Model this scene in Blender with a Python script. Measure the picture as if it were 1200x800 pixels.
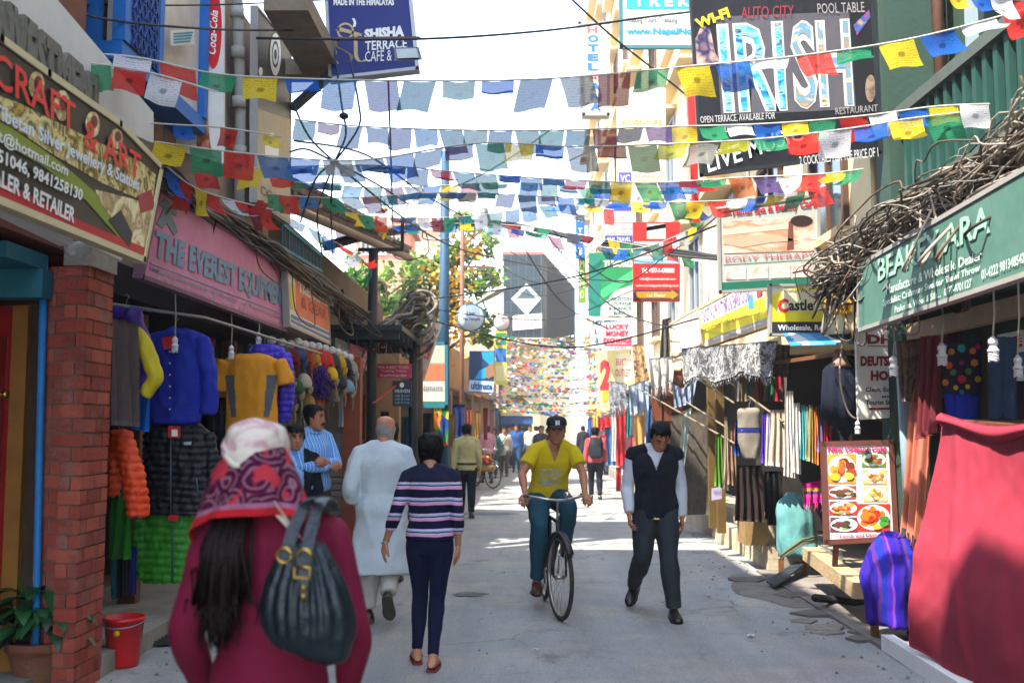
import bpy, bmesh, math, random
from mathutils import Vector as V, Matrix, noise
R = math.radians
sc = bpy.context.scene
for o in list(bpy.data.objects): bpy.data.objects.remove(o)
COL = sc.collection
random.seed(7)
# ---------------------------------------------------------------- camera
F = 1167.0; PCX, PCY = 600.0, 400.0
CAM = V((0, 0, 1.62))
PITCH = math.atan(100 / F); YAW = math.atan(12 / F)
fw = V((-math.sin(YAW) * math.cos(PITCH), math.cos(YAW) * math.cos(PITCH), math.sin(PITCH)))
rt = V((math.cos(YAW), math.sin(YAW), 0)); up = rt.cross(fw)
cd = bpy.data.cameras.new('camera'); cam = bpy.data.objects.new('camera', cd); COL.objects.link(cam)
cam.location = CAM
cam.matrix_world = Matrix(((rt.x, up.x, -fw.x, CAM.x), (rt.y, up.y, -fw.y, CAM.y), (rt.z, up.z, -fw.z, CAM.z), (0, 0, 0, 1)))
cd.sensor_width = 36; cd.lens = 36 * F / 1200; cd.clip_start = 0.05; cd.clip_end = 2000
cd.dof.use_dof = True; cd.dof.focus_distance = 8.6; cd.dof.aperture_fstop = 2.6
sc.camera = cam
# ---------------------------------------------------------------- sky, sun, exposure
SUN = V((-0.50, -0.40, 1.0)).normalized()      # direction towards the sun
w = bpy.data.worlds.new('World'); sc.world = w; w.use_nodes = True
nt = w.node_tree; bg = nt.nodes['Background']
sky = nt.nodes.new('ShaderNodeTexSky'); sky.sky_type = 'NISHITA'; sky.sun_disc = False
sky.sun_elevation = math.asin(SUN.z); sky.sun_rotation = math.atan2(SUN.x, SUN.y)
sky.air_density = 1.0; sky.dust_density = 0.3; sky.ozone_density = 1.0
hs = nt.nodes.new('ShaderNodeHueSaturation'); hs.inputs['Saturation'].default_value = .66      # a hazy valley sky
nt.links.new(sky.outputs[0], hs.inputs['Color']); nt.links.new(hs.outputs[0], bg.inputs[0]); bg.inputs[1].default_value = 0.14
sd = bpy.data.lights.new('sun', 'SUN'); sd.energy = 2.3; sd.angle = R(0.6); sd.color = (1, 0.93, 0.82)
so = bpy.data.objects.new('sun', sd); COL.objects.link(so)
so.rotation_euler = SUN.to_track_quat('Z', 'Y').to_euler(); so.location = (-20, -20, 40)
sc.view_settings.view_transform = 'Standard'; sc.view_settings.look = 'None'
sc.view_settings.exposure = 2.95; sc.view_settings.gamma = 1
sc.render.engine = 'CYCLES'; sc.cycles.use_denoising = True
sc.cycles.max_bounces = 6; sc.cycles.transparent_max_bounces = 12
# ---------------------------------------------------------------- picking points of the place
def ray(px, py): return (fw + rt * ((px - PCX) / F) - up * ((py - PCY) / F))
def P(px, py, Y): d = ray(px, py); return CAM + d * (Y / d.y)
def PX(px, py, x): d = ray(px, py); return CAM + d * (x / d.x)
def G(px, py, z=0.0): d = ray(px, py); return CAM + d * ((z - CAM.z) / d.z)
def hit(px, py, p0, n): d = ray(px, py); return CAM + d * ((p0 - CAM).dot(n) / d.dot(n))
# ---------------------------------------------------------------- materials
def C(h):
 h = h.lstrip('#'); f = lambda c: c / 12.92 if c <= .04045 else ((c + .055) / 1.055) ** 2.4
 return tuple(f(int(h[i:i + 2], 16) / 255) for i in (0, 2, 4)) + (1,)
MATS = {}
def M(name, col, rough=.8, var=.18, scale=6., bump=.0, bscale=40., metal=0., dirt=0., dirtcol='#4a3f33', trans=0., spec=.3, alpha=1., emis=0., coat=0.):
 key = (name, col, rough, var, scale, bump, bscale, metal, dirt, trans, alpha, emis)
 if key in MATS: return MATS[key]
 m = bpy.data.materials.new(name); m.use_nodes = True; MATS[key] = m
 t = m.node_tree; b = t.nodes['Principled BSDF']; N = t.nodes.new; L = t.links.new
 c = C(col) if isinstance(col, str) else tuple(col) + (1,)
 b.inputs['Roughness'].default_value = rough; b.inputs['Metallic'].default_value = metal
 b.inputs['Specular IOR Level'].default_value = spec
 if coat: b.inputs['Coat Weight'].default_value = coat
 tc = N('ShaderNodeTexCoord'); co = tc.outputs['Object']
 last = None
 if var:
  n = N('ShaderNodeTexNoise'); n.inputs['Scale'].default_value = scale; n.inputs['Detail'].default_value = 5; n.inputs['Roughness'].default_value = .65
  L(co, n.inputs['Vector'])
  mr = N('ShaderNodeMapRange'); mr.inputs[1].default_value = .25; mr.inputs[2].default_value = .75
  mr.inputs[3].default_value = 1 - var; mr.inputs[4].default_value = 1 + var * .6
  L(n.outputs['Fac'], mr.inputs[0])
  mx = N('ShaderNodeMix'); mx.data_type = 'RGBA'; mx.blend_type = 'MULTIPLY'; mx.inputs['Factor'].default_value = 1
  mx.inputs['A'].default_value = c; L(mr.outputs[0], mx.inputs['B']); last = mx.outputs['Result']
 if dirt:
  n2 = N('ShaderNodeTexNoise'); n2.inputs['Scale'].default_value = scale * .45 + .6; n2.inputs['Detail'].default_value = 8; n2.inputs['Roughness'].default_value = .7
  L(co, n2.inputs['Vector'])
  mr2 = N('ShaderNodeMapRange'); mr2.inputs[1].default_value = .45; mr2.inputs[2].default_value = .75; mr2.inputs[3].default_value = 0; mr2.inputs[4].default_value = dirt
  L(n2.outputs['Fac'], mr2.inputs[0])
  mx2 = N('ShaderNodeMix'); mx2.data_type = 'RGBA'
  L(mr2.outputs[0], mx2.inputs['Factor'])
  if last: L(last, mx2.inputs['A'])
  else: mx2.inputs['A'].default_value = c
  mx2.inputs['B'].default_value = C(dirtcol); last = mx2.outputs['Result']
 if last: L(last, b.inputs['Base Color'])
 else: b.inputs['Base Color'].default_value = c
 if emis:
  b.inputs['Emission Color'].default_value = c; b.inputs['Emission Strength'].default_value = emis
 if bump:
  n3 = N('ShaderNodeTexNoise'); n3.inputs['Scale'].default_value = bscale; n3.inputs['Detail'].default_value = 4; L(co, n3.inputs['Vector'])
  bp = N('ShaderNodeBump'); bp.inputs['Strength'].default_value = bump; bp.inputs['Distance'].default_value = .02
  L(n3.outputs['Fac'], bp.inputs['Height']); L(bp.outputs[0], b.inputs['Normal'])
 out = t.nodes['Material Output']
 if trans or alpha < 1:
  s = b.outputs[0]
  if trans:
   tr = N('ShaderNodeBsdfTranslucent'); mm = N('ShaderNodeMixShader'); mm.inputs[0].default_value = trans
   if last: L(last, tr.inputs[0])
   else: tr.inputs[0].default_value = c
   L(s, mm.inputs[1]); L(tr.outputs[0], mm.inputs[2]); s = mm.outputs[0]
  if alpha < 1:
   tp = N('ShaderNodeBsdfTransparent'); m2 = N('ShaderNodeMixShader'); m2.inputs[0].default_value = alpha
   L(tp.outputs[0], m2.inputs[1]); L(s, m2.inputs[2]); s = m2.outputs[0]
  L(s, out.inputs[0])
 return m
def cloth(col, var=.12, name='cloth', **k):
 k.setdefault('bump', .25); k.setdefault('bscale', 60)
 return M(name, col, .9, var, 9, spec=.15, **k)
def stripes(name, axis, bands, period, rough=.9, coord='Object', noise_amt=0.0):
 """bands: list of (start fraction, colour) repeated along one object axis"""
 key = (name, axis, tuple(bands), period, coord)
 if key in MATS: return MATS[key]
 m = bpy.data.materials.new(name); m.use_nodes = True; MATS[key] = m
 t = m.node_tree; b = t.nodes['Principled BSDF']; N = t.nodes.new; L = t.links.new
 b.inputs['Roughness'].default_value = rough; b.inputs['Specular IOR Level'].default_value = .15
 tc = N('ShaderNodeTexCoord'); sp = N('ShaderNodeSeparateXYZ'); src = tc.outputs[coord]
 if noise_amt:
  nz = N('ShaderNodeTexNoise'); nz.inputs['Scale'].default_value = 6; L(src, nz.inputs['Vector'])
  va = N('ShaderNodeVectorMath'); va.operation = 'MULTIPLY_ADD'; va.inputs[1].default_value = (noise_amt,) * 3
  L(nz.outputs['Color'], va.inputs[0]); L(src, va.inputs[2]); src = va.outputs[0]
 L(src, sp.inputs[0])
 dv = N('ShaderNodeMath'); dv.operation = 'DIVIDE'; dv.inputs[1].default_value = period; L(sp.outputs[axis], dv.inputs[0])
 fr = N('ShaderNodeMath'); fr.operation = 'FRACT'; L(dv.outputs[0], fr.inputs[0])
 cr = N('ShaderNodeValToRGB'); cr.color_ramp.interpolation = 'CONSTANT'
 e = cr.color_ramp.elements
 while len(e) < len(bands): e.new(.5)
 for el, (p, c) in zip(e, bands): el.position = p; el.color = C(c)
 L(fr.outputs[0], cr.inputs[0])
 n = N('ShaderNodeTexNoise'); n.inputs['Scale'].default_value = 12; n.inputs['Detail'].default_value = 4; L(tc.outputs['Object'], n.inputs['Vector'])
 mr = N('ShaderNodeMapRange'); mr.inputs[3].default_value = .8; mr.inputs[4].default_value = 1.15; L(n.outputs['Fac'], mr.inputs[0])
 mx = N('ShaderNodeMix'); mx.data_type = 'RGBA'; mx.blend_type = 'MULTIPLY'; mx.inputs['Factor'].default_value = 1
 L(cr.outputs[0], mx.inputs['A']); L(mr.outputs[0], mx.inputs['B']); L(mx.outputs['Result'], b.inputs['Base Color'])
 return m
def mottle(name, cols, scale=8, rough=.8, distort=0., detail=3., trans=0., stretch=(1, 1, 1), kind='noise'):
 """a print or weave of several colours mixed by noise cells"""
 key = (name, tuple(cols), scale, kind)
 if key in MATS: return MATS[key]
 m = bpy.data.materials.new(name); m.use_nodes = True; MATS[key] = m
 t = m.node_tree; b = t.nodes['Principled BSDF']; N = t.nodes.new; L = t.links.new
 b.inputs['Roughness'].default_value = rough; b.inputs['Specular IOR Level'].default_value = .2
 tc = N('ShaderNodeTexCoord'); mp = N('ShaderNodeMapping'); mp.inputs['Scale'].default_value = stretch; L(tc.outputs['Object'], mp.inputs[0])
 if kind == 'voronoi':
  n = N('ShaderNodeTexVoronoi'); n.inputs['Scale'].default_value = scale; L(mp.outputs[0], n.inputs['Vector'])
  sp = N('ShaderNodeSeparateColor'); L(n.outputs['Color'], sp.inputs[0]); fac = sp.outputs[0]
 else:
  n = N('ShaderNodeTexNoise'); n.inputs['Scale'].default_value = scale; n.inputs['Detail'].default_value = detail; n.inputs['Distortion'].default_value = distort
  L(mp.outputs[0], n.inputs['Vector'])
  mr = N('ShaderNodeMapRange'); mr.inputs[1].default_value = .28; mr.inputs[2].default_value = .72; L(n.outputs['Fac'], mr.inputs[0]); fac = mr.outputs[0]
 cr = N('ShaderNodeValToRGB'); cr.color_ramp.interpolation = 'CONSTANT' if kind == 'voronoi' else 'LINEAR'
 e = cr.color_ramp.elements
 while len(e) < len(cols): e.new(.5)
 for i, (el, c) in enumerate(zip(e, cols)): el.position = i / len(cols) if kind == 'voronoi' else i / (len(cols) - 1); el.color = C(c)
 L(fac, cr.inputs[0]); L(cr.outputs[0], b.inputs['Base Color'])
 return m
# ---------------------------------------------------------------- objects
def tag(o, label=None, cat=None, group=None, kind=None):
 if label: o['label'] = label
 if cat: o['category'] = cat
 if group: o['group'] = group
 if kind: o['kind'] = kind
 return o
def thing(name, label, cat, loc=(0, 0, 0), rz=0., group=None):
 o = bpy.data.objects.new(name, None); COL.objects.link(o); o.location = loc; o.rotation_euler = (0, 0, rz); o.empty_display_size = .1
 return tag(o, label, cat, group)
def copy_tree(o, parent=None):
 c = o.copy(); COL.objects.link(c); c.parent = parent
 for ch in list(o.children): copy_tree(ch, c)
 return c
def frame_of(p):
 """world offset of a (never rotated) parent chain"""
 v = V((0, 0, 0))
 while p is not None: v += V(p.location); p = p.parent
 return v
class MB:
 def __init__(s): s.v = []; s.f = []; s.m = []; s.mi = 0; s.smooth = False; s.sm = []
 def add(s, vs, fs):
  n = len(s.v); s.v += [V(p) for p in vs]
  for f in fs: s.f.append([i + n for i in f]); s.m.append(s.mi); s.sm.append(s.smooth)
  return s
 def box(s, c, d, rz=0., mat=None):
  x, y, z = d[0] / 2, d[1] / 2, d[2] / 2
  vs = [V((a, b, e)) for e in (-z, z) for b in (-y, y) for a in (-x, x)]
  if rz: r = Matrix.Rotation(rz, 3, 'Z'); vs = [r @ q for q in vs]
  if mat: vs = [mat @ q for q in vs]
  return s.add([q + V(c) for q in vs], [(0, 2, 3, 1), (4, 5, 7, 6), (0, 1, 5, 4), (2, 6, 7, 3), (0, 4, 6, 2), (1, 3, 7, 5)])
 def bx(s, a, b):
  a = V(a); b = V(b); return s.box((a + b) / 2, [abs(b[i] - a[i]) for i in range(3)])
 def slab(s, pts, off):
  """prism of a polygon moved by the vector off"""
  n = len(pts); off = V(off); pts = [V(p) for p in pts]
  fs = [list(range(n)), list(range(2 * n - 1, n - 1, -1))] + [(i, i + n, (i + 1) % n + n, (i + 1) % n) for i in range(n)]
  return s.add(pts + [p + off for p in pts], fs)
 def tube(s, path, r, n=8, cap=True):
  path = [V(p) for p in path]; k = len(path); rs = r if hasattr(r, '__len__') else [r] * k
  vs = []; prev = None
  for i, p in enumerate(path):
   d = (path[min(i + 1, k - 1)] - path[max(i - 1, 0)])
   d = d.normalized() if d.length > 1e-9 else V((0, 0, 1))
   if prev is None:
    a = d.cross(V((0, 0, 1)) if abs(d.z) < .9 else V((1, 0, 0))).normalized()
   else:
    a = prev - d * prev.dot(d); a = a.normalized() if a.length > 1e-6 else d.orthogonal().normalized()
   prev = a; b = d.cross(a)
   for j in range(n):
    t = 2 * math.pi * j / n; vs.append(p + (a * math.cos(t) + b * math.sin(t)) * rs[i])
  fs = [(i * n + j, i * n + (j + 1) % n, (i + 1) * n + (j + 1) % n, (i + 1) * n + j) for i in range(k - 1) for j in range(n)]
  if cap: fs += [list(range(n - 1, -1, -1)), list(range((k - 1) * n, k * n))]
  sm = s.smooth; s.smooth = True; s.add(vs, fs); s.smooth = sm; return s
 def bar(s, a, b, w, h=None):
  a = V(a); b = V(b); d = (b - a).normalized(); h = h or w
  q = d.cross(V((0, 0, 1)) if abs(d.z) < .95 else V((0, 1, 0))).normalized(); e = q.cross(d)
  vs = [p + q * (i * w / 2) + e * (j * h / 2) for p in (a, b) for i, j in ((-1, -1), (1, -1), (1, 1), (-1, 1))]
  return s.add(vs, [(0, 1, 2, 3), (7, 6, 5, 4)] + [(i, i + 4, (i + 1) % 4 + 4, (i + 1) % 4) for i in range(4)])
 def cyl(s, a, b, r0, r1=None, n=16): return s.tube([a, b], [r0, r0 if r1 is None else r1], n)
 def loft(s, rings, cap=True, close=False):
  n = len(rings[0]); k = len(rings); vs = [p for r in rings for p in r]
  fs = [(i * n + j, i * n + (j + 1) % n, (i + 1) * n + (j + 1) % n, (i + 1) * n + j) for i in range(k - 1) for j in range(n)]
  if cap: fs += [list(range(n - 1, -1, -1)), list(range((k - 1) * n, k * n))]
  return s.add(vs, fs)
 def grid(s, fn, nu, nv):
  vs = [fn(i / nu, j / nv) for j in range(nv + 1) for i in range(nu + 1)]
  return s.add(vs, [(j * (nu + 1) + i, j * (nu + 1) + i + 1, (j + 1) * (nu + 1) + i + 1, (j + 1) * (nu + 1) + i) for j in range(nv) for i in range(nu)])
 def ball(s, c, r, n=12, m=8, sq=None):
  c = V(c); rr = (r, r, r) if not hasattr(r, '__len__') else r; rings = []
  for i in range(m + 1):
   ph = -math.pi / 2 + math.pi * (i * .98 + .01 * m) / m; rings.append([c + V((math.cos(ph) * math.cos(2 * math.pi * j / n) * rr[0], math.cos(ph) * math.sin(2 * math.pi * j / n) * rr[1], math.sin(ph) * rr[2])) for j in range(n)])
  sm = s.smooth; s.smooth = True; s.loft(rings); s.smooth = sm; return s
 def mesh(s, name, mats, org=V((0, 0, 0))):
  me = bpy.data.meshes.new(name)
  me.from_pydata([p - org for p in s.v], [], s.f)
  for m in (mats if isinstance(mats, (list, tuple)) else [mats]): me.materials.append(m)
  me.polygons.foreach_set('material_index', s.m); me.polygons.foreach_set('use_smooth', s.sm)
  me.validate(); me.update(); return me
 def build(s, name, mats, parent=None, org=None):
  """world-space vertices; the parent chain is never rotated when this is used"""
  if parent is not None: org = frame_of(parent) if org is None else V(org)
  else: org = V(org) if org is not None else V((0, 0, 0))
  o = bpy.data.objects.new(name, s.mesh(name, mats, org)); COL.objects.link(o)
  if parent is not None: o.parent = parent; o.location = org - frame_of(parent)
  else: o.location = org
  return o
def recenter(vs):
 xs = [p.x for p in vs]; ys = [p.y for p in vs]; zs = [p.z for p in vs]
 return V(((min(xs) + max(xs)) / 2, (min(ys) + max(ys)) / 2, min(zs)))
def single(name, mb, mats, label, cat, group=None, kind=None):
 """a thing that is one mesh, its origin at its base"""
 return tag(mb.build(name, mats, None, recenter(mb.v)), label, cat, group, kind)
def spline(pts, n):
 """Catmull-Rom through pts (tuples of any size)"""
 pts = [tuple(p) for p in pts]; k = len(pts); out = []
 for i in range(n + 1):
  t = i / n * (k - 1); a = min(int(t), k - 2); u = t - a
  p0, p1, p2, p3 = pts[max(a - 1, 0)], pts[a], pts[a + 1], pts[min(a + 2, k - 1)]
  out.append(tuple(.5 * (2 * q1 + (q2 - q0) * u + (2 * q0 - 5 * q1 + 4 * q2 - q3) * u * u + (3 * q1 - q0 - 3 * q2 + q3) * u ** 3) for q0, q1, q2, q3 in zip(p0, p1, p2, p3)))
 return out
# ---------------------------------------------------------------- lettering
TXT = {}
def text_geo(s, bold):
 k = (s, bold)
 if k in TXT: return TXT[k]
 c = bpy.data.curves.new('t', 'FONT'); c.body = s; c.resolution_u = 2; c.fill_mode = 'FRONT'; c.offset = bold
 o = bpy.data.objects.new('t', c); me = o.to_mesh()
 vs = [(p.co.x, p.co.y) for p in me.vertices]; fs = [list(p.vertices) for p in me.polygons]
 o.to_mesh_clear(); bpy.data.objects.remove(o); bpy.data.curves.remove(c)
 x0 = min(p[0] for p in vs); x1 = max(p[0] for p in vs); y0 = min(p[1] for p in vs); y1 = max(p[1] for p in vs)
 TXT[k] = ([((x - x0) / (x1 - x0), (y1 - y) / max(y1 - y0, 1e-6)) for x, y in vs], fs); return TXT[k]
def lerp(a, b, t): return a + (b - a) * t
class Sign:
 """a board on a plane; everything printed on it lies on that plane"""
 def __init__(s, name, label, cat, px, plane, mat, thick=.04, frame=None, fw_=.03, group=None, back=None):
  k, val = plane
  if k == 'x': s.p0 = V((val, 0, 0)); s.n = V((1, 0, 0))
  elif k == 'y': s.p0 = V((0, val, 0)); s.n = V((0, 1, 0))
  else: s.p0 = V(val[0]); s.n = V(val[1]).normalized()
  pts = [hit(x, y, s.p0, s.n) for x, y in px]; s.c = sum(pts, V((0, 0, 0))) / len(pts)
  if s.n.dot(CAM - s.c) < 0: s.n = -s.n
  s.pts = pts
  s.t = thing(name, label, cat, recenter(pts), group=group)
  s.board = MB().slab(pts, -s.n * thick).build('board', mat, s.t)
  if frame:
   f = MB()
   for a, b in zip(pts, pts[1:] + pts[:1]):
    d = (b - a).normalized() * (fw_ / 2); f.add(*s._rail(a - d, b + d, fw_, thick))
   f.build('frame', frame, s.t)
 def _rail(s, a, b, w_, th):
  q = (b - a).normalized().cross(s.n) * (w_ / 2); u = s.n * (th + .014) ; o = s.n * .010
  vs = [p + e * q + o - g * u for p in (a, b) for e, g in ((-1, 0), (1, 0), (1, 1), (-1, 1))]
  return vs, [(0, 1, 2, 3), (7, 6, 5, 4)] + [(i, i + 4, (i + 1) % 4 + 4, (i + 1) % 4) for i in range(4)]
 def at(s, x, y, lift=0.): return hit(x, y, s.p0, s.n) + s.n * lift
 def _q(s, q):
  if len(q) == 4 and not hasattr(q[0], '__len__'): x0, y0, x1, y1 = q; q = ((x0, y0), (x1, y0), (x1, y1), (x0, y1))
  return [s.at(*p) for p in q]
 def poly(s, px, mat, lift=.004, name='printed_patch'):
  pts = [s.at(x, y, lift) for x, y in (px if hasattr(px[0], '__len__') else ((px[0], px[1]), (px[2], px[1]), (px[2], px[3]), (px[0], px[3])))]
  n = len(pts); m = MB().slab(pts, -s.n * (lift * .8)); return m.build(name, mat, s.t)
 def disc(s, cx, cy, rx, ry, mat, lift=.006, name='printed_disc', n=28):
  return s.poly([(cx + rx * math.cos(2 * math.pi * i / n), cy + ry * math.sin(2 * math.pi * i / n)) for i in range(n)], mat, lift, name)
 def ring(s, cx, cy, rx, ry, th, mat, lift=.006, name='printed_ring', n=28):
  m = MB(); a = [2 * math.pi * i / n for i in range(n)]
  vs = [s.at(cx + (rx - k) * math.cos(t), cy + (ry - k * ry / rx) * math.sin(t), lift) for k in (0, th) for t in a]
  m.add(vs, [(i, (i + 1) % n, (i + 1) % n + n, i + n) for i in range(n)]); return m.build(name, mat, s.t)
 def text(s, body, q, mat, lift=.009, bold=.0, name='lettering', depth=0.):
  vs, fs = text_geo(body, bold); a, b, c, d = s._q(q)
  pt = lambda u, v: lerp(lerp(a, b, u), lerp(d, c, u), v) + s.n * lift
  W = [pt(u, v) for u, v in vs]; m = MB(); m.add(W, fs)
  if depth:
   m.add([p - s.n * depth for p in W], fs)
   ed = {}
   for f in fs:
    for i in range(len(f)):
     e = (f[i], f[(i + 1) % len(f)]); ed[tuple(sorted(e))] = None if tuple(sorted(e)) in ed else e
   n = len(W); m.add(W + [p - s.n * depth for p in W], [(e[0], e[1], e[1] + n, e[0] + n) for e in ed.values() if e])
  return m.build(name, mat, s.t)
 def column(s, body, x, y0, y1, w_, mat, bold=.0, lift=.009):
  m = MB(); n = len(body)
  for i, ch in enumerate(body):
   if ch == ' ': continue
   vs, fs = text_geo(ch, bold); a, b, c, d = s._q((x - w_ / 2, y0 + (y1 - y0) * (i + .1) / n, x + w_ / 2, y0 + (y1 - y0) * (i + .9) / n))
   m.add([lerp(lerp(a, b, u), lerp(d, c, u), v) + s.n * lift for u, v in vs], fs)
  return m.build('lettering', mat, s.t)
# ================================================================ ground, road, pavements
def asphalt():
 m = bpy.data.materials.new('worn_asphalt'); m.use_nodes = True; t = m.node_tree; b = t.nodes['Principled BSDF']; N = t.nodes.new; L = t.links.new
 b.inputs['Roughness'].default_value = .85; b.inputs['Specular IOR Level'].default_value = .3
 tc = N('ShaderNodeTexCoord'); co = tc.outputs['Object']
 def nz(s, d=6, ro=.6, dist=0., stretch=None):
  n = N('ShaderNodeTexNoise'); n.inputs['Scale'].default_value = s; n.inputs['Detail'].default_value = d; n.inputs['Roughness'].default_value = ro; n.inputs['Distortion'].default_value = dist
  if stretch: mp = N('ShaderNodeMapping'); mp.inputs['Scale'].default_value = stretch; L(co, mp.inputs[0]); L(mp.outputs[0], n.inputs['Vector'])
  else: L(co, n.inputs['Vector'])
  return n.outputs['Fac']
 def ramp(f, stops):
  r = N('ShaderNodeValToRGB'); e = r.color_ramp.elements
  while len(e) < len(stops): e.new(.5)
  for el, (p, c) in zip(e, stops): el.position = p; el.color = C(c)
  L(f, r.inputs[0]); return r.outputs[0]
 def mix(a, bb, fac, mode='MIX'):
  x = N('ShaderNodeMix'); x.data_type = 'RGBA'; x.blend_type = mode
  if hasattr(fac, 'node'): L(fac, x.inputs['Factor'])
  else: x.inputs['Factor'].default_value = fac
  L(a, x.inputs['A']); L(bb, x.inputs['B']); return x.outputs['Result']
 def rng(f, a, c, lo=0., hi=1.):
  r = N('ShaderNodeMapRange'); r.inputs[1].default_value = a; r.inputs[2].default_value = c; r.inputs[3].default_value = lo; r.inputs[4].default_value = hi; L(f, r.inputs[0]); return r.outputs[0]
 base = ramp(nz(.55, 7, .62, .4), [(.25, '#8c8f8d'), (.5, '#9fa19f'), (.75, '#adadaa')])
 dust = ramp(nz(3.5, 6), [(.3, '#a8a297'), (.7, '#bdb4a4')])
 c = mix(base, dust, rng(nz(1.3, 10, .75, .3), .46, .62, 0, .8))
 c = mix(c, ramp(nz(1.7, 6, .7, .6), [(0, '#54565a'), (1, '#5f6062')]), rng(nz(1.1, 10, .75, .4), .57, .66, 0, .6))
 c = mix(c, ramp(nz(1.2, 5, .6, 0, (2.2, .25, 1)), [(.35, '#ffffff'), (.68, '#dfdfde')]), 1., 'MULTIPLY')
 grit = ramp(nz(60, 5, .75), [(.3, '#8f8f8d'), (.7, '#ffffff')]); c = mix(c, grit, .7, 'MULTIPLY')
 vo = N('ShaderNodeTexVoronoi'); vo.feature = 'DISTANCE_TO_EDGE'; vo.inputs['Scale'].default_value = .75
 wv = N('ShaderNodeVectorMath'); wv.operation = 'MULTIPLY_ADD'; wv.inputs[1].default_value = (.5, .5, .5)
 nn = N('ShaderNodeTexNoise'); nn.inputs['Scale'].default_value = 2.2; nn.inputs['Detail'].default_value = 5; L(co, nn.inputs['Vector']); L(nn.outputs['Color'], wv.inputs[0]); L(co, wv.inputs[2]); L(wv.outputs[0], vo.inputs['Vector'])
 crack = rng(vo.outputs['Distance'], .0, .012, 1, 0); mm = N('ShaderNodeMath'); mm.operation = 'MULTIPLY'; L(crack, mm.inputs[0]); L(rng(nz(.6, 4), .5, .62), mm.inputs[1])
 dk = N('ShaderNodeRGB'); dk.outputs[0].default_value = C('#3a3a3a'); m3 = N('ShaderNodeMath'); m3.operation = 'MULTIPLY'; m3.inputs[1].default_value = .7; L(mm.outputs[0], m3.inputs[0])
 c = mix(c, dk.outputs[0], m3.outputs[0])
 L(c, b.inputs['Base Color'])
 bp = N('ShaderNodeBump'); bp.inputs['Strength'].default_value = .5; bp.inputs['Distance'].default_value = .01; L(nz(45, 5, .7), bp.inputs['Height'])
 bp2 = N('ShaderNodeBump'); bp2.inputs['Strength'].default_value = .3; bp2.inputs['Distance'].default_value = .03; L(nz(1.6, 5), bp2.inputs['Height']); L(bp2.outputs[0], bp.inputs['Normal']); L(bp.outputs[0], b.inputs['Normal'])
 return m
ASPH = asphalt()
CONC = M('concrete', '#8f8a80', .9, .25, 3, .4, 30, dirt=.6)
LITE = M('pale_stone', '#b9aa90', .9, .2, 4, .35, 25, dirt=.45, dirtcol='#6b5b45')
DIRT = M('packed_dirt', '#77706a', .95, .3, 2.5, .6, 18, dirt=.7, dirtcol='#50463c')
single('ground', MB().bx((-400, -60, -.5), (400, 700, -.012)), M('earth', '#7d7264', .95, .3, .3), None, None, kind='structure')
def wav(x, y): return .02 * noise.noise(V((x * .7, y * .5, 3))) + .012 * noise.noise(V((x * 2.1, y * 1.6, 9)))
rd = MB(); rd.smooth = True
rd.grid(lambda u, v: V((lerp(-3.3, 2.86, u), lerp(-8, 75, v * v * .6 + v * .4), .004 + wav(lerp(-3.3, 2.86, u), lerp(-8, 75, v * v * .6 + v * .4)) * .6)), 30, 160)
o = rd.build('road', ASPH); o['kind'] = 'structure'
# patched pothole, darker smoother patches and a manhole in the road
def patch(name, px, py, rx, ry, mat, seed, zz=.012):
 c = G(px, py); m = MB(); n = 40
 vs = []
 for k in (1., .55, .15):
  for i in range(n):
   a = 2 * math.pi * i / n; q = k * (1 + .35 * noise.noise(V((math.cos(a) * 1.7, math.sin(a) * 1.7, seed))))
   x, y = c.x + rx * q * math.cos(a), c.y + ry * q * math.sin(a); vs.append((x, y, .004 + wav(x, y) * .6 + zz * (.35 if k == 1 else 1) + .008 * noise.noise(V((x * 14, y * 14, seed)))))
 m.add(vs, [(j * n + i, j * n + (i + 1) % n, (j + 1) * n + (i + 1) % n, (j + 1) * n + i) for j in range(2) for i in range(n)] + [list(range(2 * n, 3 * n))])
 o = m.build(name, mat); o['kind'] = 'structure'; return o
TAR = M('tar_patch', '#55534f', .85, .3, 9, .8, 25, dirt=.6, dirtcol='#8a8478')
patch('road_patch', 551, 697, .17, .13, TAR, 2); patch('road_patch', 568, 602, .62, .35, M('dark_asphalt', '#4d5358', .6, .3, 4, .5, 25), 5)
patch('road_patch', 520, 590, .5, .3, M('dark_asphalt', '#4d5358', .6, .3, 4, .5, 25), 8); patch('road_patch', 985, 705, .45, .7, DIRT, 11); patch('road_patch', 905, 690, .4, .9, DIRT, 15)
patch('road_patch', 340, 640, .6, 1.2, DIRT, 21)
# the paved strip before the shops on the sunny side and the dusty pavement on the other
def blocks(parent, name, x0, x1, y0, y1, z0, z1, n, mat, seed=1, gap=.012):
 r = random.Random(seed)
 ys = [y0 + (y1 - y0) * (i + (r.uniform(-.18, .18) if 0 < i < n else 0)) / n for i in range(n + 1)]
 for a, b in zip(ys, ys[1:]):
  j = r.uniform(-.012, .012); m = MB().bx((x0 + j, a + gap / 2, z0), (x1 + j, b - gap / 2, z1 + r.uniform(-.012, .012)))
  m.build(name, mat, parent)
pv = single('pavement', MB().bx((2.9, 11.4, -.3), (3.6, 46, .24)), CONC, None, None, kind='structure')
blocks(pv, 'kerb_stone', 2.78, 2.897, 11.4, 30, -.3, .27, 22, LITE, 3)
sl = thing('shop_plinth', 'long raised stone plinth under the shawl stalls with a bright worn edge', 'plinth', (3.2, 12, 0))
blocks(sl, 'plinth_stone', 3.05, 3.6, 12.9, 24, .245, .45, 9, LITE, 5)
pv2 = single('pavement', MB().bx((2.62, 5.5, -.3), (3.4, 11.36, .03)), DIRT, None, None, kind='structure')
r_ = random.Random(4)
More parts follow.
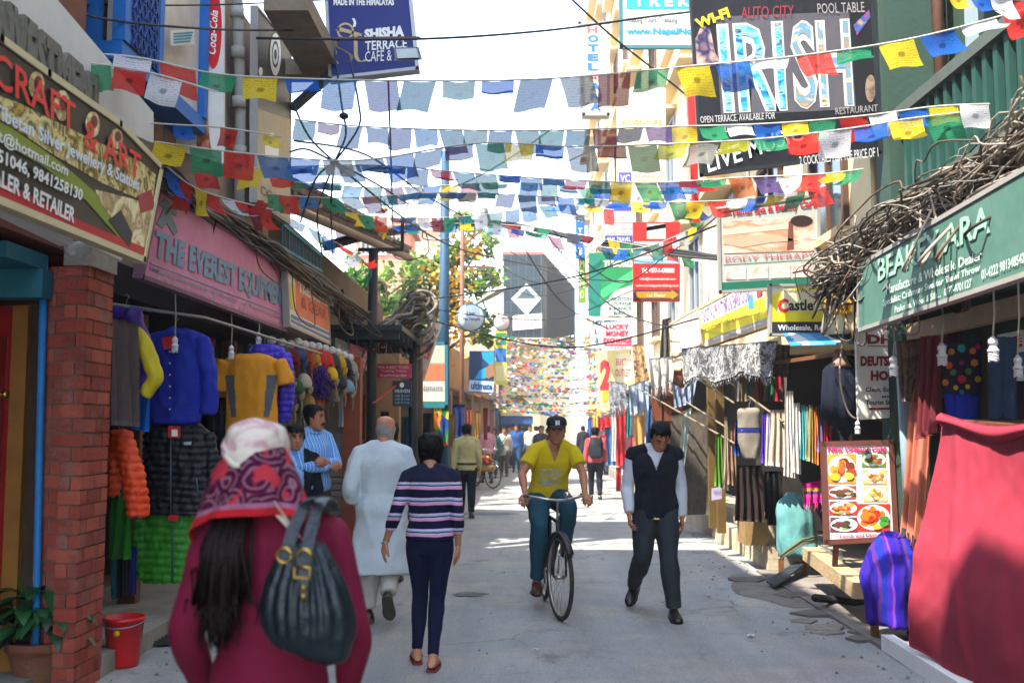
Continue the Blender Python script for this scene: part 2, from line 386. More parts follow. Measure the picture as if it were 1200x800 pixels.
for k in range(22):       # broken flagstones and rubble over the drain
 y = 6.7 + r_.random() * 4.5; x = 2.60 + r_.gauss(0, .2) + (y - 9) * -.02; q = r_.uniform(.07, .24); a0 = r_.uniform(0, 1.6); h = r_.uniform(.004, .022); pts = [(x + q * r_.uniform(.7, 1.1) * math.cos(a0 + i * 1.2566), y + q * .85 * r_.uniform(.7, 1.1) * math.sin(a0 + i * 1.2566)) for i in range(5)]
 MB().slab([(a, b, h + .03 * (a - x) + k * .0004) for a, b in pts], (0, 0, -.12)).build('flagstone', M('flagstone' + 'abc'[k % 3], ('#77706a', '#857d73', '#625c55')[k % 3], .92, .35, 8, .6, 30, dirt=.7), pv2)
pb_ = MB()
for k in range(420):
 y = 5.6 + 14 * r_.random() ** 1.4; x = r_.choice((2.45 + r_.gauss(0, .25), -2.3 + r_.gauss(0, .3), r_.uniform(-2.6, 2.6))); q = r_.uniform(.004, .02) * (1 if abs(x) > 2 else .6); c = V((x, y, .006 + wav(x, y) * .6)); a = r_.uniform(0, 3)
 pb_.add([c + V((q * math.cos(a), q * math.sin(a), 0)), c + V((-q * math.sin(a), q * math.cos(a), 0)), c + V((-q * math.cos(a), -q * math.sin(a), 0)), c + V((q * math.sin(a), -q * math.cos(a), 0)), c + V((0, 0, q))], [(0, 1, 4), (1, 2, 4), (2, 3, 4), (3, 0, 4)])
o = pb_.build('road_grit', M('grit', '#6b665e', .95, .4, 20), None, V((0, 9, 0))); tag(o, 'scattered grit and small stones along the street edges', 'grit', kind='stuff')
rt_ = random.Random(31)
for k, (px, py, c, lab) in enumerate(((628, 762, '#b5b0a4', 'small pale paper scrap on the near road'), (470, 706, '#a89a84', 'torn cardboard scrap near the old man in the kurta'), (880, 745, '#b9b9b4', 'white paper scrap near the broken paving'), (706, 655, '#8f8a80', 'grey scrap lying between the cyclist and the vest man'), (560, 655, '#a8a49a', 'pale leaflet on the road before the sunlit band'), (830, 700, '#9a5a4a', 'red brown wrapper by the vest man'))):
 c0 = G(px, py, .012); q = rt_.uniform(.02, .04); MBx = MB().grid(lambda u, v: c0 + V(((u - .5) * q * 2, (v - .5) * q * 1.5 + .3 * q * u, .006 + .012 * math.sin(u * 4 + v * 3) ** 2)), 4, 4); single('litter', MBx, M('litter', c, .9, .15, 30), lab, 'litter')
tb = MB().bar(P(950, 648, 10.2), P(1012, 692, 8.2), .16, .13)
single('timber_kerb', tb, M('sun_bleached_timber', '#a8906c', .85, .3, 5, .5, 30, dirt=.4), 'sun bleached timber beam edging the shop step below the menu board', 'beam')
single('steel_plate', MB().slab([G(898, 682, .05), G(934, 659, .14), G(942, 663, .14), G(908, 688, .05)], (0, 0, .02)), M('dark_steel', '#2c3238', .5, .2, 8), 'small dark steel plate tilted against the kerb near the teal stool', 'plate')
single('black_hose', MB().tube([P(955, 700, 8.9) , G(975, 702, .06), G(1000, 706, .05), G(1018, 702, .07)], .035, 8), M('black_rubber', '#1c1c1c', .7), 'thick black hose lying on the broken paving', 'hose')
st = thing('concrete_step', 'cracked concrete shop step below the hanging puffer jackets', 'step', (-3.0, 7.4, 0))
MB().bx((-3.9, 6.55, -.1), (-2.72, 8.3, .14)).build('lower_step', CONC, st); MB().bx((-3.9, 8.32, -.1), (-2.6, 13.5, .12)).build('upper_step', CONC, st)
pl = single('pavement', MB().bx((-3.5, 13.6, -.3), (-2.35, 46, .11)), CONC, None, None, kind='structure')
blocks(pl, 'kerb_stone', -2.35, -2.22, 13.6, 26, -.3, .12, 12, CONC, 9)
# ================================================================ building helpers
WOODD = M('dark_wood', '#3a2a1d', .75, .35, 5, .3, 30); WOODB = M('brown_wood', '#6b4426', .7, .3, 5, .3, 30)
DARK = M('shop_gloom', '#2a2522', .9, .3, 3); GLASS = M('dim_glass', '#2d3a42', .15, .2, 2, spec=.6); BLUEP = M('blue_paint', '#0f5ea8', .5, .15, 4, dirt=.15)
TEAL = M('teal_paint', '#1e6b7e', .6, .2, 4, dirt=.3); CREAM = M('cream_render', '#d8c79c', .9, .12, 1.2, .15, 20, dirt=.25, dirtcol='#9a8763'); CREAM2 = M('buff_render', '#cdb991', .9, .14, 1.1, .15, 20, dirt=.3, dirtcol='#8c7a5a')
STEEL = M('grey_steel', '#7b8084', .45, .15, 8, metal=.6); BLACKM = M('black_metal', '#1b1e20', .55, .2, 8); WHITEP = M('white_paint', '#d9d9d4', .7, .08, 4, dirt=.2, dirtcol='#8d8678')
def window_x(parent, x, y0, y1, z0, z1, s, fm, bars=2, sill=True):
 """window in a wall whose face is x, looking towards s (+1 or -1)"""
 m = MB(); t = .07; d = .06 * s
 for a, b in (((y0, z0), (y1, z0 + t)), ((y0, z1 - t), (y1, z1)), ((y0, z0 + t), (y0 + t, z1 - t)), ((y1 - t, z0 + t), (y1, z1 - t))): m.bx((x - .1 * s, a[0], a[1]), (x + d, b[0], b[1]))
 for k in range(1, bars): yy = lerp(y0, y1, k / bars); m.bx((x - .05 * s, yy - .025, z0 + t), (x + d * .8, yy + .025, z1 - t))
 f = m.build('window', fm, parent)
 MB().bx((x - .03 * s, y0 + t, z0 + t), (x + .012 * s, y1 - t, z1 - t)).build('pane', GLASS, f)
 if sill: MB().bx((x - .02 * s, y0 - .1, z0 - .09), (x + .16 * s, y1 + .1, z0 - .003)).build('sill', CREAM2, f)
 MB().bx((x - .02 * s, y0 - .15, z1 + .1), (x + .42 * s, y1 + .15, z1 + .18)).build('sunshade', CREAM2, f)
def window_y(parent, y, x0, x1, z0, z1, fm, bars=2, s=-1):
 m = MB(); t = .07
 for a, b in (((x0, z0), (x1, z0 + t)), ((x0, z1 - t), (x1, z1)), ((x0, z0 + t), (x0 + t, z1 - t)), ((x1 - t, z0 + t), (x1, z1 - t))): m.bx((a[0], y - .1 * s, a[1]), (b[0], y + .06 * s, b[1]))
 for k in range(1, bars): xx = lerp(x0, x1, k / bars); m.bx((xx - .025, y, z0 + t), (xx + .025, y + .05 * s, z1 - t))
 f = m.build('window', fm, parent); MB().bx((x0 + t, y - .03 * s, z0 + t), (x1 - t, y + .012 * s, z1 - t)).build('pane', GLASS, f); return f
def brick_face(parent, o, du, dv, wu, hv, n, mat, bl=.22, bh=.088, gap=.01, seed=1, proud=.012, off=0):
 """courses of single bricks on the face spanned by du, dv"""
 r = random.Random(seed); rows = int(round(hv / bh)); o = V(o); du = V(du); dv = V(dv); n = V(n); cache = {}
 for i in range(rows):
  u = -((i + off) % 2) * bl / 2
  while u < wu - .01:
   a = max(u, 0); b = min(u + bl - gap, wu); u += bl
   if b - a < .03: continue
   j = r.uniform(-.004, .004); p = o + du * a + dv * (i * bh + gap / 2) - n * .03
   MB().slab([p, p + du * (b - a), p + du * (b - a) + dv * (bh - gap), p + dv * (bh - gap)], n * (.03 + proud + j)).build('brick', mat[r.randrange(len(mat))], parent)
# ================================================================ brick shop with the red door
L1 = thing('brick_shop_building', 'red brick shop with a dark doorway and blue post beside the potted plant', 'building', (-3.3, 6.2, 0))
MB().bx((-9, -9, 0), (-3.35, 5.95, 2.75)).bx((-9, -9, 2.752), (-2.95, 6.5, 11.5)).bx((-9, -9, 11.502), (-2.95, 1.6, 12.4)).bx((-9, 6.5, 0), (-3.0, 6.6, 2.75)).build('wall', M('old_brick_wall', '#6b3f30', .9, .3, 4), L1)  # top step is out of view, added to shade the red cloth stall
RB = [M('red_brick', '#8e3a2c', .85, .3, 6, .4, 40, dirt=.35, dirtcol='#5b463c'), M('worn_brick', '#7b352b', .88, .35, 7, .4, 40, dirt=.5, dirtcol='#9a7f70'), M('pale_brick', '#9b4a3a', .85, .3, 6, .4, 40, dirt=.3)]
pc = thing('brick_pier', 'stepped red brick pier with chipped corners behind the red bucket', 'pier', (-2.85, 6.35, 0))
MB().bx((-2.835, 6.13, 0), (-2.715, 6.5, 2.62)).bx((-3.04, 6.26, 0), (-2.837, 6.5, 2.62)).build('core', M('mortar', '#6a5a50', .95, .2, 10), pc)
brick_face(pc, (-2.715, 6.12, 0), (0, 1, 0), (0, 0, 1), .39, 2.6, (1, 0, 0), RB, .2, seed=3)
brick_face(pc, (-2.84, 6.13, 0), (1, 0, 0), (0, 0, 1), .138, 2.6, (0, -1, 0), RB, .16, seed=4, off=1)
brick_face(pc, (-3.04, 6.26, 0), (1, 0, 0), (0, 0, 1), .20, 2.6, (0, -1, 0), RB, .18, seed=5)
MB().bx((-2.85, 6.10, 2.62), (-2.68, 6.5, 2.8)).build('capital', CONC, pc)
MB().tube([P(52, 300, 6.2), P(47, 500, 6.2), P(43, 690, 6.2), P(42, 760, 6.2)], .023, 10).build('post', M('blue_enamel', '#1f6fb0', .5, .15, 6, dirt=.2), L1)
MB().bx((-4.0, 6.1, 2.42), (-2.98, 6.25, 2.6)).bx((-4.0, 5.7, 2.605), (-3.0, 6.2, 2.7)).build('lintel', TEAL, L1)
dr = MB().bx((-4.0, 6.4, .1), (-3.28, 6.46, 2.4)).build('door', M('red_door_paint', '#8d1212', .35, .25, 5, coat=.4), L1)
m = MB()
for k in range(4): m.bx((-3.95 + k * .17, 6.385, .3), (-3.85 + k * .17, 6.399, 2.2))
m.build('door_panel', M('dark_red_paint', '#6d0d0d', .35, .2, 5), dr)
MB().ball(P(6, 462, 6.36), .03).build('door_knob', M('brass', '#b8924a', .3, metal=1.), dr)
MB().bx((-3.28, 6.34, .1), (-3.18, 6.46, 2.4)).build('door_frame', M('gold_brown_wood', '#8a5a22', .5, .25, 6), L1)
MB().bx((-3.178, 6.38, .1), (-3.04, 6.48, 2.42)).build('opening_shade_strip', WOODD, L1)  # shade of the opening beside the door, put in as a dark board
MB().bx((-4.0, 5.9, -.1), (-2.98, 6.5, .1)).build('threshold', CONC, L1)
# fluorescent batten under the craft signboard
fl = thing('batten_lamp', 'dusty white batten lamp fixed below the craft signboard', 'lamp', PX(70, 262, -2.5))
MB().bar(PX(-40, 225, -2.45), PX(78, 283, -2.45), .07, .05).build('housing', WHITEP, fl); MB().cyl(PX(78, 283, -2.45), PX(84, 297, -2.45), .025).build('end_cap', WHITEP, fl); MB().tube([PX(80, 288, -2.43), PX(105, 285, -2.43), PX(140, 303, -2.43)], .018, 8).build('arm', WHITEP, fl)
# ================================================================ clothing shop with the pink sign
L2 = thing('clothing_shop_building', 'outdoor clothing shop with a blue upper bay window and concrete balcony', 'building', (-3.3, 9, 0))
PLAST = M('stained_plaster', '#8c7461', .9, .3, 2, .3, 20, dirt=.6)
MB().bx((-9, 6.62, 2.85), (-3.3, 8.94, 6.8)).bx((-9, 6.62, 6.802), (-2.95, 8.94, 10.83)).bx((-9, 8.96, 2.85), (-3.3, 9.28, 5.9)).bx((-9, 9.3, 2.85), (-2.9, 11.2, 5.9)).build('wall', PLAST, L2)  # storey above the bay is out of view, shaped for its street shadow
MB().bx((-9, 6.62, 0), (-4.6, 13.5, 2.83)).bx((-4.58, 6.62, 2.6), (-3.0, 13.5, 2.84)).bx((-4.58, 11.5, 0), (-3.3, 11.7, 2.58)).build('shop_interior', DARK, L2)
m = MB()
for yy in (6.75, 8.6, 10.0, 11.35): m.bx((-3.45, yy, .12), (-3.3, yy + .12, 2.6))
for zz in (1.95, 2.3): m.bx((-3.42, 6.9, zz), (-3.34, 11.4, zz + .07))
m.build('shop_frame', WOODB, L2)
MB().bx((-2.42, 9.0, 5.5), (-2.0, 10.95, 5.68)).bx((-2.9, 10.7, 5.5), (-2.423, 10.95, 5.68)).build('balcony', M('raw_concrete', '#7c7060', .9, .3, 2.5, .5, 20, dirt=.7), L2)
MB().bx((-9.1, 6.6, 10.85), (-2.95, 8.94, 11.0)).bx((-9.1, 10.35, 10.85), (-2.4, 12.9, 11.0)).bx((-8.8, 10.3, 5.9), (-8.6, 10.5, 10.85)).bx((-4.2, 10.3, 5.9), (-4.0, 10.5, 10.85)).bx((-8.8, 10.8, 5.9), (-8.6, 11.0, 10.85)).bx((-4.2, 10.8, 5.9), (-4.0, 11.0, 10.85)).build('roof', CONC, L2)  # far slab and posts stand out of view, added to shade the road
bay = MB().bx((-3.3, 7.25, 4.38), (-3.01, 9.22, 4.52))
for yy in (7.25, 7.95, 9.12): bay.bx((-3.09, yy, 4.523), (-2.99, yy + .1, 6.6))
bay.bx((-3.29, 9.12, 4.523), (-3.2, 9.22, 6.6)).bx((-3.29, 7.25, 4.523), (-3.2, 7.35, 6.6))
bw = bay.build('bay_window', BLUEP, L2)
MB().bx((-3.18, 7.37, 4.53), (-3.05, 9.1, 6.6)).build('pane', M('curtained_glass', '#b7ada0', .25, .25, 2.5, spec=.5), bw)
m = MB()
for i in range(5):
 for j in range(14): c = V((-2.987, 7.42 + i * .11, 4.6 + j * .14)); m.bar(c + V((0, -.04, -.06)), c + V((0, .04, .06)), .016); m.bar(c + V((.0, .04, -.06)), c + V((0, -.04, .06)), .012)
m.build('lattice', M('dark_blue_paint', '#0c3a78', .5, .2, 6), bw)
MB().bx((-3.002, 7.36, 4.53), (-2.994, 7.94, 6.6)).build('lattice_board', M('dark_blue_paint', '#0c3a78', .5, .2, 6), bw)
MB().tube([PX(280, 262, -2.78), PX(282, 130, -2.78), PX(278, 0, -2.78), PX(274, -60, -2.78)], .055, 12).build('drain_pipe', M('grey_plastic_pipe', '#8f8f8a', .6, .15, 6, dirt=.3), L2)
for yy in (15, 62, 120, 178): q = PX(281 - (178 - yy) * .02, yy, -2.78); MB().tube([q + V((0, 0, -.05)), q + V((0, 0, .05))], .068, 12).build('pipe_collar', M('grey_plastic_pipe', '#8f8f8a', .6, .15, 6, dirt=.3), L2)
# ================================================================ low shops further on, same side
L3 = thing('low_roofed_shop_row', 'row of low shops under stepped dark brown roofs before the utility pole', 'building', (-3.2, 15, 0))
ROOF = M('weathered_roofing', '#4a3b30', .9, .35, 3, .5, 20, dirt=.6, dirtcol='#77695a')
MB().bx((-9, 13.55, 0), (-3.5, 22, 3.0)).bx((-8, 11.5, 2.86), (-3.1, 22, 4.3)).build('wall', M('dim_plaster', '#5c4a3c', .9, .3, 2), L3)
a, b = P(336, 236, 11.6), P(480, 299, 17.5)
for k, (dz, dx) in enumerate(((0, 0), (.42, -.5))):
 q = [a + V((dx, 0, dz)), b + V((dx, 0, dz)), b + V((dx - 2.2, 0, dz + .9)), a + V((dx - 2.2, 0, dz + .9))]
 o = MB().slab(q, (0, 0, .09)).build('roof', ROOF, L3); m = MB()
 for i in range(26): t = i / 25; p = lerp(q[0], q[1], t); m.bar(p + V((.03, 0, .12)), p + V((-2.15, 0, 1.02)), .07, .06)
 m.build('roof_rib', ROOF, o)
MB().tube([a + V((.02, 0, -.06)), b + V((.02, 0, -.06))], .06, 10).build('gutter', M('grey_brown_pipe', '#7c6a5a', .7, .2, 5), L3)
m = MB(); m.bar(PX(330, 262, -2.75), PX(376, 300, -2.75), .04); m.bar(PX(330, 290, -2.75), PX(376, 318, -2.75), .04)
for i in range(12): m.bar(PX(330 + i * 4.1, 262 + i * 3.4, -2.75), PX(330 + i * 4.1, 290 + i * 2.5, -2.75), .018)
m.build('railing', TEAL, L3)
SH = M('roller_steel', '#75695c', .6, .25, 6, dirt=.4)
rs = thing('roller_shutter', 'closed ribbed roller shutter beside the hanging puppets', 'shutter', P(397, 590, 13.4))
MB().bx((-3.0, 13.30, .1), (-2.38, 13.36, 2.5)).build('backing', SH, rs)
for i in range(28): MB().bx((-3.0, 13.245, .12 + i * .085), (-2.38, 13.299, .19 + i * .085)).build('slat', SH, rs)
MB().bx((-2.375, 13.2, .1), (-2.15, 13.4, 2.55)).build('door_jamb', M('red_brown_wood', '#7c3a1e', .7, .3, 5), rs)
# black pergola
pg = thing('metal_canopy', 'black flat roofed metal canopy on slim posts in front of the trees', 'canopy', P(460, 600, 16))
A = P(398, 397, 14.5); B = P(492, 388, 16.5); A.z = B.z = 3.05
MB().bx((-4.6, 14.4, 3.02), (-1.75, 17.6, 3.1)).build('canopy_roof', BLACKM, pg)
for k in range(6): MB().bx((-4.5, 14.5 + k * .56, 2.9), (-1.8, 14.56 + k * .56, 3.017)).build('rafter', BLACKM, pg)
for px, Y in ((435, 15.2), (484, 16.6)): p = P(px, 500, Y); MB().cyl((p.x, Y, .1), (p.x, Y, 4.35 if px == 435 else 3.0), .075).build('post', BLACKM, pg)
p = P(435, 300, 15.2); MB().bar(p + V((-.2, 0, .1)), p + V((.5, 0, .1)), .05).bar(p + V((.48, 0, .1)), p + V((.48, 0, .6)), .05).build('crossarm', BLACKM, pg)
for k, (p0, p1) in enumerate((((437, 410), (462, 382)), ((437, 472), (470, 447)))):
 single('red_strap', MB().bar(P(*p0, 15.1), P(*p1, 16.3), .03, .02), M('faded_red_strap', '#b5424a', .8), ['faded red strap tied high between the two canopy posts', 'faded red strap tied low between the two canopy posts'][k], 'strap')
# far shops on that side
FW = M('ochre_wall', '#8a6a45', .9, .3, 2, dirt=.5)
L4 = thing('far_shop_row', 'far ochre shop row with clothes out front, behind the blue utility pole', 'building', (-2.6, 34, 0))
MB().slab([(-9, 22.2, 0), (-2.75, 22.2, 0), (-2.0, 34, 0), (-1.2, 46, 0), (-9, 46, 0)], (0, 0, 4.1)).build('wall', FW, L4)
for i in range(8):
 t = i / 8; y = 22.5 + i * 2.9; x = lerp(-2.72, -1.3, t)
 MB().slab([(x - .05, y, .15), (x + .12, y + 2.2, .15), (x + .12, y + 2.2, 2.6), (x - .05, y, 2.6)], (.06, -.01, 0)).build('shop_shade_panel', [DARK, WOODD, M('maroon_gloom', '#4b2620', .8, .3, 3)][i % 3], L4)  # raised dark slabs; the shade of the openings is put into their colour
 MB().slab([(x - .05, y - .1, 2.75), (x + .12, y + 2.3, 2.75), (x + .8, y + 2.3, 2.6), (x + .7, y - .1, 2.6)], (0, 0, .06)).build('awning', [M('orange_awning', '#b0683a', .8, .2, 4), M('rust_awning', '#74442c', .8, .2, 4), M('blue_awning', '#2a4d7c', .8, .2, 4)][i % 3], L4)
# ================================================================ cream buildings on the sunny side
def cream_building(name, label, x, y0, y1, z0, H, mat, wmat, rows, cols, depth=9, win=True, ledge=True):
 t = thing(name, label, 'building', (x + .5, (y0 + y1) / 2, 0))
 MB().bx((x, y0, z0), (x + depth, y1, H)).build('wall', mat, t)
 if ledge:
  z = z0
  while z < H - .5: MB().bx((x - .28, y0 + .02, z - .1), (x + .02, y1 - .02, z + .06)).build('ledge', CREAM2, t); z += 3.1
 if win:
  for j in range(rows):
   for i in range(cols):
    c = lerp(y0, y1, (i + .5) / cols); z = z0 + 1.0 + j * 3.1; window_x(t, x, c - .6, c + .6, z, z + 1.5, -1, wmat)
 MB().bx((x - .35, y0 - .01, H + .003), (x + depth, y1 + .01, H + .5)).build('parapet', CREAM2, t)
 return t
WB = M('brown_window_frame', '#5a4030', .7, .2, 6); WG = M('grey_window_frame', '#8a8f92', .6, .1, 6)
GREEN = M('sage_green_render', '#2c4439', .85, .2, 1.5, .2, 20, dirt=.35, dirtcol='#33413b'); GREENP = M('pale_green_paint', '#a9c4b4', .7, .12, 4, dirt=.3); DGREEN = M('bottle_green_paint', '#20483f', .55, .2, 5)
R1 = thing('green_corner_building', 'sage green building with a balustraded balcony behind the tangled cables', 'building', (3.5, 7, 0))
MB().bx((3.95, -8, 3.0), (12, 9.2, 9)).bx((3.3, -8, 2.55), (12, 8.95, 2.998)).bx((3.3, 8.65, 0), (5.198, 9.2, 2.546)).build('wall', GREEN, R1)
MB().bx((3.32, 8.85, 3.0), (3.74, 9.2, 9)).build('column', GREEN, R1)
MB().tube([(3.78, 8.8, 3), (3.78, 8.8, 9)], .05, 10).build('rain_pipe', M('rust_brown_pipe', '#5a3a2c', .7, .2, 6), R1)
MB().bx((3.3, -2, 3.4), (3.948, 8.8, 3.52)).build('balcony_floor', DGREEN, R1)
rl = MB().bx((3.34, -2, 4.36), (3.46, 8.78, 4.46)).bx((3.36, -2, 3.62), (3.44, 8.78, 3.68)).build('balustrade', M('grey_green_rail', '#4c5650', .7, .2, 5, dirt=.3), R1)
for i in range(46): MB().bx((3.375, 1.0 + i * .169, 3.682), (3.425, 1.06 + i * .169, 4.358)).build('baluster', DGREEN, rl)
f = MB().bx((3.88, 7.0, 3.53), (3.97, 7.12, 6.6)).bx((3.88, 8.35, 3.53), (3.97, 8.5, 6.6)).bx((3.88, 5.6, 3.53), (3.97, 5.72, 6.6)).bx((3.88, 5.6, 6.603), (3.97, 8.5, 6.75)).build('window', M('grey_blue_frame', '#8a9aa0', .6, .15, 5), R1)
MB().bx((3.93, 5.72, 3.53), (3.947, 8.35, 6.6)).build('pane', M('black_glass', '#11161a', .12, spec=.5), f)
# shop interior fittings
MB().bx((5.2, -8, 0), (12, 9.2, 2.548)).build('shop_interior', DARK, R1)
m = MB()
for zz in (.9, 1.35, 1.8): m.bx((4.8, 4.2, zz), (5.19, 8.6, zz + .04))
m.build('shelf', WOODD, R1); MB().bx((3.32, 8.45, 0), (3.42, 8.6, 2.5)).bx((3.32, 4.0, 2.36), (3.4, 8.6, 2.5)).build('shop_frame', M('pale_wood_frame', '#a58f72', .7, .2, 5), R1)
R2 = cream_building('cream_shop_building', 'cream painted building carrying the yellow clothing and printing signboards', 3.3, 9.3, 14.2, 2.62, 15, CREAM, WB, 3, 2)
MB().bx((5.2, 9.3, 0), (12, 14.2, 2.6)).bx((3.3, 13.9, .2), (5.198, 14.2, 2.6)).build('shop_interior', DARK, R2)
m = MB()
for zz in (.9, 1.3, 1.7, 2.1): m.bx((4.85, 9.35, zz), (5.19, 13.8, zz + .03))
m.build('shelf', WOODB, R2)
R3 = cream_building('buff_shop_building', 'buff building with a brown timber shop door behind the man in the vest', 3.3, 14.25, 23, 2.7, 16, CREAM2, WG, 4, 3)
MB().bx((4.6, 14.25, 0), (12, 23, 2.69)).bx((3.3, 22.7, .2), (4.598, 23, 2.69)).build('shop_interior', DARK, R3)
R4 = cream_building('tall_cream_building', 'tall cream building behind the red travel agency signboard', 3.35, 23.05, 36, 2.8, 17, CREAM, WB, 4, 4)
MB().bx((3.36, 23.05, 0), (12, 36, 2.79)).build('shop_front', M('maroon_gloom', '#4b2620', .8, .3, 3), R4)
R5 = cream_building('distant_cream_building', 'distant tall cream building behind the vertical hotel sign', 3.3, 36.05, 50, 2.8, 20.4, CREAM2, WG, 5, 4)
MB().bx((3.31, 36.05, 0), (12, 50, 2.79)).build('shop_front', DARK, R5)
dd = thing('timber_door', 'brown panelled timber door standing open under the white fringed shawl', 'door', P(783, 600, 17.5))
a, b = P(764, 430, 17.5), P(800, 430, 17.5)
MB().bx((a.x, 17.5, .25), (b.x, 17.58, 2.65)).build('leaf', M('red_brown_timber', '#5c2c1c', .65, .3, 5, .2, 30), dd)
for i in range(3):
 for j in range(5): MB().bx((lerp(a.x, b.x, (i + .12) / 3), 17.465, .4 + j * .44), (lerp(a.x, b.x, (i + .88) / 3), 17.498, .75 + j * .44)).build('panel', M('worn_brown_timber', '#6b3a24', .65, .3, 6), dd)
# glass fronted building closing the street
GB = thing('glass_fronted_building', 'dark blue glass fronted building with a white diamond emblem closing the street', 'building', (0.5, 52, 0))
ga, gb, gc, gd = V((-.98, 50, 0)), V((1.0, 50, 0)), V((3.25, 63, 0)), V((-.98, 63, 0))
zt, zb = 1.62 + (500 - 297) * 50 / F, 1.62 + (500 - 396) * 50 / F
MB().slab([p + V((0, 0, zb)) for p in (ga, gb, gc, gd)], (0, 0, zt - zb)).build('wall', M('steel_blue_cladding', '#5f6b72', .5, .2, 2), GB)
MB().slab([(-.98, 51.2, 0), (.9, 51.2, 0), (3.0, 63, 0), (-.98, 63, 0)], (0, 0, zb - .3)).build('lower_wall', CREAM2, GB)
MB().slab([(-1.1, 49.8, zb - .297), (1.1, 49.8, zb - .297), (3.4, 63, zb - .297), (-1.1, 63, zb - .297)], (0, 0, .29)).build('floor_slab', CREAM2, GB)
MB().slab([p + V((0, 0, zt + .003)) for p in (ga + V((-.05, -.05, 0)), gb + V((.05, -.05, 0)), gc + V((.1, 0, 0)), gd)], (0, 0, .16)).build('parapet', M('red_brown_coping', '#8c5a4a', .8, .2, 3), GB)
BG = [M('blue_glass', '#152530', .4, .25, 1.5, spec=.25), M('slate_glass', '#1d303b', .4, .25, 1.5, spec=.25), M('teal_glass', '#182e37', .4, .25, 1.5, spec=.25)]
for i in range(5):
 for j in range(7):
  x0, x1 = lerp(-.94, .96, i / 5) + .02, lerp(-.94, .96, (i + 1) / 5) - .02; z0, z1 = lerp(zb, zt, j / 7) + .03, lerp(zb, zt, (j + 1) / 7) - .03
  MB().bx((x0, 49.95, z0), (x1, 49.998, z1)).build('pane', BG[(i * 3 + j * 5) % 3], GB)
for i in range(14):
 p = lerp(gb, gc, (i + .3) / 14); n = V((13, -2.25, 0)).normalized()
 MB().bar(p + n * .12 + V((0, 0, zb)), p + n * .12 + V((0, 0, zt)), .16, .3).build('fin', M('grey_brown_fin', '#3a3832', .7, .2, 2), GB)
S = Sign('diamond_emblem_sign', 'white diamond emblem with a dark centre on the blue glass front', 'emblem', [(617, 332), (634, 350), (617, 369), (599, 350)], ('y', 49.9), M('emblem_white', '#c9ccc9', .6, .05), .03)
S.poly([(617, 337), (629, 350), (605, 350)], M('emblem_teal', '#2f4a52', .5, .2, 6)); S.poly([(605, 351), (629, 351), (617, 364)], M('emblem_dark', '#c5b9a5', .5, .2, 6))
S = Sign('hotel_name_sign', 'small white sign with pink lettering under the diamond emblem', 'sign', [(601, 370), (635, 367), (635, 384), (601, 387)], ('y', 49.85), WHITEP, .05)
S.text('PARLEN', (604, 373, 632, 383), M('pink_ink', '#c8727a', .7, 0), bold=.02)
# gate with a blue awning under the glass building
gt = thing('gate_entrance', 'dark gateway under a blue awning with a green canopy at the street end', 'gate', (-.3, 47, 0))
MB().bx((-.95, 47.3, 0), (.45, 48.2, 2.2)).build('gateway_shade_block', M('gate_gloom', '#1a2228', .9, .2, 2), gt)  # solid block; the shade inside the gateway is put into its colour
MB().bx((-1.0, 46.4, 1.9), (.5, 47.28, 2.1)).bx((-1.0, 46.35, 1.75), (.5, 46.42, 1.93)).build('awning', M('navy_awning', '#1a4a86', .7, .15, 3), gt)
MB().bx((-1.0, 46.33, 2.13), (.5, 46.38, 2.32)).build('name_board', M('cream_board', '#b9b48c', .8, .1, 5), gt)
m = MB(); m.grid(lambda u, v: V((lerp(-1.1, .55, u), 46.3 + v * 1.4, 2.35 + .75 * math.sin(math.pi * u) * (1 - .3 * v))), 14, 4)
m.build('domed_canopy', M('yellow_green_canvas', '#8fa545', .8, .2, 3), gt)
# flanking far wall seen between the flags
fb = thing('street_end_building', 'pale street end building almost hidden behind massed prayer flags', 'building', (-4, 60, 0))
MB().bx((-9, 50, 0), (-1.2, 66, 6.2)).build('wall', M('washed_pink_render', '#b79c86', .9, .2, 1), fb)
for i in range(3): window_y(fb, 50, -4.5 + i * 1.1, -3.9 + i * 1.1, 4.0, 5.2, WB)
# tiled temple tower, the building behind it
tp = thing('tile_roofed_tower', 'pink walled tower under a terracotta hip roof with a finial', 'tower', (-4.8, 37, 0))
c0 = P(452, 275, 36); hw = 1.15
MB().bx((c0.x - hw * .85, 35.2, 0), (c0.x + hw * .85, 37.0, c0.z)).build('wall', M('faded_pink_brick', '#b58472', .9, .2, 2, .2, 15), tp)
TILE = M('terracotta_tile', '#9c5638', .85, .35, 6, .5, 25, dirt=.3); ap = P(450, 248, 36); ap.y = 36.1
e = [V((c0.x - hw, 34.8, c0.z)), V((c0.x + hw, 34.8, c0.z)), V((c0.x + hw, 37.4, c0.z)), V((c0.x - hw, 37.4, c0.z))]
m = MB()
for i in range(4): m.add([e[i], e[(i + 1) % 4], ap], [(0, 1, 2)])
m.add(e, [(3, 2, 1, 0)]); rf = m.build('roof', TILE, tp)
for i in range(4):
 for j in range(8):
  m = MB(); t0, t1 = j / 9, (j + .85) / 9; n = (e[(i + 1) % 4] - e[i]).cross(ap - e[i]).normalized() * .04
  m.slab([lerp(e[i], ap, t0), lerp(e[(i + 1) % 4], ap, t0), lerp(e[(i + 1) % 4], ap, t1), lerp(e[i], ap, t1)], n); m.build('tile_course', TILE, rf)
MB().tube([ap, ap + V((0, 0, .12)), ap + V((0, 0, .2)), ap + V((0, 0, .5))], [.1, .16, .05, .015], 8).build('finial', M('dull_brass', '#8f7440', .4, metal=.8), tp)
MB().ball(P(451, 260, 34.9), (.28, .06, .3)).build('satellite_dish', WHITEP, tp)
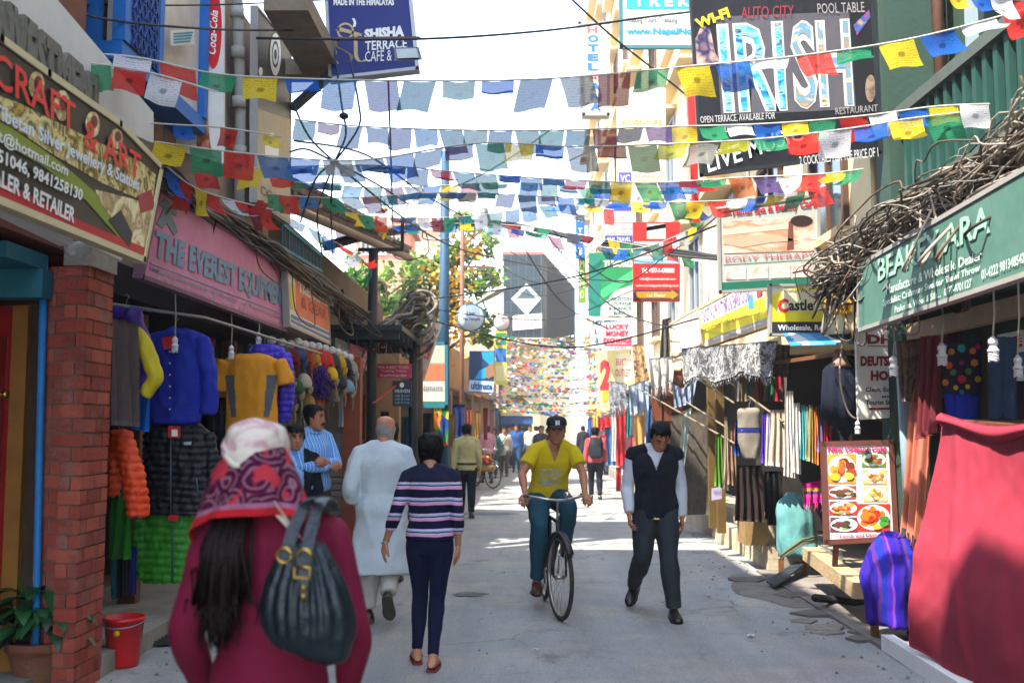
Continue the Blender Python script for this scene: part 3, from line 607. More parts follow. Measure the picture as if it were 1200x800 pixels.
for k in range(3): window_y(tp, 35.2, c0.x - .8 + k * .55, c0.x - .4 + k * .55, c0.z - .9, c0.z - .2, M('white_window_frame', '#c9c2b8', .7, .05), 2)
b2 = thing('pale_rooftop_house', 'pale rooftop house with a flat slab behind the tiled tower', 'building', (-4, 44, 0))
q = P(497, 268, 44); MB().bx((q.x - .6, 43.5, 0), (q.x + .9, 45, q.z)).build('wall', M('washed_pink_render', '#b79c86', .9, .2, 1), b2); MB().bx((q.x - .8, 43.3, q.z + .002), (q.x + 1.1, 45.2, q.z + .15)).build('roof_slab', CREAM2, b2)
MB().bx((q.x - .4, 43.8, q.z + .153), (q.x + .5, 44.6, q.z + .9)).build('stair_head', M('washed_pink_render', '#b79c86', .9, .2, 1), b2)
# ================================================================ trees
def tree(name, label, base, trunk, clumps, cols, leaf, n, seed, flowers=None, group=None):
 r = random.Random(seed); t = thing(name, label, 'tree', base, group=group)
 m = MB(); top = trunk[-1][0]
 m.tube([p for p, _ in trunk], [q for _, q in trunk], 10)
 for c, rad in clumps:
  s = trunk[min(len(trunk) - 1, 1 + r.randrange(len(trunk) - 1))][0]; c = V(c); mid = lerp(V(s), c, .5) + V((r.uniform(-.2, .2), r.uniform(-.2, .2), r.uniform(0, .3)))
  m.tube(spline([s, mid, c], 6), [lerp(.07, .015, i / 6) for i in range(7)], 6)
 m.build('trunk', M('grey_brown_bark', '#4a3b2d', .9, .3, 5, .6, 20), t)
 mb = MB(); nc = len(cols)
 for c, rad in clumps:
  k = int(n * rad * rad); tone = r.uniform(-.4, .6)
  sub = [V(c) + V((r.gauss(0, .5), r.gauss(0, .5), r.gauss(0, .42))) * rad for _ in range(9)]
  for i in range(k):
   q = r.choice(sub) + V((r.gauss(0, .2), r.gauss(0, .2), r.gauss(0, .17))) * rad
   s = leaf * r.uniform(.6, 1.4); a = V((r.gauss(0, 1), r.gauss(0, 1), r.gauss(0, .6))).normalized(); b = a.orthogonal().normalized(); b = (b + a.cross(b) * r.uniform(-1, 1)).normalized() * .5
   mb.mi = max(0, min(nc - 1, int((r.random() + tone * .5) * nc))); mb.add([q - a * s, q + b * s, q + a * s, q - b * s], [(0, 1, 2, 3)])
 mb.build('crown', [M('leaf_' + c[1:], c, .6, .25, 3, trans=.35) for c in cols], t)
 if flowers:
  fm = MB()
  for c, rad, k in flowers:
   for i in range(k):
    q = V(c) + V((r.gauss(0, .45), r.gauss(0, .45), r.gauss(0, .45))) * rad; s = r.uniform(.04, .1)
    a = V((r.gauss(0, 1), r.gauss(0, 1), r.gauss(0, 1))).normalized(); b = a.orthogonal().normalized(); fm.mi = r.randrange(2); fm.add([q - a * s, q + b * s, q + a * s, q - b * s], [(0, 1, 2, 3)])
  fm.build('blossom', [M('yellow_blossom', '#b8962c', .6, .2, 3, trans=.3), M('orange_blossom', '#b37d1c', .6, .2, 3, trans=.3)], t)
 return t
Pn = lambda x, y, Y: P(x, y, Y)
tree('leafy_street_tree', 'tall bright green tree with golden blossom behind the blue pole', (P(515, 590, 27).x - .6, 27, 0),
     [((P(505, 500, 27).x, 27, 0), .16), (tuple(P(508, 440, 27)), .12), (tuple(P(510, 370, 27.2)), .08), (tuple(P(530, 300, 27.3)), .04)],
     [(P(548, 265, 27.5), .55), (P(565, 285, 28), .5), (P(530, 300, 27.5), .6), (P(560, 320, 28), .65), (P(505, 320, 27), .7), (P(540, 345, 27), .7), (P(490, 345, 27), .7), (P(470, 330, 27), .6), (P(520, 385, 27), .75), (P(480, 390, 27), .7), (P(560, 385, 28), .6), (P(450, 350, 27), .6), (P(572, 372, 28.5), .35)],
     ['#4a6a24', '#61852f', '#7f9c40', '#3a5824', '#93a853'], .105, 900, 3,
     [(P(525, 330, 26.6), .8, 230), (P(535, 380, 26.6), .8, 300), (P(505, 405, 26.6), .6, 170), (P(550, 290, 27.0), .5, 60)])
tree('dark_green_tree', 'darker green tree rising behind the black canopy and cable knot', (P(440, 590, 22).x, 22.5, 0),
     [((P(440, 590, 23).x, 23, 0), .14), (tuple(P(442, 470, 23)), .11), (tuple(P(444, 390, 23)), .07), (tuple(P(440, 330, 23)), .04)],
     [(P(430, 335, 23), .5), (P(455, 360, 23), .5), (P(410, 345, 23.5), .4), (P(440, 395, 23), .5), (P(470, 410, 23), .4), (P(425, 420, 23), .5), (P(460, 440, 23), .4), (P(415, 310, 24), .3)],
     ['#2f5a1c', '#3f7024', '#548a2c', '#27481a'], .09, 900, 5)
# ================================================================ signboards, near side of the brick shop
def ink(c, r=.6, v=.06): return M('ink', c, r, v, 6)
def pnt(c, v=.16, d=.32, r=.5, **k): return M('printed_vinyl', c, r, v, 5, dirt=d, **k)
WHITE_INK = ink('#dcdcd6'); RED_INK = ink('#b8161c'); NAVY_INK = ink('#22356e'); BLACK_INK = ink('#1b1b1d')
# white fascia with raised wooden letters
S = Sign('raised_letter_fascia', 'white fascia board with raised weathered grey letters above the craft signboard', 'sign', [(-160, -190), (64, -4), (180, 132), (180, 168), (-160, 20)], ('x', -2.42), M('weathered_white_board', '#c2c0ba', .8, .1, 3, dirt=.35, dirtcol='#8a8680'), .07)
S.text('INVESTMENT', ((-20, -18), (112, 96), (112, 142), (-20, 62)), M('grey_wood_letter', '#6e6a60', .85, .35, 20), lift=.04, bold=.06, name='raised_letter', depth=.045)
# craft and art flex banner
S = Sign('craft_signboard', 'dark jewellery and statue signboard with red glowing letters and a red bottom band', 'sign', [(-190, -86), (0, 45), (56, 86), (140, 145), (189, 196), (168, 304), (-190, 158)], ('x', -2.2), pnt('#15120e', .3), .05, frame=M('cream_frame', '#c2b48c', .6, .1), fw_=.035)
GOLD = mottle('gilded_print', ['#2a1e0c', '#8f7426', '#d9c888', '#4a3a14', '#b99b3c'], 9, .5, 1.2)
PALE = mottle('pale_gilded_print', ['#c9b27a', '#e2d2a6', '#8a7442', '#d6b48a', '#5a3a22'], 7, .5, .8)
S.poly([(-60, 92), (20, 120), (100, 160), (165, 190), (182, 205), (178, 240), (120, 215), (60, 180), (0, 140), (-60, 112)], GOLD, .003)
for x, y, a, b in ((42, 100, 9, 16), (72, 124, 9, 18), (108, 146, 8, 15), (136, 163, 7, 12)):
 S.disc(x, y, a, b, PALE, .005, 'printed_statue'); S.disc(x + 1, y - 3, a * .5, b * .5, ink('#6b2a1c'), .007, 'printed_face')
S.poly([(110, 222), (150, 232), (180, 240), (170, 296), (152, 292), (135, 262), (118, 240)], PALE, .006, 'printed_jewellery')
S.poly([(126, 258), (140, 246), (154, 274), (150, 290)], ink('#23262e'), .008, 'printed_ring'); S.poly([(160, 230), (176, 222), (180, 244), (164, 250)], ink('#9a2430'), .008, 'printed_gem')
S.poly([(-60, 112), (10, 148), (70, 190), (118, 232), (152, 285), (140, 280), (100, 235), (50, 195), (-10, 160), (-60, 136)], ink('#7d8a2a'), .0045, 'printed_curve')
S.poly([(-190, 118), (100, 262), (168, 290), (168, 302), (-190, 152)], ink('#b01822'), .007, 'printed_band')
RG = M('red_neon_print', '#d8201c', .5, .05)
S.text('CRAFT', ((-12, 56), (86, 122), (86, 156), (-12, 98)), RG, .011, bold=.01); S.text('& ART', ((96, 138), (163, 182), (162, 212), (96, 172)), RG, .011, bold=.01)
S.text('Tibetan Silver Jewellery & Statues', ((-12, 118), (162, 210), (160, 228), (-12, 142)), ink('#cfd8e6'), .012, bold=.02)
S.text('craft@hotmail.com', ((-28, 138), (78, 194), (76, 210), (-28, 158)), WHITE_INK, .012, bold=.02)
S.text('9849551046, 9841258130', ((-46, 154), (95, 222), (93, 238), (-46, 174)), WHITE_INK, .012, bold=.03)
S.text('WHOLESALER & RETAILER', ((-78, 160), (86, 244), (84, 262), (-78, 182)), WHITE_INK, .012, bold=.03)
# pink equipment sign
S = Sign('pink_signboard', 'long faded pink equipment shop signboard with pale blue lettering', 'sign', [(187, 223), (334, 312), (336, 388), (167, 324)], ('x', -2.6), pnt('#b9668f', .14, .35, .6, dirtcol='#d0a9b4'), .06, frame=M('plum_frame', '#6e4a5c', .7, .2), fw_=.03)
BL = ink('#5d7f98'); S.text('THE EVEREST EQUIPMENT', ((182, 268), (334, 336), (335, 366), (178, 306)), BL, bold=.05)
S.text('Manufacture & Retail of Trekking Gear', ((176, 312), (334, 372), (335, 377), (175, 318)), BL, bold=.02); S.text('Thamel, Kathmandu', ((176, 320), (330, 378), (330, 383), (175, 325)), ink('#a9839a'), bold=.02)
S.poly([(176, 307), (334, 367.5), (334, 369.5), (176, 309)], ink('#8f7fa0'), .006, 'printed_rule')
S.poly([(183, 262), (192, 243), (200, 250), (208, 272), (203, 276), (195, 262), (190, 268)], ink('#4f6470'), .006, 'printed_mountain'); S.poly([(186, 240), (192, 232), (206, 246), (206, 254)], ink('#4f6470'), .006, 'printed_mountain')
# orange and white sign
S = Sign('orange_signboard', 'orange and white trekking signboard next after the long pink one', 'sign', [(336, 312), (384, 341), (387, 403), (339, 381)], ('x', -2.52), pnt('#cfc4b8', .1, .3), .06, frame=M('grey_frame', '#8f8d88', .6, .1), fw_=.03)
S.poly([(346, 322), (383, 344), (386, 388), (347, 368)], ink('#d0694a', .6, .25), .004); S.text('TREKKING', ((348, 328), (382, 349), (383, 360), (349, 342)), ink('#ded3c2'), bold=.05); S.text('& GEAR', ((352, 346), (382, 364), (382, 376), (352, 360)), ink('#a03a28'), bold=.05)
S.poly([(341, 368), (386, 390), (386, 393), (341, 372)], ink('#4a6a9a'), .006); S.poly([(341, 374), (386, 396), (386, 399), (341, 377)], ink('#4a6a9a'), .006); S.poly([(338, 330), (345, 334), (346, 364), (340, 361)], ink('#c9a84a'), .005)
# tall red disc board
S = Sign('red_disc_board', 'tall white board with a big red soda disc beside the drain pipe', 'sign', [(206, -40), (262, -40), (262, 192), (206, 176)], ('y', 9.27), pnt('#cfcac2', .06, .2), .05)
S.disc(250, 33, 10, 48, ink('#c4181d', .4), .006); S.text('Coca-Cola', ((243, 62), (247, 10), (256, 14), (253, 66)), WHITE_INK, .01, bold=.02)
S.poly([(232, 130), (243, 126), (246, 165), (250, 186), (230, 180)], mottle('cup_print', ['#b07a5a', '#7d3524', '#d5a98a'], 6), .005, 'printed_cup')
S = Sign('window_sticker', 'small pale sticker with blue waves on the bay window', 'sticker', [(200, 36), (228, 34), (228, 52), (201, 54)], ('x', -2.96), pnt('#bdb9b0', .05, .1), .008)
for k in range(4): S.poly([(203, 39 + k * 3.4), (225 - k, 37.4 + k * 3.4), (226 - k, 39.2 + k * 3.4), (203, 40.8 + k * 3.4)], ink('#1e7f95'), .005)
# dark board with white ring emblem, beige below
S = Sign('ring_emblem_board', 'tall charcoal board with a white ring emblem and beige lower half', 'sign', [(301, 8), (341, 56), (339, 262), (300, 236)], ('x', -2.62), pnt('#3a3835', .15, .2), .06, frame=M('grey_frame', '#8f8d88', .6, .1), fw_=.02)
S.poly([(302, 128), (340, 140), (339, 260), (301, 234)], ink('#a99a82', .7, .15), .005); S.ring(322, 64, 6.5, 25, 2.4, WHITE_INK, .007); S.ring(322, 64, 3.2, 12, 1.6, WHITE_INK, .007)
for i in range(12): t = i * math.pi / 6; S.disc(322 + 5.0 * math.cos(t) * 1.0, 64 + 19 * math.sin(t), .9, 2.2, WHITE_INK, .009, 'printed_dot', 8)
S.disc(305, 84, 2, 5, WHITE_INK, .007); S.disc(318, 176, 8, 20, WHITE_INK, .007, 'printed_face'); S.text('COFFEE', ((304, 216), (337, 236), (337, 246), (304, 227)), ink('#6b5a44'), bold=.03)
# shisha terrace sign with flood lamp and strut
S = Sign('blue_cafe_sign', 'navy cafe signboard hanging high from the concrete balcony', 'sign', [(381, -30), (478, -30), (489, 80), (387, 92)], ('y', 10.4), pnt('#12246b', .1, .08), .14, frame=M('silver_frame', '#9a9da0', .4, .1, metal=.5), fw_=.035)
S.text('MADE IN THE HIMALAYAS', (391, -1, 462, 7), WHITE_INK, bold=.04); S.text('SHISHA', ((427, 35), (474, 30), (474, 44), (427, 47)), WHITE_INK, bold=.06)
S.text('TERRACE', ((428, 49), (477, 45), (477, 57), (428, 60)), WHITE_INK, bold=.02); S.text('CAFE & BAR', ((428, 61), (480, 57), (480, 71), (428, 73)), WHITE_INK)
GI = ink('#b09a72'); S.ring(405, 37, 10, 10, 2.4, GI); S.poly([(393, 36), (398, 32), (424, 40), (424, 43)], GI, .006)
def swash(pts, wd, mat):
 q = spline(pts, 24); L_ = [(x - wd / 2, y) for x, y in q]; R_ = [(x + wd / 2, y) for x, y in q]; m = MB()
 vs = [S.at(x, y, .007) for x, y in L_ + R_]; n = len(L_); m.add(vs, [(i, i + 1, n + i + 1, n + i) for i in range(n - 1)]); m.build('printed_swash', mat, S.t)
swash([(393, 44), (394, 54), (404, 60), (412, 66), (410, 73)], 4, ink('#6e6448')); swash([(394, 60), (392, 68), (396, 75)], 3, GI); swash([(417, 40), (417, 55), (418, 68), (424, 73), (429, 70)], 4.5, GI); swash([(414, 22), (416, 27), (415, 32)], 3, WHITE_INK)
fl = thing('flood_lamp', 'small flood lamp in front of the lower corner of the navy cafe sign', 'lamp', P(475, 62, 9.8))
MB().slab([P(461, 56, 9.8), P(490, 55, 9.8), P(494, 70, 9.7), P(463, 71, 9.7)], (0, .09, .03)).build('housing', M('lamp_grey', '#4a4e50', .5, .1), fl)
MB().slab([P(464, 58, 9.795), P(488, 57, 9.795), P(491, 68, 9.69), P(466, 69, 9.69)], (0, -.008, 0)).build('glass', M('lamp_glass', '#8a9690', .2, .2, 6), fl)
MB().bar(P(388, 46, 10.3), P(492, 45, 9.82), .03).build('arm', M('rust_steel', '#6b4a3c', .7, .2), fl)
single('sign_strut', MB().bar(P(343, 127, 11), P(389, 86, 10.5), .09, .07), M('strut_steel', '#4a4c4e', .6, .2), 'steel strut propping the navy cafe signboard from the wall', 'strut')
# ================================================================ further signs on that side
S = Sign('slate_sign', 'small slate sign with pale script beside the pink one under the canopy', 'sign', [(393, 395), (413, 403), (413, 432), (393, 428)], ('x', -2.55), pnt('#3d4a50'), .04); S.text('Exports', ((396, 404), (411, 409), (411, 420), (396, 416)), ink('#a9b4b4'))
S = Sign('dusky_pink_sign', 'small dusky pink sign hung below the black canopy', 'sign', [(413, 403), (434, 410), (434, 435), (413, 432)], ('x', -2.5), pnt('#b0525f'), .04)
for k in range(3): S.text(['Thangka', 'Gallery', 'Shop'][k], ((416, 408 + k * 8), (431, 413 + k * 7.4), (431, 419 + k * 7), (416, 414 + k * 8)), ink('#e0c2c2'))
S = Sign('crimson_sign', 'crimson notice board with white print between the canopy posts', 'sign', [(440, 426), (482, 426), (482, 443), (440, 443)], ('y', 16.0), pnt('#a3143f'), .04)
for k, tx in enumerate(('PINK RABBIT TOURS', 'Trekking Tickets', 'Kathmandu')): S.text(tx, (446 - (k == 0) * 3, 428.5 + k * 4.6, 476 + (k == 0) * 3, 432 + k * 4.6), ink('#e0b9c6'))
S = Sign('navy_notice', 'navy notice board with pale print below the crimson board', 'sign', [(460, 446), (482, 446), (482, 476), (460, 476)], ('y', 16.05), pnt('#15243c'), .04)
S.disc(471, 451, 2.6, 3, WHITE_INK); S.text('HEAVEN', (463, 456, 480, 460), WHITE_INK)
for k in range(3): S.text('cafe & rest', (463, 462 + k * 4, 480, 464.6 + k * 4), ink('#9fb0c4'))
S = Sign('tilted_flex_banner', 'narrow white and red flex banner hanging askew from the cable knot', 'banner', [(503, 371), (518, 380), (497, 446), (485, 437)], ('y', 17.5), pnt('#c8bfb8', .08, .15), .02)
S.poly([(504, 374), (510, 378), (503, 392), (499, 388)], ink('#b03040')); S.poly([(500, 396), (509, 401), (502, 422), (493, 417)], ink('#cf5a50')); S.poly([(503, 380), (514, 387), (513, 390), (502, 384)], ink('#2a2a30')); S.text('SALE', ((500, 402), (506, 405), (500, 418), (495, 414)), WHITE_INK); S.poly([(489, 428), (499, 434), (496, 442), (487, 436)], ink('#d08a6a'))
S = Sign('white_poster_board', 'white poster board with a teal foot behind the blue pole', 'sign', [(487, 402), (523, 402), (523, 476), (487, 476)], ('y', 20), pnt('#c4c0b4', .1, .15), .05, frame=TEAL, fw_=.06)
S.poly((490, 426, 521, 446), ink('#bf6a48', .6, .3)); S.poly((490, 404, 521, 425), ink('#a9b99a', .6, .2)); S.poly((489, 470, 522, 475), ink('#1f6f62')); S.text('Namaste', (493, 450, 519, 458), ink('#6b6b66'))
ub = Sign('blue_wave_sign', 'blue, navy and brown wave patterned shop sign on the ochre shops', 'sign', [(550, 411), (580, 411), (578, 461), (549, 459)], ('y', 22), pnt('#16345a'), .12)
S = ub; S.poly([(564, 412), (579, 412), (579, 440), (566, 444), (556, 444), (562, 434), (574, 428), (566, 420)], ink('#1c86bd'), .005); S.poly([(579, 424), (570, 430), (568, 440), (572, 444), (579, 440)], ink('#8a6446'), .007); S.poly([(550, 445), (579, 447), (578, 460), (549, 458)], ink('#9fb6cc'), .007); S.text('ultimate', ((552, 447), (577, 449), (577, 457), (552, 456)), ink('#1a3c78'), .01, bold=.04)
def round_sign(name, label, cx, cy, r, Y, face, rim, txt=None):
 p = P(cx, cy, Y); t = thing(name, label, 'sign', p + V((0, 0, -r * Y / F))); q = r * Y / F
 MB().cyl(p + V((0, .06, 0)), p + V((0, -.02, 0)), q, n=32).build('rim', rim, t); MB().cyl(p + V((0, .03, 0)), p + V((0, -.028, 0)), q * .88, n=32).build('face', face, t)
 if txt:
  for i, s in enumerate(txt):
   vs, fs = text_geo(s, .02); w_ = q * (.55 if i == 0 else 1.25); h = q * .3; MB().add([p + V(((u - .5) * w_, -.034, (.35 - v) * h + (.32 - i * .42) * q)) for u, v in vs], fs).build('lettering', NAVY_INK, t)
 return t
round_sign('round_sign', 'round white pub sign with script lettering hung past the blue pole', 552, 372, 17, 22, pnt('#b9c6cc', .05, .05), M('blue_rim', '#3f7088', .5, .1), ('Live', 'The Temple'))
round_sign('round_sign', 'smaller round white and red sign nearer the glass building', 588, 378, 10, 26, pnt('#c9c4c0', .05, .05), M('brick_rim', '#8f4a3c', .5, .1), ('C',))
S = Sign('vertical_poster_sign', 'vertical yellow and green poster sign below the glass building', 'sign', [(579, 386), (594, 388), (594, 452), (579, 450)], ('y', 27), pnt('#b5b04a'), .08)
S.poly((581, 390, 593, 404), ink('#2a7a4a')); S.poly((581, 408, 593, 424), ink('#2a5fa0')); S.poly((581, 428, 593, 446), ink('#c7b98a'))
# ================================================================ sunny side, near to far
S = Sign('green_shop_signboard', 'long sage green textile shop signboard shaded by the tangled cables', 'sign', [(1006, 312), (1250, 170), (1250, 305), (1006, 387)], ('x', 2.7), pnt('#486f61', .15, .4, .6, dirtcol='#6f8f84'), .06, frame=M('grey_frame', '#8f8d88', .6, .1), fw_=.03)
S.text('BEAKEY ARA', ((1030, 304), (1162, 238), (1162, 272), (1030, 330)), ink('#8fb8a4'), bold=.02)
S.text('Manufacture & Wholesale Dealer', ((1040, 334), (1152, 292), (1152, 304), (1040, 345)), ink('#cfded4'), bold=.01); S.text('Specialist: Cashmere Sweater Shawl Throw', ((1036, 351), (1150, 309), (1150, 320), (1036, 361)), ink('#cfded4'), bold=.01)
S.text('Pashmina, Wool & Silk...', ((1050, 359), (1104, 340), (1104, 349), (1050, 368)), ink('#cfded4'), bold=.01); S.text('0977-4701127', ((1108, 338), (1140, 326), (1140, 336), (1108, 347)), ink('#cfded4'), bold=.01); S.text('01-4222 9813485422', ((1152, 316), (1206, 294), (1206, 306), (1152, 328)), ink('#cfded4'), bold=.01)
S = Sign('pub_banner', 'huge black pub banner with tall photo filled letters and WI-FI in yellow', 'banner', [(806, -60), (1018, -60), (1031, 178), (822, 205)], ('y', 9.0), M('black_flex', '#1d1d20', .45, .2, 4, trans=.25), .03, frame=BLACKM, fw_=.03)
S.poly([(838, 20), (995, 14), (1003, 128), (845, 136)], M('glow_print', '#4f4b50', .5, .2, 5), .003)
SEA = mottle('sea_photo_print', ['#0c3f74', '#1a6aa0', '#2f9cc6', '#8cc6dc', '#1b3c5a', '#c9b48a'], 5, .5, .7, stretch=(1, 1, 2.2)); SAND = mottle('beach_photo_print', ['#b8926a', '#8f7a5a', '#4f8aa8', '#cfae88', '#3a3a3a'], 4, .5, .8, stretch=(1, 1, 2))
for tx, q, mt in (('IRI', ((839, 29), (917, 25), (923, 130), (848, 133)), SEA), ('SH', ((924, 25), (995, 21), (1001, 126), (931, 129)), SAND)):
 S.text(tx, q, ink('#b9b9b7'), .007, bold=.045, name='letter_outline'); x0, y0 = q[0]
 S.text(tx, tuple((x + (2.2 if k in (0, 3) else -2.2), y + (2.6 if k < 2 else -2.6)) for k, (x, y) in enumerate(q)), mt, .011, bold=.0, name='photo_letter')
S.text('WI-FI', ((813, 24), (852, 9), (856, 21), (817, 35)), ink('#c9b01e'), .014, bold=.05); S.text('POOL TABLE', ((957, 5), (1012, 3), (1013, 15), (958, 17)), ink('#8f8a86'), .012); S.text('AUTO CITY', ((868, 9), (930, 7), (930, 20), (868, 23)), ink('#8c2230'), .012)
S.text('RESTAURANT', ((978, 127), (1028, 123), (1028, 131), (979, 135)), ink('#8f8a86'), .012); S.text('OPEN TERRACE, AVAILABLE FOR', ((820, 137), (908, 132), (908, 141), (821, 146)), ink('#b9b9b6'), .012); S.text('FUNCTION', ((846, 147), (877, 145), (877, 154), (847, 156)), ink('#b9b9b6'), .012)
S.text('LIVE MUSIC', ((826, 180), (938, 146), (942, 164), (830, 203)), WHITE_INK, .012, bold=.01); S.text('2 COCKTAILS FOR THE PRICE OF 1', ((936, 184), (1028, 173), (1029, 184), (937, 194)), ink('#c4c4c0'), .012)
S.poly([(812, 52), (822, 30), (832, 34), (838, 62), (846, 78), (815, 80)], mottle('musician_print', ['#1a3a78', '#c9a090', '#0f2450', '#8f6a70'], 5), .006, 'printed_musician'); S.poly([(1000, 30), (1018, 12), (1020, 20), (1004, 42)], mottle('bottle_print', ['#b83a2a', '#1a4a8a', '#d0a030'], 8), .006)
S.disc(1020, 104, 6, 16, mottle('drum_print', ['#4a4038', '#8f7a66', '#2a2622'], 8), .006)
S = Sign('trek_banner', 'white trekking tour banner with a blue heading above the street', 'banner', [(727, -60), (812, -60), (812, 55), (728, 55)], ('y', 14.5), pnt('#c9ccc6', .05, .08), .05, frame=M('teal_frame', '#2f6a72', .6, .1), fw_=.05)
S.poly([(734, -8), (810, -8), (810, 11), (734, 11)], ink('#1f8fb0'), .005); S.text('T R E K K', (742, -3, 828, 8), WHITE_INK, bold=.03); S.text('Walking Tours, Trekking', (733, 20, 794, 29), ink('#5a6066'), bold=.02); S.text('Holidays', (795, 20, 812, 27), ink('#9aa0a4')); S.text('www.NepalNo', (734, 33, 812, 43), ink('#1a7f9c'), bold=.05)
S = Sign('hotel_column_sign', 'tall narrow hotel sign with blue letters running downwards', 'sign', [(679, 27), (713, 27), (713, 134), (684, 134)], ('y', 20), pnt('#c4c4bc', .05, .1), .25, frame=M('grey_frame', '#8f8d88', .6, .1), fw_=.06)
S.column('H', 694, 30, 40, 12, ink('#c4505a'), .04); S.column('OTEL', 695, 40, 84, 13, ink('#2a62a8'), .05); S.column('M', 696, 84, 96, 11, ink('#c08090'), .04); S.column('ANA', 698, 96, 131, 13, ink('#2a62a8'), .05)
S = Sign('adventure_board', 'cream adventure tour board hanging behind the prayer flags', 'sign', [(723, 104), (780, 104), (780, 220), (723, 220)], ('y', 19), pnt('#cfc6b0', .05, .1), .08)
S.text('ADVENTURE', (728, 140, 776, 147), ink('#b08a5a'), bold=.02); S.poly((725, 202, 740, 216), ink('#4a46a0')); S.poly((742, 202, 778, 216), ink('#b9b4a2')); S.text('VC', (727, 205, 738, 213), WHITE_INK)
for k in range(2): S.text('www.adventure.com', (742, 204 + k * 6, 778, 208 + k * 6), ink('#6b6458'))
S = Sign('tall_red_board', 'narrow tall red board behind the pub banner edge', 'sign', [(804, 76), (814, 76), (820, 260), (812, 260)], ('y', 12), pnt('#b8201e'), .05)
S = Sign('blue_column_sign', 'tall narrow blue sign with white characters above the green one', 'sign', [(675, 238), (685, 238), (686, 302), (675, 302)], ('y', 24), pnt('#145a9c'), .2); S.column('SAM TOURS', 680, 241, 299, 5, WHITE_INK, .02)
S = Sign('green_column_sign', 'tall narrow lime sign below the narrow blue one', 'sign', [(678, 300), (686, 300), (687, 354), (678, 354)], ('y', 24.2), pnt('#5f8f2a'), .2); S.column('MOMO', 682, 303, 351, 5, ink('#c9d08a'), .02)
S = Sign('photo_grid_sign', 'purple and white photo sign above the red travel board', 'sign', [(708, 238), (742, 238), (742, 286), (708, 286)], ('y', 18.6), pnt('#b9b0c0'), .08)
S.poly((709, 239, 741, 247), ink('#3a3f9a')); S.poly((709, 276, 741, 285), ink('#2c3f88')); S.text('ANIL TRAVEL', (711, 278, 739, 283), WHITE_INK)
for i in range(2):
 for j in range(2): S.poly((710 + i * 16, 250 + j * 13, 724 + i * 16, 261 + j * 13), mottle('photo_print%d' % (i + 2 * j), ['#8f6a6a', '#c9b0a8', '#5a6a7a'], 9), .006)
S = Sign('red_travel_board', 'red travel agency board with white print and an orange arrow', 'sign', [(742, 260), (797, 260), (797, 353), (742, 353)], ('y', 17), pnt('#b51d1c'), .1)
S.poly((758, 262, 780, 280), ink('#cbb9a8')); S.poly([(757, 266), (781, 262), (781, 267), (757, 271)], ink('#7a2a20')); S.poly((743, 283, 796, 304), ink('#c4c0c0'), .005); S.text('Himalayan Country', (746, 286, 794, 294), ink('#b0303a'), .01); S.poly((743, 303, 796, 309), ink('#7fa6c4'), .006)
S.text('Trekking & Expedition', (746, 297, 794, 302), RED_INK, .01); S.text('Tel: +977-1-4700001', (752, 314, 790, 320), WHITE_INK, bold=.03); S.text('info@travelandtrek.com', (750, 325, 792, 329), WHITE_INK); S.text('www.himalayantrekking.com', (745, 333, 795, 337), WHITE_INK)
S.poly((743, 339, 796, 352), ink('#4a3430'), .005); S.poly([(746, 342), (787, 342), (787, 339.5), (795, 345.5), (787, 351), (787, 349), (746, 349)], ink('#c9791e'), .008); S.text('1st Floor', (758, 344, 780, 348), WHITE_INK, .011)
S = Sign('green_beer_sign', 'green beer and lounge bar signboard below the flags', 'sign', [(690, 296), (742, 296), (742, 370), (692, 370)], ('y', 21), pnt('#17804a'), .12)
S.poly((690, 297, 704, 370), ink('#1a6f60'), .005); S.text('TUBORG', (707, 305, 741, 313), WHITE_INK, bold=.05); S.poly([(704, 340), (742, 316), (742, 326), (704, 352)], ink('#3aa868'), .006); S.poly([(704, 360), (722, 340), (742, 334), (742, 370), (704, 370)], ink('#ccd0c8'), .007)
for k, tx in enumerate(('HOUSTON', 'LOUNGE', '& DANCE', 'BAR')): S.text(tx, (713 + (k == 3) * 6, 348 + k * 5.6, 740 - (k == 3) * 6, 352 + k * 5.6), ink('#1c5a50'), .011, bold=.03)
S = Sign('lounge_sign', 'white lounge sign with dark blue letters behind the money exchange board', 'sign', [(692, 372), (742, 372), (742, 408), (692, 408)], ('y', 22), pnt('#c6ccc8', .04, .05), .1)
S.text('HOUSTON', (695, 375, 726, 381), ink('#16405e'), .01, bold=.04); S.text('L', (697, 385, 702, 391), ink('#16405e')); S.text('&', (697, 395, 702, 402), ink('#16405e'))
S = Sign('money_exchange_sign', 'white money exchange sign lettered in dark pink', 'sign', [(705, 378), (741, 376), (742, 409), (706, 411)], ('y', 20.5), pnt('#c8b9b9', .04, .05), .08)
for k, tx in enumerate(('LUCKY', 'MONEY', 'EXCHANGE')): S.text(tx, (710 - (k == 2) * 3, 380 + k * 8.4 - (k > 0), 737 + (k == 2) * 3, 385.5 + k * 8.4), ink('#b82a4a'), bold=.04)
S.poly((708, 403.5, 740, 405), ink('#b82a4a')); S.text('US $ EURO', (714, 406, 734, 409), ink('#b82a4a'))
S = Sign('numeral_sign', 'yellow edged sign with a large red question mark shaped 2', 'sign', [(699, 412), (738, 408), (742, 450), (703, 474)], ('y', 25), pnt('#c9c08a', .05, .05), .08)
S.poly([(722, 416), (738, 413), (741, 445), (724, 450)], ink('#cfc8b0'), .005); S.text('2', (703, 421, 716, 457), ink('#c0303a'), .009, bold=.06); S.text('BIG', (722, 420, 734, 428), ink('#c0505a')); S.text('OUTLET', (721, 432, 739, 441), ink('#c0505a'), bold=.02); S.poly((706, 450, 714, 470), ink('#c9a02a'), .006)
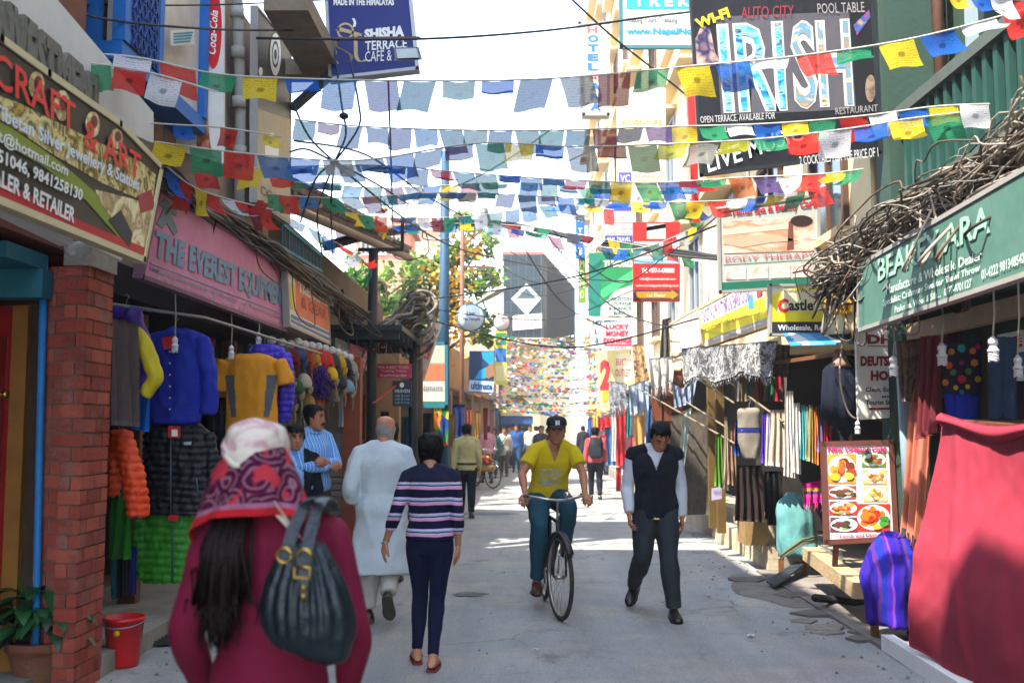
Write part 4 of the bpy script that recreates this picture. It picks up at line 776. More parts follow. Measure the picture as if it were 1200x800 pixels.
S = Sign('spa_signboard', 'massage spa signboard with large photographs and red heading', 'sign', [(842, 247), (959, 228), (960, 335), (844, 342)], ('y', 10.6), M('spa_flex', '#b9bfba', .45, .06, 4, trans=.2), .05, frame=M('grey_frame', '#8f8d88', .6, .1), fw_=.03)
S.text('Himal Spa & Beauty Care', ((858, 247), (956, 232), (957, 246), (859, 255)), ink('#a01f2e'), .009, bold=.04)
SKIN = mottle('massage_photo_print', ['#c99a80', '#dab79e', '#b67f66', '#e0c6b4', '#8f5a4a'], 2.2, .5, .5, stretch=(.8, 1, 2))
S.poly([(847, 260), (952, 254), (954, 294), (848, 297)], SKIN, .005, 'printed_photo'); S.poly([(847, 270), (925, 262), (926, 268), (847, 276)], ink('#d8bda8'), .007); S.poly([(848, 279), (905, 274), (935, 282), (905, 284), (870, 290), (848, 286)], ink('#cfa088'), .008); S.disc(939, 259, 13, 6.5, ink('#2a1d1a'), .009, 'printed_hair'); S.poly([(924, 260), (929, 258), (930, 292), (922, 293)], ink('#6b3f34'), .008)
S.text('BODY THERAPY', ((850, 301), (955, 295), (955, 302), (850, 308)), ink('#a8606a'), .009); S.poly([(848, 309), (956, 303), (957, 304), (848, 310.5)], ink('#8aa89a'))
for k in range(4): S.poly([(851 + k * 26, 314 - k), (874 + k * 26, 313 - k), (874 + k * 26, 327 - k), (851 + k * 26, 328 - k)], mottle('spa_photo%d' % k, ['#c98f8a', '#e0c8bc', ['#a0525a', '#8f6a4a', '#5a6a6a', '#b06a5a'][k]], 6), .006, 'printed_photo')
S.poly([(845, 331), (959, 325), (959, 334), (845, 341)], ink('#14604c'), .007)
S = Sign('clothing_signboard', 'yellow and white clothing signboard with a black bottom band', 'sign', [(903, 334), (1000, 334), (1000, 392), (903, 392)], ('y', 10.0), pnt('#c4c4a8', .05, .08), .08, frame=M('grey_frame', '#8f8d88', .6, .1), fw_=.025)
S.poly([(903, 346), (945, 334), (1000, 334), (1000, 360), (960, 368), (903, 378)], ink('#c9bd1c', .5, .08), .004); S.poly([(903, 352), (930, 344), (1000, 366), (1000, 377), (903, 377)], ink('#cbbf26', .5, .08), .0055)
S.poly([(918, 340), (972, 340), (980, 364), (910, 366)], ink('#c6c2a0'), .007); S.poly((903, 377, 1000, 391), ink('#23262a'), .008); S.text('Wholesale, Retail & Factory', (911, 380.5, 1012, 389), WHITE_INK, .011, bold=.03); S.text('C', (911, 350, 924, 366), ink('#b81f24'), .011, bold=.05); S.text('astle', (924, 351, 953, 364), BLACK_INK, .011, bold=.03); S.text('Women Wear', (918, 338, 950, 343), BLACK_INK, .011); S.poly((968, 366, 996, 376), mottle('swatch_print', ['#b83a8a', '#2a5fa0', '#c9bd1c', '#8f2a2a'], 14), .0095)
S = Sign('yellow_print_signboard', 'slanting yellow and white printing shop signboard above the fur throw', 'sign', [(819, 362), (893, 322), (903, 380), (826, 406)], ('n', (P(860, 370, 12), (-.82, -.55, .12))), pnt('#c9c6c0', .05, .08), .06, frame=M('pale_wood_frame', '#a58f72', .7, .2, 5), fw_=.03)
S.poly([(822, 381), (899, 346), (902, 371), (826, 399)], ink('#c9bb2c', .5, .08), .004); S.poly([(826, 399), (902, 371), (903, 379), (827, 405)], ink('#8f8a88'), .006)
S.text('DIGITAL PRINTING & EMBROIDERY', ((822, 364), (880, 334), (884, 350), (825, 378)), ink('#7a5a86'), .009, bold=.02); S.text('T-SHIRT, CAP & BANNER', ((834, 381), (876, 365), (878, 371), (836, 388)), ink('#b08a3a'), .009); S.text('www.digitalprintnepal.com', ((836, 396), (892, 377), (893, 381), (837, 400)), ink('#d0d0cc'), .009)
S.poly([(886, 336), (891, 333), (894, 345), (888, 350)], ink('#b8303a'), .009); S.poly([(876, 347), (882, 345), (884, 361), (878, 362)], ink('#2f7fa0'), .009)
S = Sign('cream_slanted_sign', 'smaller cream sign with faint red print further along than the yellow one', 'sign', [(785, 380), (818, 361), (822, 404), (788, 418)], ('n', (P(803, 390, 15), (-.82, -.55, .1))), pnt('#cfbfa8', .05, .08), .06, frame=M('pale_wood_frame', '#a58f72', .7, .2, 5), fw_=.03)
for k in range(3): S.text(['Sherpa', 'Art Gallery', 'Thangka'][k], ((790, 385 + k * 9), (817, 369 + k * 10.4), (818, 376 + k * 10), (791, 392 + k * 8.6)), ink('#c08a86'))
S = Sign('pashmina_column_sign', 'narrow mustard sign with dark letters running downwards', 'sign', [(968, 300), (996, 300), (998, 367), (970, 367)], ('y', 9.3), pnt('#c08a12', .12, .1), .1); S.column('PASHMINA', 983, 304, 355, 8, ink('#4a2f12'), .04); S.text('SHOP', (972, 354, 996, 364), ink('#4a2f12'), bold=.04)
S = Sign('hostel_signboard', 'white home stay signboard with dark red letters behind the brown shawl', 'sign', [(1003, 384), (1062, 379), (1062, 488), (1006, 492)], ('y', 9.0), pnt('#cfccc4', .04, .08), .05)
MR = ink('#7a1a1c'); S.text('DH', (1016, 392, 1046, 403), MR, .009, bold=.05); S.poly([(1016, 390), (1032, 381), (1050, 390), (1032, 383.5)], MR, .007); S.poly((1016, 405, 1048, 406), MR); S.text('DEUTSCHE', (1008, 417, 1062, 429), MR, bold=.06); S.text('HOME', (1020, 434, 1058, 446), MR, bold=.06)
S.text('Clean, Economical', (1014, 453.5, 1068, 460), BLACK_INK, bold=.03); S.text('and', (1033, 462, 1044, 466), BLACK_INK, bold=.03); S.text('Tourist Standard', (1014, 468.5, 1062, 474), BLACK_INK, bold=.03); S.poly((1018, 477.5, 1060, 480), MR)
# menu board
S = Sign('menu_board', 'framed cafe menu board with food photographs leaning by the shop step', 'board', [(965, 520), (1044, 518), (1050, 631), (969, 635)], ('n', (P(1008, 575, 8.9), (-.1, -1, .06))), pnt('#c9c2c8', .04, .04), .05, frame=M('brown_frame', '#5a3328', .5, .2), fw_=.045)
S.text('New Orleans Cafe', (970, 522, 1038, 530), ink('#a02a5a'), .01, bold=.04); S.text('Lunch and Dinner', ((984, 626), (1034, 623.5), (1034, 628), (984, 630)), ink('#a02a4a'), .01, bold=.03)
rr = random.Random(2)
def dish(x0, y0, x1, y1, cols, garnish, n=16):
 S.poly((x0, y0, x1, y1), ink(cols[-1] if cols else '#d2d0cc', .6, .3), .005, 'food_photo'); cx, cy, rx, ry = (x0 + x1) / 2, (y0 + y1) / 2, (x1 - x0) * .49, (y1 - y0) * .46
 S.disc(cx, cy, rx, ry, ink('#e0ded8', .3), .007, 'printed_plate')
 for i in range(n):
  a = rr.uniform(0, 6.28); q = rr.uniform(0, .8); S.disc(cx + rx * q * math.cos(a), cy + ry * q * math.sin(a) + ry * .05, rx * rr.uniform(.16, .36), ry * rr.uniform(.16, .36), ink(rr.choice(cols)), .008 + i * .0004, 'printed_food', 9)
 for c, u, v, k in garnish: S.disc(cx + rx * u, cy + ry * v, rx * k, ry * k * .8, ink(c), .016, 'printed_food', 12)
dish(970, 532, 1003, 566, ['#8f3a1c', '#b05a2a', '#6b2a14', '#c98a2a'], [('#d8a01a', -.5, .6, .36), ('#d8c83a', .5, .55, .34), ('#c02a1a', .75, .2, .25)], 22)
dish(1010, 530, 1038, 547, ['#7a3a22', '#9a5a3a', '#5a7a2a'], [('#4a7a2a', -.6, 0, .3)]); dish(1011, 550, 1039, 567, ['#8a4a2a', '#a06a3a', '#c9a05a'], [])
dish(1012, 570, 1040, 587, ['#b08a4a', '#8a6a3a', '#d0b46a'], []); dish(971, 569, 1003, 584, ['#2f4a22', '#5a3a22', '#a03a2a'], [('#c98a7a', .4, .2, .25)])
dish(972, 587, 1004, 603, ['#a05a22', '#c98a3a', '#b8302a'], [('#2f5a2a', -.5, .3, .2)]); dish(973, 606, 1005, 623, ['#3a3a1c', '#8fa04a', '#6a2a3a'], [])
dish(1004, 590, 1043, 622, ['#b8401a', '#d0601a', '#c02a14'], [('#d86a1a', -.35, -.05, .5), ('#b82a14', -.3, .1, .36), ('#2f7a2a', .65, .1, .3), ('#3a8a2a', .62, .45, .3), ('#d0a02a', .2, .75, .25)], 14)
MB().bar(P(980, 632, 8.95), P(978, 668, 9.0), .04).bar(P(1040, 630, 8.95), P(1044, 662, 9.0), .04).build('easel_leg', M('brown_frame', '#5a3328', .5, .2), S.t)
# ================================================================ prayer flags
FC = {'b': '#2457a6', 'w': '#c9c9cf', 'r': '#b3322c', 'g': '#2f7f5a', 'y': '#c9b02c', 'p': '#54426e', 't': '#135f60', 's': '#4f7560', 'l': '#3f6a94', 'm': '#7c2a3a', 'o': '#c96a3a', 'n': '#3c5070', 'k': '#80807a', 'v': '#8f8f2f'}
FM = {}
def flag_mat(k):
 if k in FM: return FM[k]
 m = bpy.data.materials.new('flag_muslin'); m.use_nodes = True; t = m.node_tree; N = t.nodes.new; L = t.links.new
 b = t.nodes['Principled BSDF']; b.inputs['Roughness'].default_value = .95; b.inputs['Specular IOR Level'].default_value = .05
 uv = N('ShaderNodeUVMap'); sp = N('ShaderNodeSeparateXYZ'); L(uv.outputs[0], sp.inputs[0])
 mp = N('ShaderNodeMapping'); mp.inputs['Scale'].default_value = (26, 15, 1); L(uv.outputs[0], mp.inputs[0])
 n = N('ShaderNodeTexNoise'); n.inputs['Scale'].default_value = 1; n.inputs['Detail'].default_value = 2; L(mp.outputs[0], n.inputs['Vector'])
 wv = N('ShaderNodeMath'); wv.operation = 'SINE'; q = N('ShaderNodeMath'); q.operation = 'MULTIPLY'; q.inputs[1].default_value = 70; L(sp.outputs[1], q.inputs[0]); L(q.outputs[0], wv.inputs[0])
 ad = N('ShaderNodeMath'); ad.operation = 'MULTIPLY_ADD'; ad.inputs[1].default_value = .12; L(wv.outputs[0], ad.inputs[0]); L(n.outputs['Fac'], ad.inputs[2])
 r = N('ShaderNodeMapRange'); r.inputs[1].default_value = .55; r.inputs[2].default_value = .7; r.inputs[3].default_value = 1; r.inputs[4].default_value = .5; L(ad.outputs[0], r.inputs[0])
 ds = N('ShaderNodeVectorMath'); ds.operation = 'DISTANCE'; ds.inputs[1].default_value = (.5, .5, 0); L(uv.outputs[0], ds.inputs[0])
 n2 = N('ShaderNodeTexNoise'); n2.inputs['Scale'].default_value = 9; n2.inputs['Detail'].default_value = 3; L(uv.outputs[0], n2.inputs['Vector'])
 mu = N('ShaderNodeMath'); mu.operation = 'MULTIPLY_ADD'; mu.inputs[1].default_value = .22; L(n2.outputs['Fac'], mu.inputs[0]); L(ds.outputs['Value'], mu.inputs[2])
 r2 = N('ShaderNodeMapRange'); r2.inputs[1].default_value = .2; r2.inputs[2].default_value = .26; r2.inputs[3].default_value = .45; r2.inputs[4].default_value = 1; L(mu.outputs[0], r2.inputs[0])
 mm = N('ShaderNodeMath'); mm.operation = 'MULTIPLY'; L(r.outputs[0], mm.inputs[0]); L(r2.outputs[0], mm.inputs[1])
 mx = N('ShaderNodeMix'); mx.data_type = 'RGBA'; mx.blend_type = 'MULTIPLY'; mx.inputs['Factor'].default_value = 1; mx.inputs['A'].default_value = C(FC[k]); L(mm.outputs[0], mx.inputs['B'])
 L(mx.outputs['Result'], b.inputs['Base Color'])
 tr = N('ShaderNodeBsdfTranslucent'); L(mx.outputs['Result'], tr.inputs[0]); m1 = N('ShaderNodeMixShader'); m1.inputs[0].default_value = .4; L(b.outputs[0], m1.inputs[1]); L(tr.outputs[0], m1.inputs[2])
 tp = N('ShaderNodeBsdfTransparent'); tp.inputs[0].default_value = (.95, .95, .95, 1); m2 = N('ShaderNodeMixShader'); m2.inputs[0].default_value = .88; L(tp.outputs[0], m2.inputs[1]); L(m1.outputs[0], m2.inputs[2]); L(m2.outputs[0], t.nodes['Material Output'].inputs[0])
 FM[k] = m; return m
FR = random.Random(11)
def flag_mesh(p, q, h, wind, seed, mat):
 """one cloth between string points p and q"""
 r = random.Random(seed); nu, nv = 6, 6; d = (q - p); n = d.cross(V((0, 0, 1))).normalized(); ph = r.uniform(0, 6); lift = r.uniform(-.15, .6) * wind; sk = r.uniform(-.32, .4) * wind
 pinch = r.uniform(0, .04)
 def f(u, v):
  dn = V((0, 0, -1)); x = lerp(pinch * v, 1 - pinch * v * r0, u)
  b = lerp(p, q, x) + (dn * math.cos(lift * v * 2.2) + n * math.sin(lift * v * 2.2)) * h * v + d * sk * v
  return b + n * (.012 * math.sin(u * 6 + ph) + .016 * math.sin(v * 4 + ph * 2 + u * 2)) * (.3 + v) + V((0, 0, .004 * math.sin(u * 5 + ph) * v - .008 * math.sin(math.pi * u) * (1 - v)))
 r0 = r.uniform(.3, 1)
 m = MB(); m.smooth = True; m.grid(f, nu, nv)
 return m
def flag_string(label, pts, cols, fw_px=None, gap=.14, h=1.0, wind=1., flags=None, start=0, skip=(), thick=.006):
 """pts: (px, py, Y) along the cord; flags hang from it"""
 W = [V(P(*p)) for p in pts]; W = [V(p) for p in spline([tuple(p) for p in W], 90)]
 L_ = [0.]
 for a, b in zip(W, W[1:]): L_.append(L_[-1] + (b - a).length)
 def at(s):
  s = max(0, min(L_[-1], s))
  for i in range(len(W) - 1):
   if L_[i + 1] >= s: return lerp(W[i], W[i + 1], (s - L_[i]) / max(1e-9, L_[i + 1] - L_[i]))
  return W[-1]
 root = thing('prayer_flag_string', label, 'prayer flags', recenter(W), group='prayer flag strings over the street')
 MB().tube(W, thick, 5).build('cord', M('flag_cord', '#a9a49a', .9, .1, 5), root)
 n = len(cols); step = L_[-1] / n
 for i, c in enumerate(cols):
  if c == '_': continue
  a = at((i + gap / 2) * step); b = at((i + 1 - gap / 2) * step); seed = FR.randrange(10 ** 6)
  w_ = (b - a).length; mb = flag_mesh(a, b, w_ * h * FR.uniform(.84, 1.02), wind, seed, c)
  o = mb.build('flag', flag_mat(c), root); uvl = o.data.uv_layers.new(); uvs = [((k % 7) / 6, (k // 7) / 6) for k in range(49)]
  for lp in o.data.loops: uvl.data[lp.index].uv = uvs[lp.vertex_index]
 return root
# traced cords: colours run from the shaded side to the sunny side
flag_string('highest prayer flag string, crossing just under the blue cafe sign to the pub banner',
 [(20, 62, 5.6), (150, 66, 5.8), (250, 86, 6.0), (345, 92, 6.2), (500, 95, 6.3), (650, 92, 6.3), (805, 78, 6.3), (940, 65, 6.2), (1075, 44, 6.1), (1220, 6, 6.0)],
 'ybwrgyblptsbnkmgybwrgybwr', gap=.16, wind=.8)
flag_string('short second row of flags under the highest string by the blue bay window', [(88, 72, 5.4), (170, 84, 5.5), (255, 108, 5.7)], 'grw_', gap=.1, wind=1.)
flag_string('short flag string slanting down off the bay window to the grey drain pipe', [(140, 142, 6.2), (200, 146, 6.4), (262, 150, 6.6), (330, 160, 6.9)], 'y_b_r_y', gap=.2, wind=.6)
flag_string('second long prayer flag string running below the highest one to the tangled cables',
 [(345, 140, 7.6), (420, 148, 7.5), (520, 152, 7.4), (640, 153, 7.3), (770, 149, 7.2), (900, 145, 7.0), (1010, 136, 6.8), (1095, 125, 6.6), (1160, 122, 6.4)],
 'tmnnpltsnsgtmnpygwbygrwbyw', gap=.07, wind=.7)
flag_string('third prayer flag string with bright flags hanging in front of the pub banner foot',
 [(180, 166, 6.4), (290, 180, 6.6), (420, 188, 6.8), (560, 168, 7.0), (680, 172, 7.0), (800, 168, 6.9), (900, 162, 6.7), (1000, 150, 6.5), (1060, 140, 6.4), (1125, 132, 6.3)],
 'ygrlbknbnpgybkmgvkvgrwbyg', gap=.06, wind=.75)
flag_string('fourth flag string sagging between the ring emblem board and the red tall board',
 [(225, 200, 8.4), (330, 196, 8.5), (440, 194, 8.6), (540, 202, 8.8), (650, 210, 8.8), (760, 214, 8.6), (870, 208, 8.3), (960, 204, 8.0), (1012, 198, 7.6)],
 'rgyrbtnllnrtsbllrtygbmgopwryg', gap=.05, wind=1.1)
flag_string('fifth flag string low across the tiled tower to the spa signboard',
 [(300, 226, 10), (400, 232, 10.4), (520, 226, 10.8), (640, 230, 10.8), (740, 236, 10.4), (830, 236, 9.9), (900, 230, 9.5), (968, 218, 9)],
 'grlgkmtllnstpnpbtkbybgyrwbygr', gap=.07, wind=1.3)
flag_string('faint flag string just above the fifth one, fading over the tree and signs', [(330, 212, 11.5), (450, 220, 12), (600, 214, 12.4), (720, 222, 12), (840, 216, 11)], 'gntlsmkbyrtwlsngbrwyglr', gap=.06, wind=1.2)
flag_string('low flag string crossing in front of the red travel board and green sign', [(575, 262, 15), (660, 280, 15), (740, 292, 14.5), (810, 268, 13.5), (846, 240, 12.5)], 'wbgrkwlbtsrwygbw', gap=.3, wind=1.6)
flag_string('faded flag string passing the blue pole at the height of the tower roof',
 [(385, 246, 14), (470, 256, 15), (560, 252, 16), (650, 240, 16), (720, 246, 15)], 'sygrnlwmgtwsnltbkwyr', gap=.12, wind=1.2)
flag_string('small flag string wound along the thick black cable over the street',
 [(390, 268, 15), (470, 264, 16), (560, 262, 17), (640, 268, 17), (740, 286, 16), (830, 300, 15)], 'rg_ybtwnby_trwg_bmwyg_trgw', gap=.2, wind=1.4)
flag_string('flag bunch string drooping beside the canopy cables and dark roofs', [(340, 256, 12.5), (372, 272, 12.6), (420, 300, 13), (436, 318, 13.5)], 'wgbrwrg', gap=.1, wind=1.6)
flag_string('ragged flag string caught on the cable bundle by the pink signboard', [(196, 196, 6.5), (225, 218, 6.8), (262, 232, 7.2), (320, 246, 7.8)], 'bryrwrmr', gap=.05, h=1.4, wind=1.6)
flag_string('coloured flag corner fluttering high over the green balcony', [(1105, -18, 5.8), (1160, -4, 5.8), (1215, 2, 5.8)], 'ybwr', gap=.08, h=1.3, wind=.5)
# masses of flags further down the street, string behind string
FB = random.Random(5); keys = 'bwrgy' * 2 + 'kwowsk'
far = MB(); farm = [flag_mat(k) for k in keys]
for s in range(40):
 Y = 24 + 20 * (s % 13) / 13; y0 = 392 + 90 * ((s * 37) % 40) / 40; x0 = FB.uniform(572, 600); x1 = FB.uniform(694, 722); y1 = y0 + FB.uniform(-9, 9); sag = FB.uniform(2, 7)
 pts = [P(lerp(x0, x1, t / 30), lerp(y0, y1, t / 30) + sag * math.sin(math.pi * t / 30), Y) for t in range(31)]
 far.mi = 0;
 for a, b in zip(pts, pts[1:]):
  ww = (b - a).length; k = max(1, int(round(ww / .19)))
  for i in range(k):
   u, v = lerp(a, b, (i + .08) / k), lerp(a, b, (i + .92) / k); h = (v - u).length * FB.uniform(.55, .85); sw = V((FB.uniform(-.08, .08), FB.uniform(-.14, .14), 0)); far.mi = FB.randrange(len(keys))
   c = lerp(u, v, .5) + V((0, 0, -h * .5)) + sw * .3
   far.add([u, v, lerp(u, v, 1.0) + V((0, 0, -h * .5)) + sw * .8, v + V((0, 0, -h)) + sw, u + V((0, 0, -h)) + sw, u + V((0, 0, -h * .5)) + sw * .2], [(0, 1, 2, 5), (5, 2, 3, 4)])
o = far.build('massed_prayer_flags', farm, None, V((.5, 34, 3))); tag(o, 'countless small prayer flags massed in strings over the far street', 'prayer flags', kind='stuff')
uvl = o.data.uv_layers.new()
# ================================================================ cables
def cable(name, pts, r, mat, label=None, parent=None, n=24, sides=6):
 m = MB().tube([V(p) for p in spline([tuple(V(p)) for p in pts], n)], r, sides)
 if parent is not None: return m.build(name, mat, parent)
 return single(name, m, mat, label, 'cable')
CB = M('black_cable', '#1d1f22', .6, .1, 5); CBR = M('dusty_brown_cable', '#5c4c3c', .8, .3, 6); CBL = M('sun_faded_cable', '#94887a', .8, .25, 6); CBG = M('grey_cable', '#77736c', .75, .2, 6)
CBD = M('old_dark_cable', '#3b332c', .8, .3, 6)
def bundle(label, path, n, spread, mats, seed, rr_=(.008, .02), loops=0, wander=1.):
 r = random.Random(seed); W = [V(P(*p)) for p in path]; W = [V(p) for p in spline([tuple(p) for p in W], 14)]
 t = thing('cable_bundle', label, 'cables', W[0], group='tangled street cable bundles')
 for i in range(n):
  o = V((r.gauss(0, spread), r.gauss(0, spread), r.gauss(0, spread))); pts = []; a = 0 if r.random() < .6 else r.randrange(0, 6); b = len(W) if r.random() < .6 else r.randrange(9, len(W) + 1)
  for p in W[a:b]: o = o * .7 + V((r.gauss(0, spread), r.gauss(0, spread), r.gauss(0, spread))) * .62 * wander; pts.append(p + o)
  cable('cable', pts, r.uniform(*rr_), r.choice(mats), None, t, len(pts) * 3, 5)
 for i in range(loops):
  k = r.randrange(1, len(W) - 2); p = W[k]; q = W[k + 1]; d = r.uniform(.15, .5); s = V((r.gauss(0, .12), r.gauss(0, .12), 0))
  cable('cable_loop', [p, p + V((0, 0, -d)) + s, q + V((0, 0, -d * 1.1)) + s * 1.5, q + V((r.gauss(0, .1), 0, .05))], r.uniform(.006, .012), r.choice(mats), None, t, 16, 5)
 return t
bundle('thick sunlit tangle of cables climbing over the sage green signboard', [(968, 326, 9.0), (1000, 304, 8.4), (1050, 276, 7.6), (1110, 240, 6.7), (1165, 202, 6.1), (1240, 140, 5.4)], 150, .12, [CBL, CBG, CBR, CBG, CBD, CBL], 3, (.003, .0105), 40, 1.1)
bundle('heavier lower cables of the sunlit tangle sagging toward the signboard', [(966, 350, 9.0), (1010, 330, 8.3), (1070, 300, 7.3), (1130, 268, 6.5), (1240, 200, 5.3)], 34, .08, [CBL, CBR, CBD], 8, (.005, .016), 16, .9)
bundle('long dusty cable bundle sagging above the pink and orange signboards', [(182, 196, 6.6), (230, 232, 7.6), (290, 275, 9.2), (350, 318, 11), (400, 352, 13), (430, 372, 15)], 44, .055, [CBR, CBD, CBD, CBR, CBG], 5, (.008, .02), 8, .8)
bundle('cable bundle rising from the canopy post to the transformer knot', [(392, 350, 14), (425, 388, 15.2), (450, 385, 15.8), (475, 362, 16.4), (492, 348, 17)], 40, .08, [CBR, CBD, CBL, M('blue_sheathed_cable', '#4a6a8a', .7, .2, 6), CBG], 6, (.01, .024), 16, 1.)
bundle('thick black cable crossing the street beneath the flags', [(380, 290, 14), (440, 276, 16), (520, 262, 18), (600, 264, 18), (680, 280, 17), (760, 292, 16), (850, 304, 14)], 20, .04, [CB, CB, CBD], 9, (.012, .022), 5, .7)
for k, (lab, pts, r) in enumerate([
 ('thin black wire high across the sky past the cafe sign and hotel sign', [(300, 45, 9), (490, 46, 9.5), (640, 36, 10), (760, 20, 10.5), (830, 12, 11)], .012),
 ('thin wire slanting steeply down behind the trekking banner to the flags', [(660, -10, 10), (720, 45, 11), (790, 100, 12), (850, 150, 13)], .012),
 ('thin wire dropping from the cafe sign across to the black cable', [(345, 165, 10), (430, 182, 12), (500, 230, 14), (560, 262, 17)], .012),
 ('wire falling from the raised fascia past the bay window', [(60, -10, 6.5), (110, 20, 7), (240, 34, 8), (345, 36, 9.5)], .010),
 ('wire sloping from the bay window corner to the concrete balcony', [(30, 6, 6.5), (130, 6, 7.5), (250, 6, 8.6), (385, 0, 10)], .008),
 ('wire curving under the spa signboard toward the far buildings', [(640, 262, 17), (720, 330, 17), (780, 300, 15), (845, 250, 12)], .010),
 ('wire hanging slack from the blue pole to the red travel board', [(520, 240, 21), (600, 320, 21), (680, 330, 19), (745, 285, 17)], .012),
 ('wire stretched from the canopy knot up to the red travel board', [(495, 360, 17), (580, 372, 19), (660, 372, 19), (742, 340, 17.1)], .010),
 ('white wire drooping in front of the sunny shawl shop to the menu board', [(990, 378, 9), (984, 440, 8.9), (994, 482, 8.9), (1008, 492, 8.9)], .008)]):
 cable('overhead_wire', [P(*p) for p in pts], r, CBL if 'white' in lab else CB, lab)
rw = random.Random(21)
for k, lab in enumerate(('from the canopy knot to the spa signboard', 'from the blue pole to the red travel board', 'from the iron pole to the green beer sign', 'from the black cable to the money exchange sign', 'from the tiled tower side to the hotel sign', 'from the wire knot to the lime sign', 'from the transformer pole to the yellow signboard', 'from the blue pole top to the adventure board', 'from the black cable to the slanted cream sign')):
 a = ((492, 352, 17), (520, 235, 21), (541, 300, 23), (600, 266, 18), (440, 250, 20), (395, 195, 10), (492, 372, 17), (521, 190, 21), (640, 275, 17))[k]; b = ((845, 262, 11), (745, 330, 17), (700, 330, 21), (712, 385, 20), (690, 120, 20), (684, 320, 24), (822, 372, 13), (725, 160, 19), (790, 385, 15))[k]
 m_ = [lerp(a[i], b[i], .5) for i in range(3)]; m_[1] += rw.uniform(14, 40); cable('overhead_wire', [P(*a), P(*m_), P(*b)], .012, CB, 'thin slack black wire ' + lab)
# drop wires knotted below the cafe sign
kn = thing('wire_knot', 'knot of thin drop wires hanging in the sky below the navy cafe sign', 'wires', P(392, 190, 9.8))
for pts in ([(392, 60, 10), (400, 120, 9.9), (403, 136, 9.8)], [(410, 70, 10), (420, 120, 9.8), (420, 150, 9.8), (392, 190, 9.8)], [(403, 136, 9.8), (405, 160, 9.8), (392, 190, 9.8)], [(392, 190, 9.8), (370, 210, 9.8), (352, 260, 10.5)], [(392, 190, 9.8), (388, 240, 10.4), (390, 300, 13)],
   [(392, 190, 9.8), (440, 215, 11), (480, 240, 14)], [(392, 190, 9.8), (362, 160, 9.8), (343, 120, 10)], [(392, 190, 9.8), (360, 175, 9.8), (340, 178, 10)], [(455, 95, 10.4), (458, 180, 11), (460, 262, 15)], [(392, 190, 9.8), (372, 250, 11), (378, 300, 12.5)]):
 cable('wire', [P(*p) for p in pts], .011, M('blue_black_wire', '#1d2a3c', .6, .1, 5), None, kn, 14, 5)
for p in ((403, 136), (392, 190)): MB().ball(P(p[0], p[1], 9.8), (.05, .05, .035)).build('joint', CB, kn)
# ================================================================ utility pole and its fittings
up_ = thing('utility_pole', 'tall teal blue utility pole with crossarms before the flowering tree', 'pole', P(519, 585, 21.5))
p0 = P(519, 590, 21.5); p1 = P(522, 178, 21.5)
MB().cyl((p0.x, p0.y, 0), p1, .14, .09, 12).build('shaft', M('teal_blue_pole', '#123e56', .6, .2, 3, dirt=.2), up_)
MB().tube([P(492 + 18 * math.cos(t), 418 + 20 * math.sin(t), 21.2) for t in [math.pi + i * .16 for i in range(20)]], .06, 8).build('cable_coil', CB, up_)
pp = thing('transformer_pole', 'dark pole wrapped in cable coils where the bundles meet', 'pole', P(490, 585, 16.8))
MB().cyl((P(490, 500, 16.8).x, 16.8, .1), P(490, 345, 16.8), .1, .08, 10).build('shaft', M('brown_steel_pole', '#4a382c', .7, .3, 5), pp)
rk = random.Random(3)
for i in range(16):
 c = P(490 + rk.gauss(0, 5), 352 + i * 3.6, 16.65); m = MB(); q = rk.uniform(.12, .3)
 m.tube([c + V((q * math.cos(t), -.05 + .1 * math.sin(t * 2), q * .9 * math.sin(t))) for t in [k * .42 for k in range(16)]], rk.uniform(.015, .03), 5).build('cable_coil', rk.choice([CBR, CBD, CBL, CBG]), pp)
p3 = thing('iron_pole', 'slim rusty iron pole carrying a street lamp before the round signs', 'pole', P(541, 590, 24))
a = P(542, 250, 24); MB().cyl((a.x, 24, 0), a, .06, .05, 8).build('shaft', M('rust_steel', '#6b4a3c', .7, .2), p3); MB().bar(P(541, 312, 24), P(575, 313, 24), .05).bar(P(541, 290, 24), P(566, 268, 24), .05).build('crossarm', M('rust_steel', '#6b4a3c', .7, .2), p3)
b = P(568, 258, 24); MB().tube([b, b + V((0, 0, .3))], [.15, .07], 8).build('lamp_head', M('lamp_grey', '#4a4e50', .5, .1), p3)
sl_ = thing('street_lamp', 'grey cobra head street lamp leaning over beside the blue glass building', 'lamp', P(566, 352, 23)); MB().tube([P(545, 362, 23), P(566, 352, 23)], .04, 8).build('arm', STEEL, sl_)
MB().loft([[P(x, y + k * a, 23) + V((0, b * .15, 0)) for k, b in ((-1, 0), (0, 1), (1, 0), (0, -1))] for x, y, a in ((563, 353, 2), (572, 347, 5), (584, 341, 5), (593, 338, 2))]).build('lamp_head', M('lamp_shell', '#8f8a78', .5, .1), sl_)
